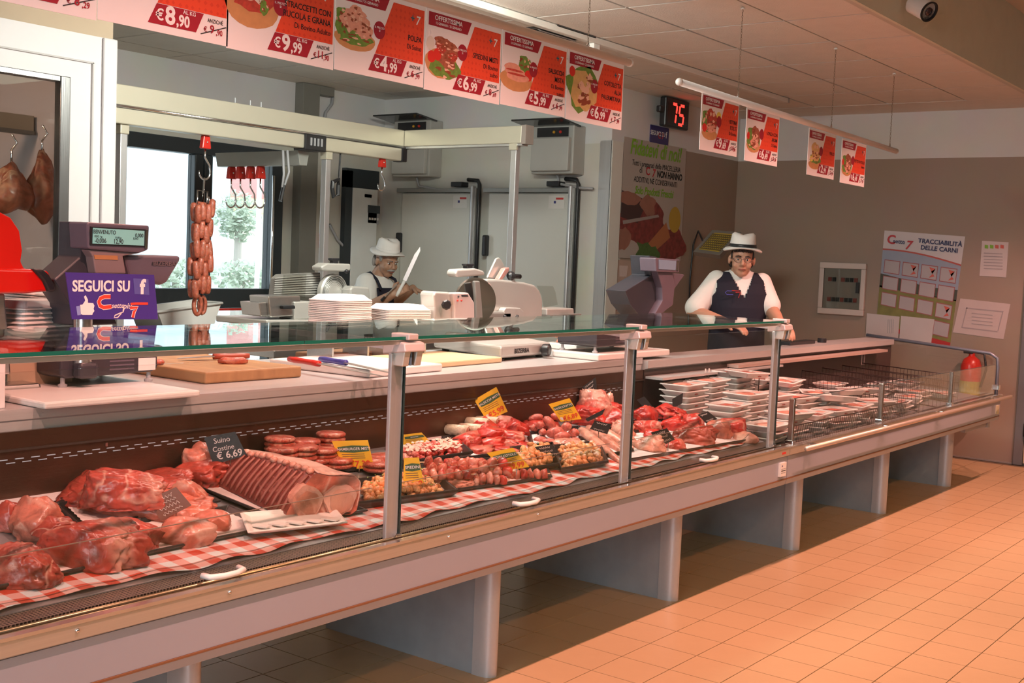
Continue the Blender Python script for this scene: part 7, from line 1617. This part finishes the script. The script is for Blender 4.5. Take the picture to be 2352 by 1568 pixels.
def remesh(o, vox, it=3):
    md = o.modifiers.new('remesh', 'REMESH'); md.mode = 'VOXEL'; md.voxel_size = vox; md.use_smooth_shade = True
    s = o.modifiers.new('smooth', 'SMOOTH'); s.iterations = it; s.factor = .5
    return o
class Frame:
    def __init__(s, c, r, u, f): s.c, s.r, s.u, s.f = Vector(c), Vector(r), Vector(u), Vector(f)
    def p(s, x, y, z): return s.c + s.r * x + s.f * y + s.u * z      # right, forward (face), up
    def m(s): return Matrix((s.r, s.f, s.u)).transposed()
def head(mb, F):
    R_ = F.m()
    mb.sphere(F.p(0, -.012, .035), (.074, .094, .088), 20, 14, R_)      # skull
    mb.sphere(F.p(0, .022, -.025), (.063, .064, .080), 18, 12, R_)      # face
    mb.sphere(F.p(0, .040, -.082), (.038, .038, .030), 14, 10, R_)      # chin
    for s in (-1, 1):
        mb.sphere(F.p(s * .038, .060, -.030), (.024, .020, .026), 12, 8, R_)   # cheeks
        mb.sphere(F.p(s * .028, .080, .020), (.026, .012, .010), 12, 8, R_)    # brow
        mb.sphere(F.p(s * .078, -.012, -.005), (.011, .020, .032), 10, 8, R_)  # ears
        mb.sphere(F.p(s * .012, .092, -.032), (.009, .010, .009), 8, 6, R_)    # nostrils
    mb.tube([F.p(0, .080, .018), F.p(0, .094, -.004), F.p(0, .106, -.027), F.p(0, .092, -.038)], [.008, .010, .0135, .009], 10)   # nose
    mb.sphere(F.p(0, .080, -.058), (.026, .014, .012), 12, 8, R_)       # mouth mound
def face_parts(t, F, glasses=False, moustache=None, hair=M_HAIRD):
    for s in (-1, 1):
        e = MB().sphere(F.p(s * .030, .0755, .003), (.0105, .0105, .0065), 12, 8).build('eye', M_EYEW, t, smooth=True)
        MB().sphere(F.p(s * .030, .0835, .003), .0052, 8, 6).build('pupil', M_PUP, e, smooth=True)
        MB().tube([F.p(s * .012, .096, .022), F.p(s * .03, .097, .027), F.p(s * .048, .084, .021)], [.003, .0042, .002], 6).build('eyebrow', hair, t, smooth=True)
    MB().tube([F.p(-.024, .083, -.060), F.p(-.01, .096, -.0575), F.p(0, .0975, -.059), F.p(.01, .096, -.0575), F.p(.024, .083, -.060)], [.002, .0045, .004, .0045, .002], 8).build('mouth', M_LIP, t, smooth=True)
    if moustache: MB().tube([F.p(-.034, .074, -.054), F.p(-.014, .096, -.046), F.p(0, .100, -.045), F.p(.014, .096, -.046), F.p(.034, .074, -.054)], [.004, .009, .008, .009, .004], 8).build('moustache', moustache, t, smooth=True)
    if glasses:
        g = MB()
        for s in (-1, 1): g.tube([F.p(s * .032 + .024 * math.cos(a), .094, .002 + .017 * math.sin(a)) for a in [k * math.pi / 8 for k in range(16)]], .0016, 5, closed=True)
        g.tube([F.p(-.008, .098, .006), F.p(.008, .098, .006)], .0016, 5)
        for s in (-1, 1): g.tube([F.p(s * .056, .092, .006), F.p(s * .078, .02, .008), F.p(s * .082, -.02, .004)], .0016, 5)
        g.build('glasses', mat('glasses_metal', (.12, .10, .09), .3, .6), t)
    h = MB()
    for s in (-1, 1):
        for k in range(7): h.sphere(F.p(s * (.067 - .0015 * k), .022 - k * .016, .030 - .004 * k), (.008, .014, .028), 8, 6, F.m())
    for k in range(9): a = -1.2 + k * .3; h.sphere(F.p(.068 * math.sin(a), -.095 + .03 * abs(math.sin(a)), -.01), (.022, .014, .045), 8, 6, F.m())
    for k in range(7): h.sphere(F.p(-.05 + k * .0167, .070 - .25 * abs(-.05 + k * .0167), .062), (.016, .018, .016), 8, 6, F.m())
    h.build('hair', hair, t, smooth=True)
def hat(t, F, band):
    tilt = Frame(F.p(0, -.008, .070), F.r, F.u, F.f)
    prof = []
    n = 28; mb = MB()
    rings = [(.120, .150, -.010), (.128, .160, .0), (.112, .135, .008), (.087, .108, .010), (.085, .106, .030), (.081, .100, .060), (.076, .094, .085), (.060, .075, .098), (.030, .04, .092), (.002, .003, .086)]
    for a, b, z in rings:
        for k in range(n):
            th = 2 * math.pi * k / n; dz = 0
            if a > .1: dz = .012 * math.cos(2 * th) * (1 if a > .115 else .4) * -1
            if z > .08: dz = .008 * math.cos(2 * th)
            mb.v.append(tilt.p(a * math.cos(th), b * math.sin(th) * .92, z + dz))
    for i in range(len(rings) - 1):
        for k in range(n): mb.f.append((i * n + k, i * n + (k + 1) % n, (i + 1) * n + (k + 1) % n, (i + 1) * n + k))
    o = mb.build('hat', M_HATW, t, smooth=True, solid=.004)
    b = MB()
    for a, b_, z in ((.0885, .1095, .010), (.0865, .108, .032)):
        for k in range(n): th = 2 * math.pi * k / n; b.v.append(tilt.p(a * math.cos(th), b_ * math.sin(th) * .92, z))
    for k in range(n): b.f.append((k, (k + 1) % n, n + (k + 1) % n, n + k))
    b.build('hat_band', band, o, smooth=True, solid=.002)
    return o
def hand(mb, wrist, tip, nrm, curl=.5, side=1, sc=1.0):
    """palm from wrist towards tip, five fingers, thumb leaving the side of the palm; nrm is the back of the hand"""
    w, tp = Vector(wrist), Vector(tip); d = (tp - w).normalized(); n_ = Vector(nrm); n_ = (n_ - d * n_.dot(d)).normalized(); s = d.cross(n_).normalized() * side
    pl = .085 * sc
    for k in (-1, -.33, .33, 1): mb.tube([w + s * k * .014 * sc, w + d * pl * .5 + s * k * .024 * sc, w + d * pl + s * k * .030 * sc], [.017 * sc, .016 * sc, .0135 * sc], 8)
    for k, ln in ((-1, .062), (-.33, .076), (.33, .082), (1, .073)):
        b = w + d * pl + s * k * .030 * sc; q = b; dd = d.copy(); pts = [b - d * .01]; L_ = ln * sc
        for j, f_ in enumerate((.45, .32, .23)):
            dd = (dd * math.cos(curl * (.8 + .25 * j)) - n_ * math.sin(curl * (.8 + .25 * j))).normalized(); q = q + dd * L_ * f_; pts.append(q)
        mb.tube(pts, [.0105 * sc, .0100 * sc, .0092 * sc, .0078 * sc], 8); mb.sphere(pts[-1], .0078 * sc, 8, 6)
    b = w + d * pl * .25 + s * .024 * sc; q1 = b + (s * .75 + d * .6 - n_ * .25).normalized() * .042 * sc; q2 = q1 + (d * .9 + s * .15 - n_ * .45 * (curl + .4)).normalized() * .032 * sc
    mb.tube([b, q1, q2], [.016 * sc, .0125 * sc, .0095 * sc], 8); mb.sphere(q2, .0095 * sc, 8, 6)
def limb(mb, pts, rs):
    P = [Vector(p) for p in pts]; mb.tube(P, rs, 12)
    for p, r in zip(P, rs): mb.sphere(p, r, 12, 8)
def torso(mb, rings, F, n=26, grow=0.0, cut=None, caps=True):
    base = len(mb.v)
    for c, a, b, p_ in rings:
        for k in range(n):
            th = 2 * math.pi * k / n; x = math.copysign(abs(math.cos(th)) ** .8, math.cos(th)) * (a + grow); y = math.copysign(abs(math.sin(th)) ** .85, math.sin(th)) * (b + grow) + p_
            mb.v.append(Vector(c) + F.r * x + F.f * y)
    for i in range(len(rings) - 1):
        for k in range(n):
            f_ = (base + i * n + k, base + i * n + (k + 1) % n, base + (i + 1) * n + (k + 1) % n, base + (i + 1) * n + k)
            if cut and cut(i, 2 * math.pi * (k + .5) / n, sum((mb.v[q] for q in f_), Vector()) / 4): continue
            mb.f.append(f_)
    if caps: mb.f.append(tuple(base + k for k in range(n))); mb.f.append(tuple(base + (len(rings) - 1) * n + k for k in range(n))[::-1])
def legs(t, hip, F, m):
    mb = MB(); h = Vector(hip)
    for s in (-1, 1):
        limb(mb, [h + F.r * s * .09, h + F.r * s * .10 + Vector((0, 0, -h.z * .48)) + F.f * .03, Vector((h.x, h.y, .09)) + F.r * s * .11], [.105, .075, .055])
    mb.sphere(h, (.17, .13, .14), 16, 10)
    remesh(mb.build('trousers', m, t, smooth=True), .012)
    for s in (-1, 1):
        p = Vector((h.x, h.y, 0)) + F.r * s * .11
        MB().sphere(p + F.f * .06 + Vector((0, 0, .045)), (.05, .05, .045), 12, 8).sphere(p + F.f * .13 + Vector((0, 0, .038)), (.046, .05, .036), 12, 8).build('shoe', M_BLACK, t, smooth=True)

# ---- man in the dark vest, facing the customers
D2 = 7.75
P2 = lambda u, v, dd=0.0: ond(u, v, D2 + dd)
K2 = D2 / FPX
f2 = (-fwd * Vector((1, 1, 0))).normalized(); r2 = Vector((right.x, right.y, 0)).normalized()
ft = (P2(1690, 700)); 
man2 = thing('person', 'man in dark navy vest, white shirt and white hat with black band behind the case', 'person', (P2(1690, 800).x, P2(1690, 800).y, 0))
B2 = Frame(P2(1695, 700), r2, Vector((0, 0, 1)), f2)
fh = (f2 - r2 * .12 + Vector((0, 0, -.05))).normalized(); uh = (Vector((0, 0, 1)) - r2 * .03 * -1).normalized(); rh = uh.cross(fh) * -1; rh = fh.cross(uh).normalized(); uh = rh.cross(fh).normalized()
H2 = Frame(P2(1704, 596, -.04), rh, uh, fh)
M_SKIN2 = skin_mat('skin_man_vest', (0.50, .26, .17))
body = MB(); head(body, H2)
body.tube([P2(1701, 615, .0), P2(1699, 640, .03)], [.058, .062], 14)
sh_l, sh_r = P2(1646, 646, .03), P2(1750, 650, .03)
el_l, wr_l = P2(1592, 716, -.03), P2(1672, 742, -.22)
el_r, wr_r = P2(1772, 712, -.06), P2(1792, 742, -.22)
limb(body, [sh_l, el_l], [.055, .045]); limb(body, [el_l, el_l.lerp(wr_l, .35), wr_l], [.045, .045, .030])
limb(body, [sh_r, el_r], [.055, .046]); limb(body, [el_r, el_r.lerp(wr_r, .4), wr_r], [.046, .044, .030])
hand(body, wr_l, wr_l + (wr_l - el_l).normalized() * .15, Vector((0, 0, 1)), .3, 1)
hand(body, wr_r, wr_r + (f2 * .7 + r2 * .3 + Vector((0, 0, -.35))).normalized() * .15, Vector((0, 0, 1)), .35, -1)
RG = [(P2(1688, 830, .03), .165, .115, .0), (P2(1690, 790, .03), .165, .120, .0), (P2(1692, 745, .02), .160, .122, .01), (P2(1694, 705, .02), .172, .128, .01), (P2(1695, 672, .02), .190, .128, .0), (P2(1697, 650, .03), .192, .112, -.01), (P2(1698, 635, .04), .150, .088, -.015), (P2(1699, 622, .04), .078, .066, -.01)]
torso(body, RG, B2, grow=-.012)
remesh(body.build('body', M_SKIN2, man2, smooth=True), .0058)
face_parts(man2, H2, True, None, M_HAIRD); hat(man2, H2, M_BLACK)
shirt = MB(); torso(shirt, RG, B2, grow=.004)
limb(shirt, [sh_l + Vector((0, 0, .01)), sh_l.lerp(el_l, .5), sh_l.lerp(el_l, .86)], [.066, .072, .078]); limb(shirt, [sh_r + Vector((0, 0, .005)), sh_r.lerp(el_r, .5), sh_r.lerp(el_r, .84)], [.064, .068, .072])
so = remesh(shirt.build('shirt', M_SHIRT, man2, smooth=True), .010)
MB().tube([P2(1699, 628, .04) + B2.r * (.064 * math.cos(a)) + B2.f * (.062 * math.sin(a)) + Vector((0, 0, .012 - .022 * max(0, math.sin(a)))) for a in [k * math.pi / 9 for k in range(18)]], .012, 8, closed=True).build('collar', M_SHIRT, so, smooth=True)
ys_top = P2(1698, 632).z; ys_v = P2(1697, 682).z
def vcut(i, th, c):
    x = (c - B2.c).dot(B2.r); front = math.sin(th) > .15
    if front and c.z > ys_v and abs(x - .012) < (c.z - ys_v) * .50 + .002: return True
    return ((abs(x) - .215) / .062) ** 2 + ((c.z - P2(1698, 648).z) / .115) ** 2 < 1
RGv = []
for i in range(len(RG) - 1):
    for k in range(18):
        f_ = k / 18; a, b = RG[i], RG[i + 1]; RGv.append((a[0].lerp(b[0], f_), a[1] + (b[1] - a[1]) * f_, a[2] + (b[2] - a[2]) * f_, a[3] + (b[3] - a[3]) * f_))
vs = MB(); torso(vs, RGv[:-3], B2, 150, .018, vcut, False); vo = vs.build('vest', M_NAVY, man2, smooth=True, solid=.006)
lg = frame(P2(1670, 672, -.155), r2, (0, 0, 1))
LG = lambda x, z, dd=0: lg @ Vector((x, z, dd))
MB().tube([LG(.03, .012), LG(.0, .012), LG(-.012, .0), LG(0, -.012), LG(.04, -.010)], .003, 5).build('embroidery', mat('thread_blue', (.06, .06, .3), .7), vo)
MB().tube([LG(.03, .015), LG(.08, .013)], .003, 5).tube([LG(.055, .004), LG(.085, .004), LG(.075, -.03)], .003, 5).build('embroidery', mat('thread_red', (.35, .02, .02), .7), vo)
legs(man2, P2(1690, 850, .03), B2, M_TROU)

# ---- man in white sharpening a knife at the back
D1 = 8.9
P1 = lambda u, v, dd=0.0: ond(u, v, D1 + dd)
f1 = (right * .80 - fwd * .60); f1.z = 0; f1.normalize(); r1 = f1.cross(Vector((0, 0, 1))).normalized()
man1 = thing('person', 'man in white shirt and white hat holding a long knife at the back', 'person', (P1(862, 800).x, P1(862, 800).y, 0))
B1 = Frame(P1(862, 690), r1, Vector((0, 0, 1)), f1)
fh = (right * .62 - fwd * .72 + Vector((0, 0, -.30))).normalized(); uh = Vector((0, 0, 1)); rh = fh.cross(uh).normalized(); uh = rh.cross(fh).normalized()
H1 = Frame(P1(888, 600, -.02), rh, uh, fh)
M_SKIN1 = skin_mat('skin_man_white', (0.40, .22, .14))
body = MB(); head(body, H1); body.tube([P1(884, 610, .02), P1(868, 640, .04)], [.058, .066], 14)
sl_, sr_ = P1(842, 655, -.10), P1(884, 652, .16)
e1, w1 = P1(838, 712, -.22), P1(902, 676, -.34)
e2, w2 = P1(898, 700, .05), P1(948, 662, -.10)
limb(body, [sl_, e1], [.055, .046]); limb(body, [e1, e1.lerp(w1, .35), w1], [.046, .046, .031])
limb(body, [sr_, e2], [.055, .045]); limb(body, [e2, e2.lerp(w2, .35), w2], [.045, .044, .030])
kd = (P1(966, 566, -.36) - P1(928, 642, -.36)).normalized()
hand(body, w1, P1(934, 655, -.37), (-fwd + right * -.3), 1.15, -1)
hand(body, w2, P1(982, 676, -.14), Vector((0, 0, 1)) + right * .5, .42, 1)
RG1 = [(P1(858, 840, .02), .16, .12, 0), (P1(858, 790, .02), .16, .125, 0), (P1(858, 735, .02), .165, .135, .0), (P1(860, 690, .02), .185, .135, 0), (P1(862, 662, .02), .195, .122, 0), (P1(864, 648, .03), .155, .10, 0), (P1(867, 634, .03), .08, .072, 0)]
torso(body, RG1, B1, grow=-.012)
remesh(body.build('body', M_SKIN1, man1, smooth=True), .0062)
face_parts(man1, H1, False, M_HAIRG, M_HAIRG); hat(man1, H1, M_HATW)
shirt = MB(); torso(shirt, RG1, B1, grow=.004)
limb(shirt, [sl_ + Vector((0, 0, .01)), sl_.lerp(e1, .45), sl_.lerp(e1, .78)], [.085, .085, .085]); limb(shirt, [sr_, sr_.lerp(e2, .5), sr_.lerp(e2, .75)], [.08, .078, .075])
so = remesh(shirt.build('shirt', M_SHIRT, man1, smooth=True), .010)
MB().tube([P1(869, 637, .03) + B1.r * (.07 * math.cos(a)) + B1.f * (.068 * math.sin(a)) + Vector((0, 0, .014 - .02 * max(0, math.sin(a)))) for a in [k * math.pi / 9 for k in range(18)]], .013, 8, closed=True).build('collar', M_SHIRT, so, smooth=True)
# bib apron with neck strap
def acut(i, th, c):
    x = (c - B1.c).dot(B1.r); return math.sin(th) < .25 or abs(x) > .12
RGa = []
for i in range(5):
    for k in range(5):
        f_ = k / 5; a, b = RG1[i], RG1[i + 1]; RGa.append((a[0].lerp(b[0], f_), a[1] + (b[1] - a[1]) * f_, a[2] + (b[2] - a[2]) * f_, 0))
ap = MB(); torso(ap, RGa[:-3], B1, 56, .018, acut, False); ao = ap.build('apron', M_NAVY, man1, smooth=True, solid=.005)
for s in (-1, 1): MB().tube([B1.c + B1.r * (.10 * s) + B1.f * .150 + Vector((0, 0, P1(862, 662).z - B1.c.z)), B1.c + B1.r * (.10 * s) + B1.f * .10 + Vector((0, 0, P1(862, 640).z - B1.c.z)), B1.c + B1.r * (.075 * s) + B1.f * .01 + Vector((0, 0, P1(862, 626).z - B1.c.z)), B1.c + B1.r * (.06 * s) - B1.f * .07 + Vector((0, 0, P1(862, 632).z - B1.c.z))], .011, 6).build('apron_strap', M_NAVY, ao, smooth=True)
legs(man1, P1(858, 850, .02), B1, M_TROU)
# the knife in his hand
kn = thing('held_knife', 'long butcher knife raised in the hand of the man in white', 'knife', P1(924, 662, -.37))
a, b, c = P1(915, 672, -.37), P1(930, 644, -.37), P1(966, 567, -.37); d = (c - b).normalized(); s = d.cross(fwd).normalized(); L_ = (c - b).length
MB().tube([a - d * .03, a, a.lerp(b, .5), b], [.010, .013, .012, .012], 10).build('handle', M_WPLAST, kn, smooth=True)
bl = [b + s * .016, b + d * L_ * .75 + s * .017, c + s * .004, b + d * L_ * .9 - s * .010, b - s * .012]
MB().add([q - fwd * .001 for q in bl] + [q + fwd * .001 for q in bl], [(0, 1, 2, 3, 4), (9, 8, 7, 6, 5)] + [(i, (i + 1) % 5, 5 + (i + 1) % 5, 5 + i) for i in range(5)]).build('blade', mat('knife_blade', (.42, .36, .34), .3, .7), kn)
sh = thing('sharpening_steel', 'thin steel rod held under the long knife', 'sharpening steel', P1(890, 678, -.36))
MB().tube([P1(884, 682, -.38), P1(912, 652, -.41)], .005, 8).build('rod', M_STEEL, sh); MB().tube([P1(876, 690, -.37), P1(884, 682, -.38)], .011, 8).build('grip', M_BLACK, sh)
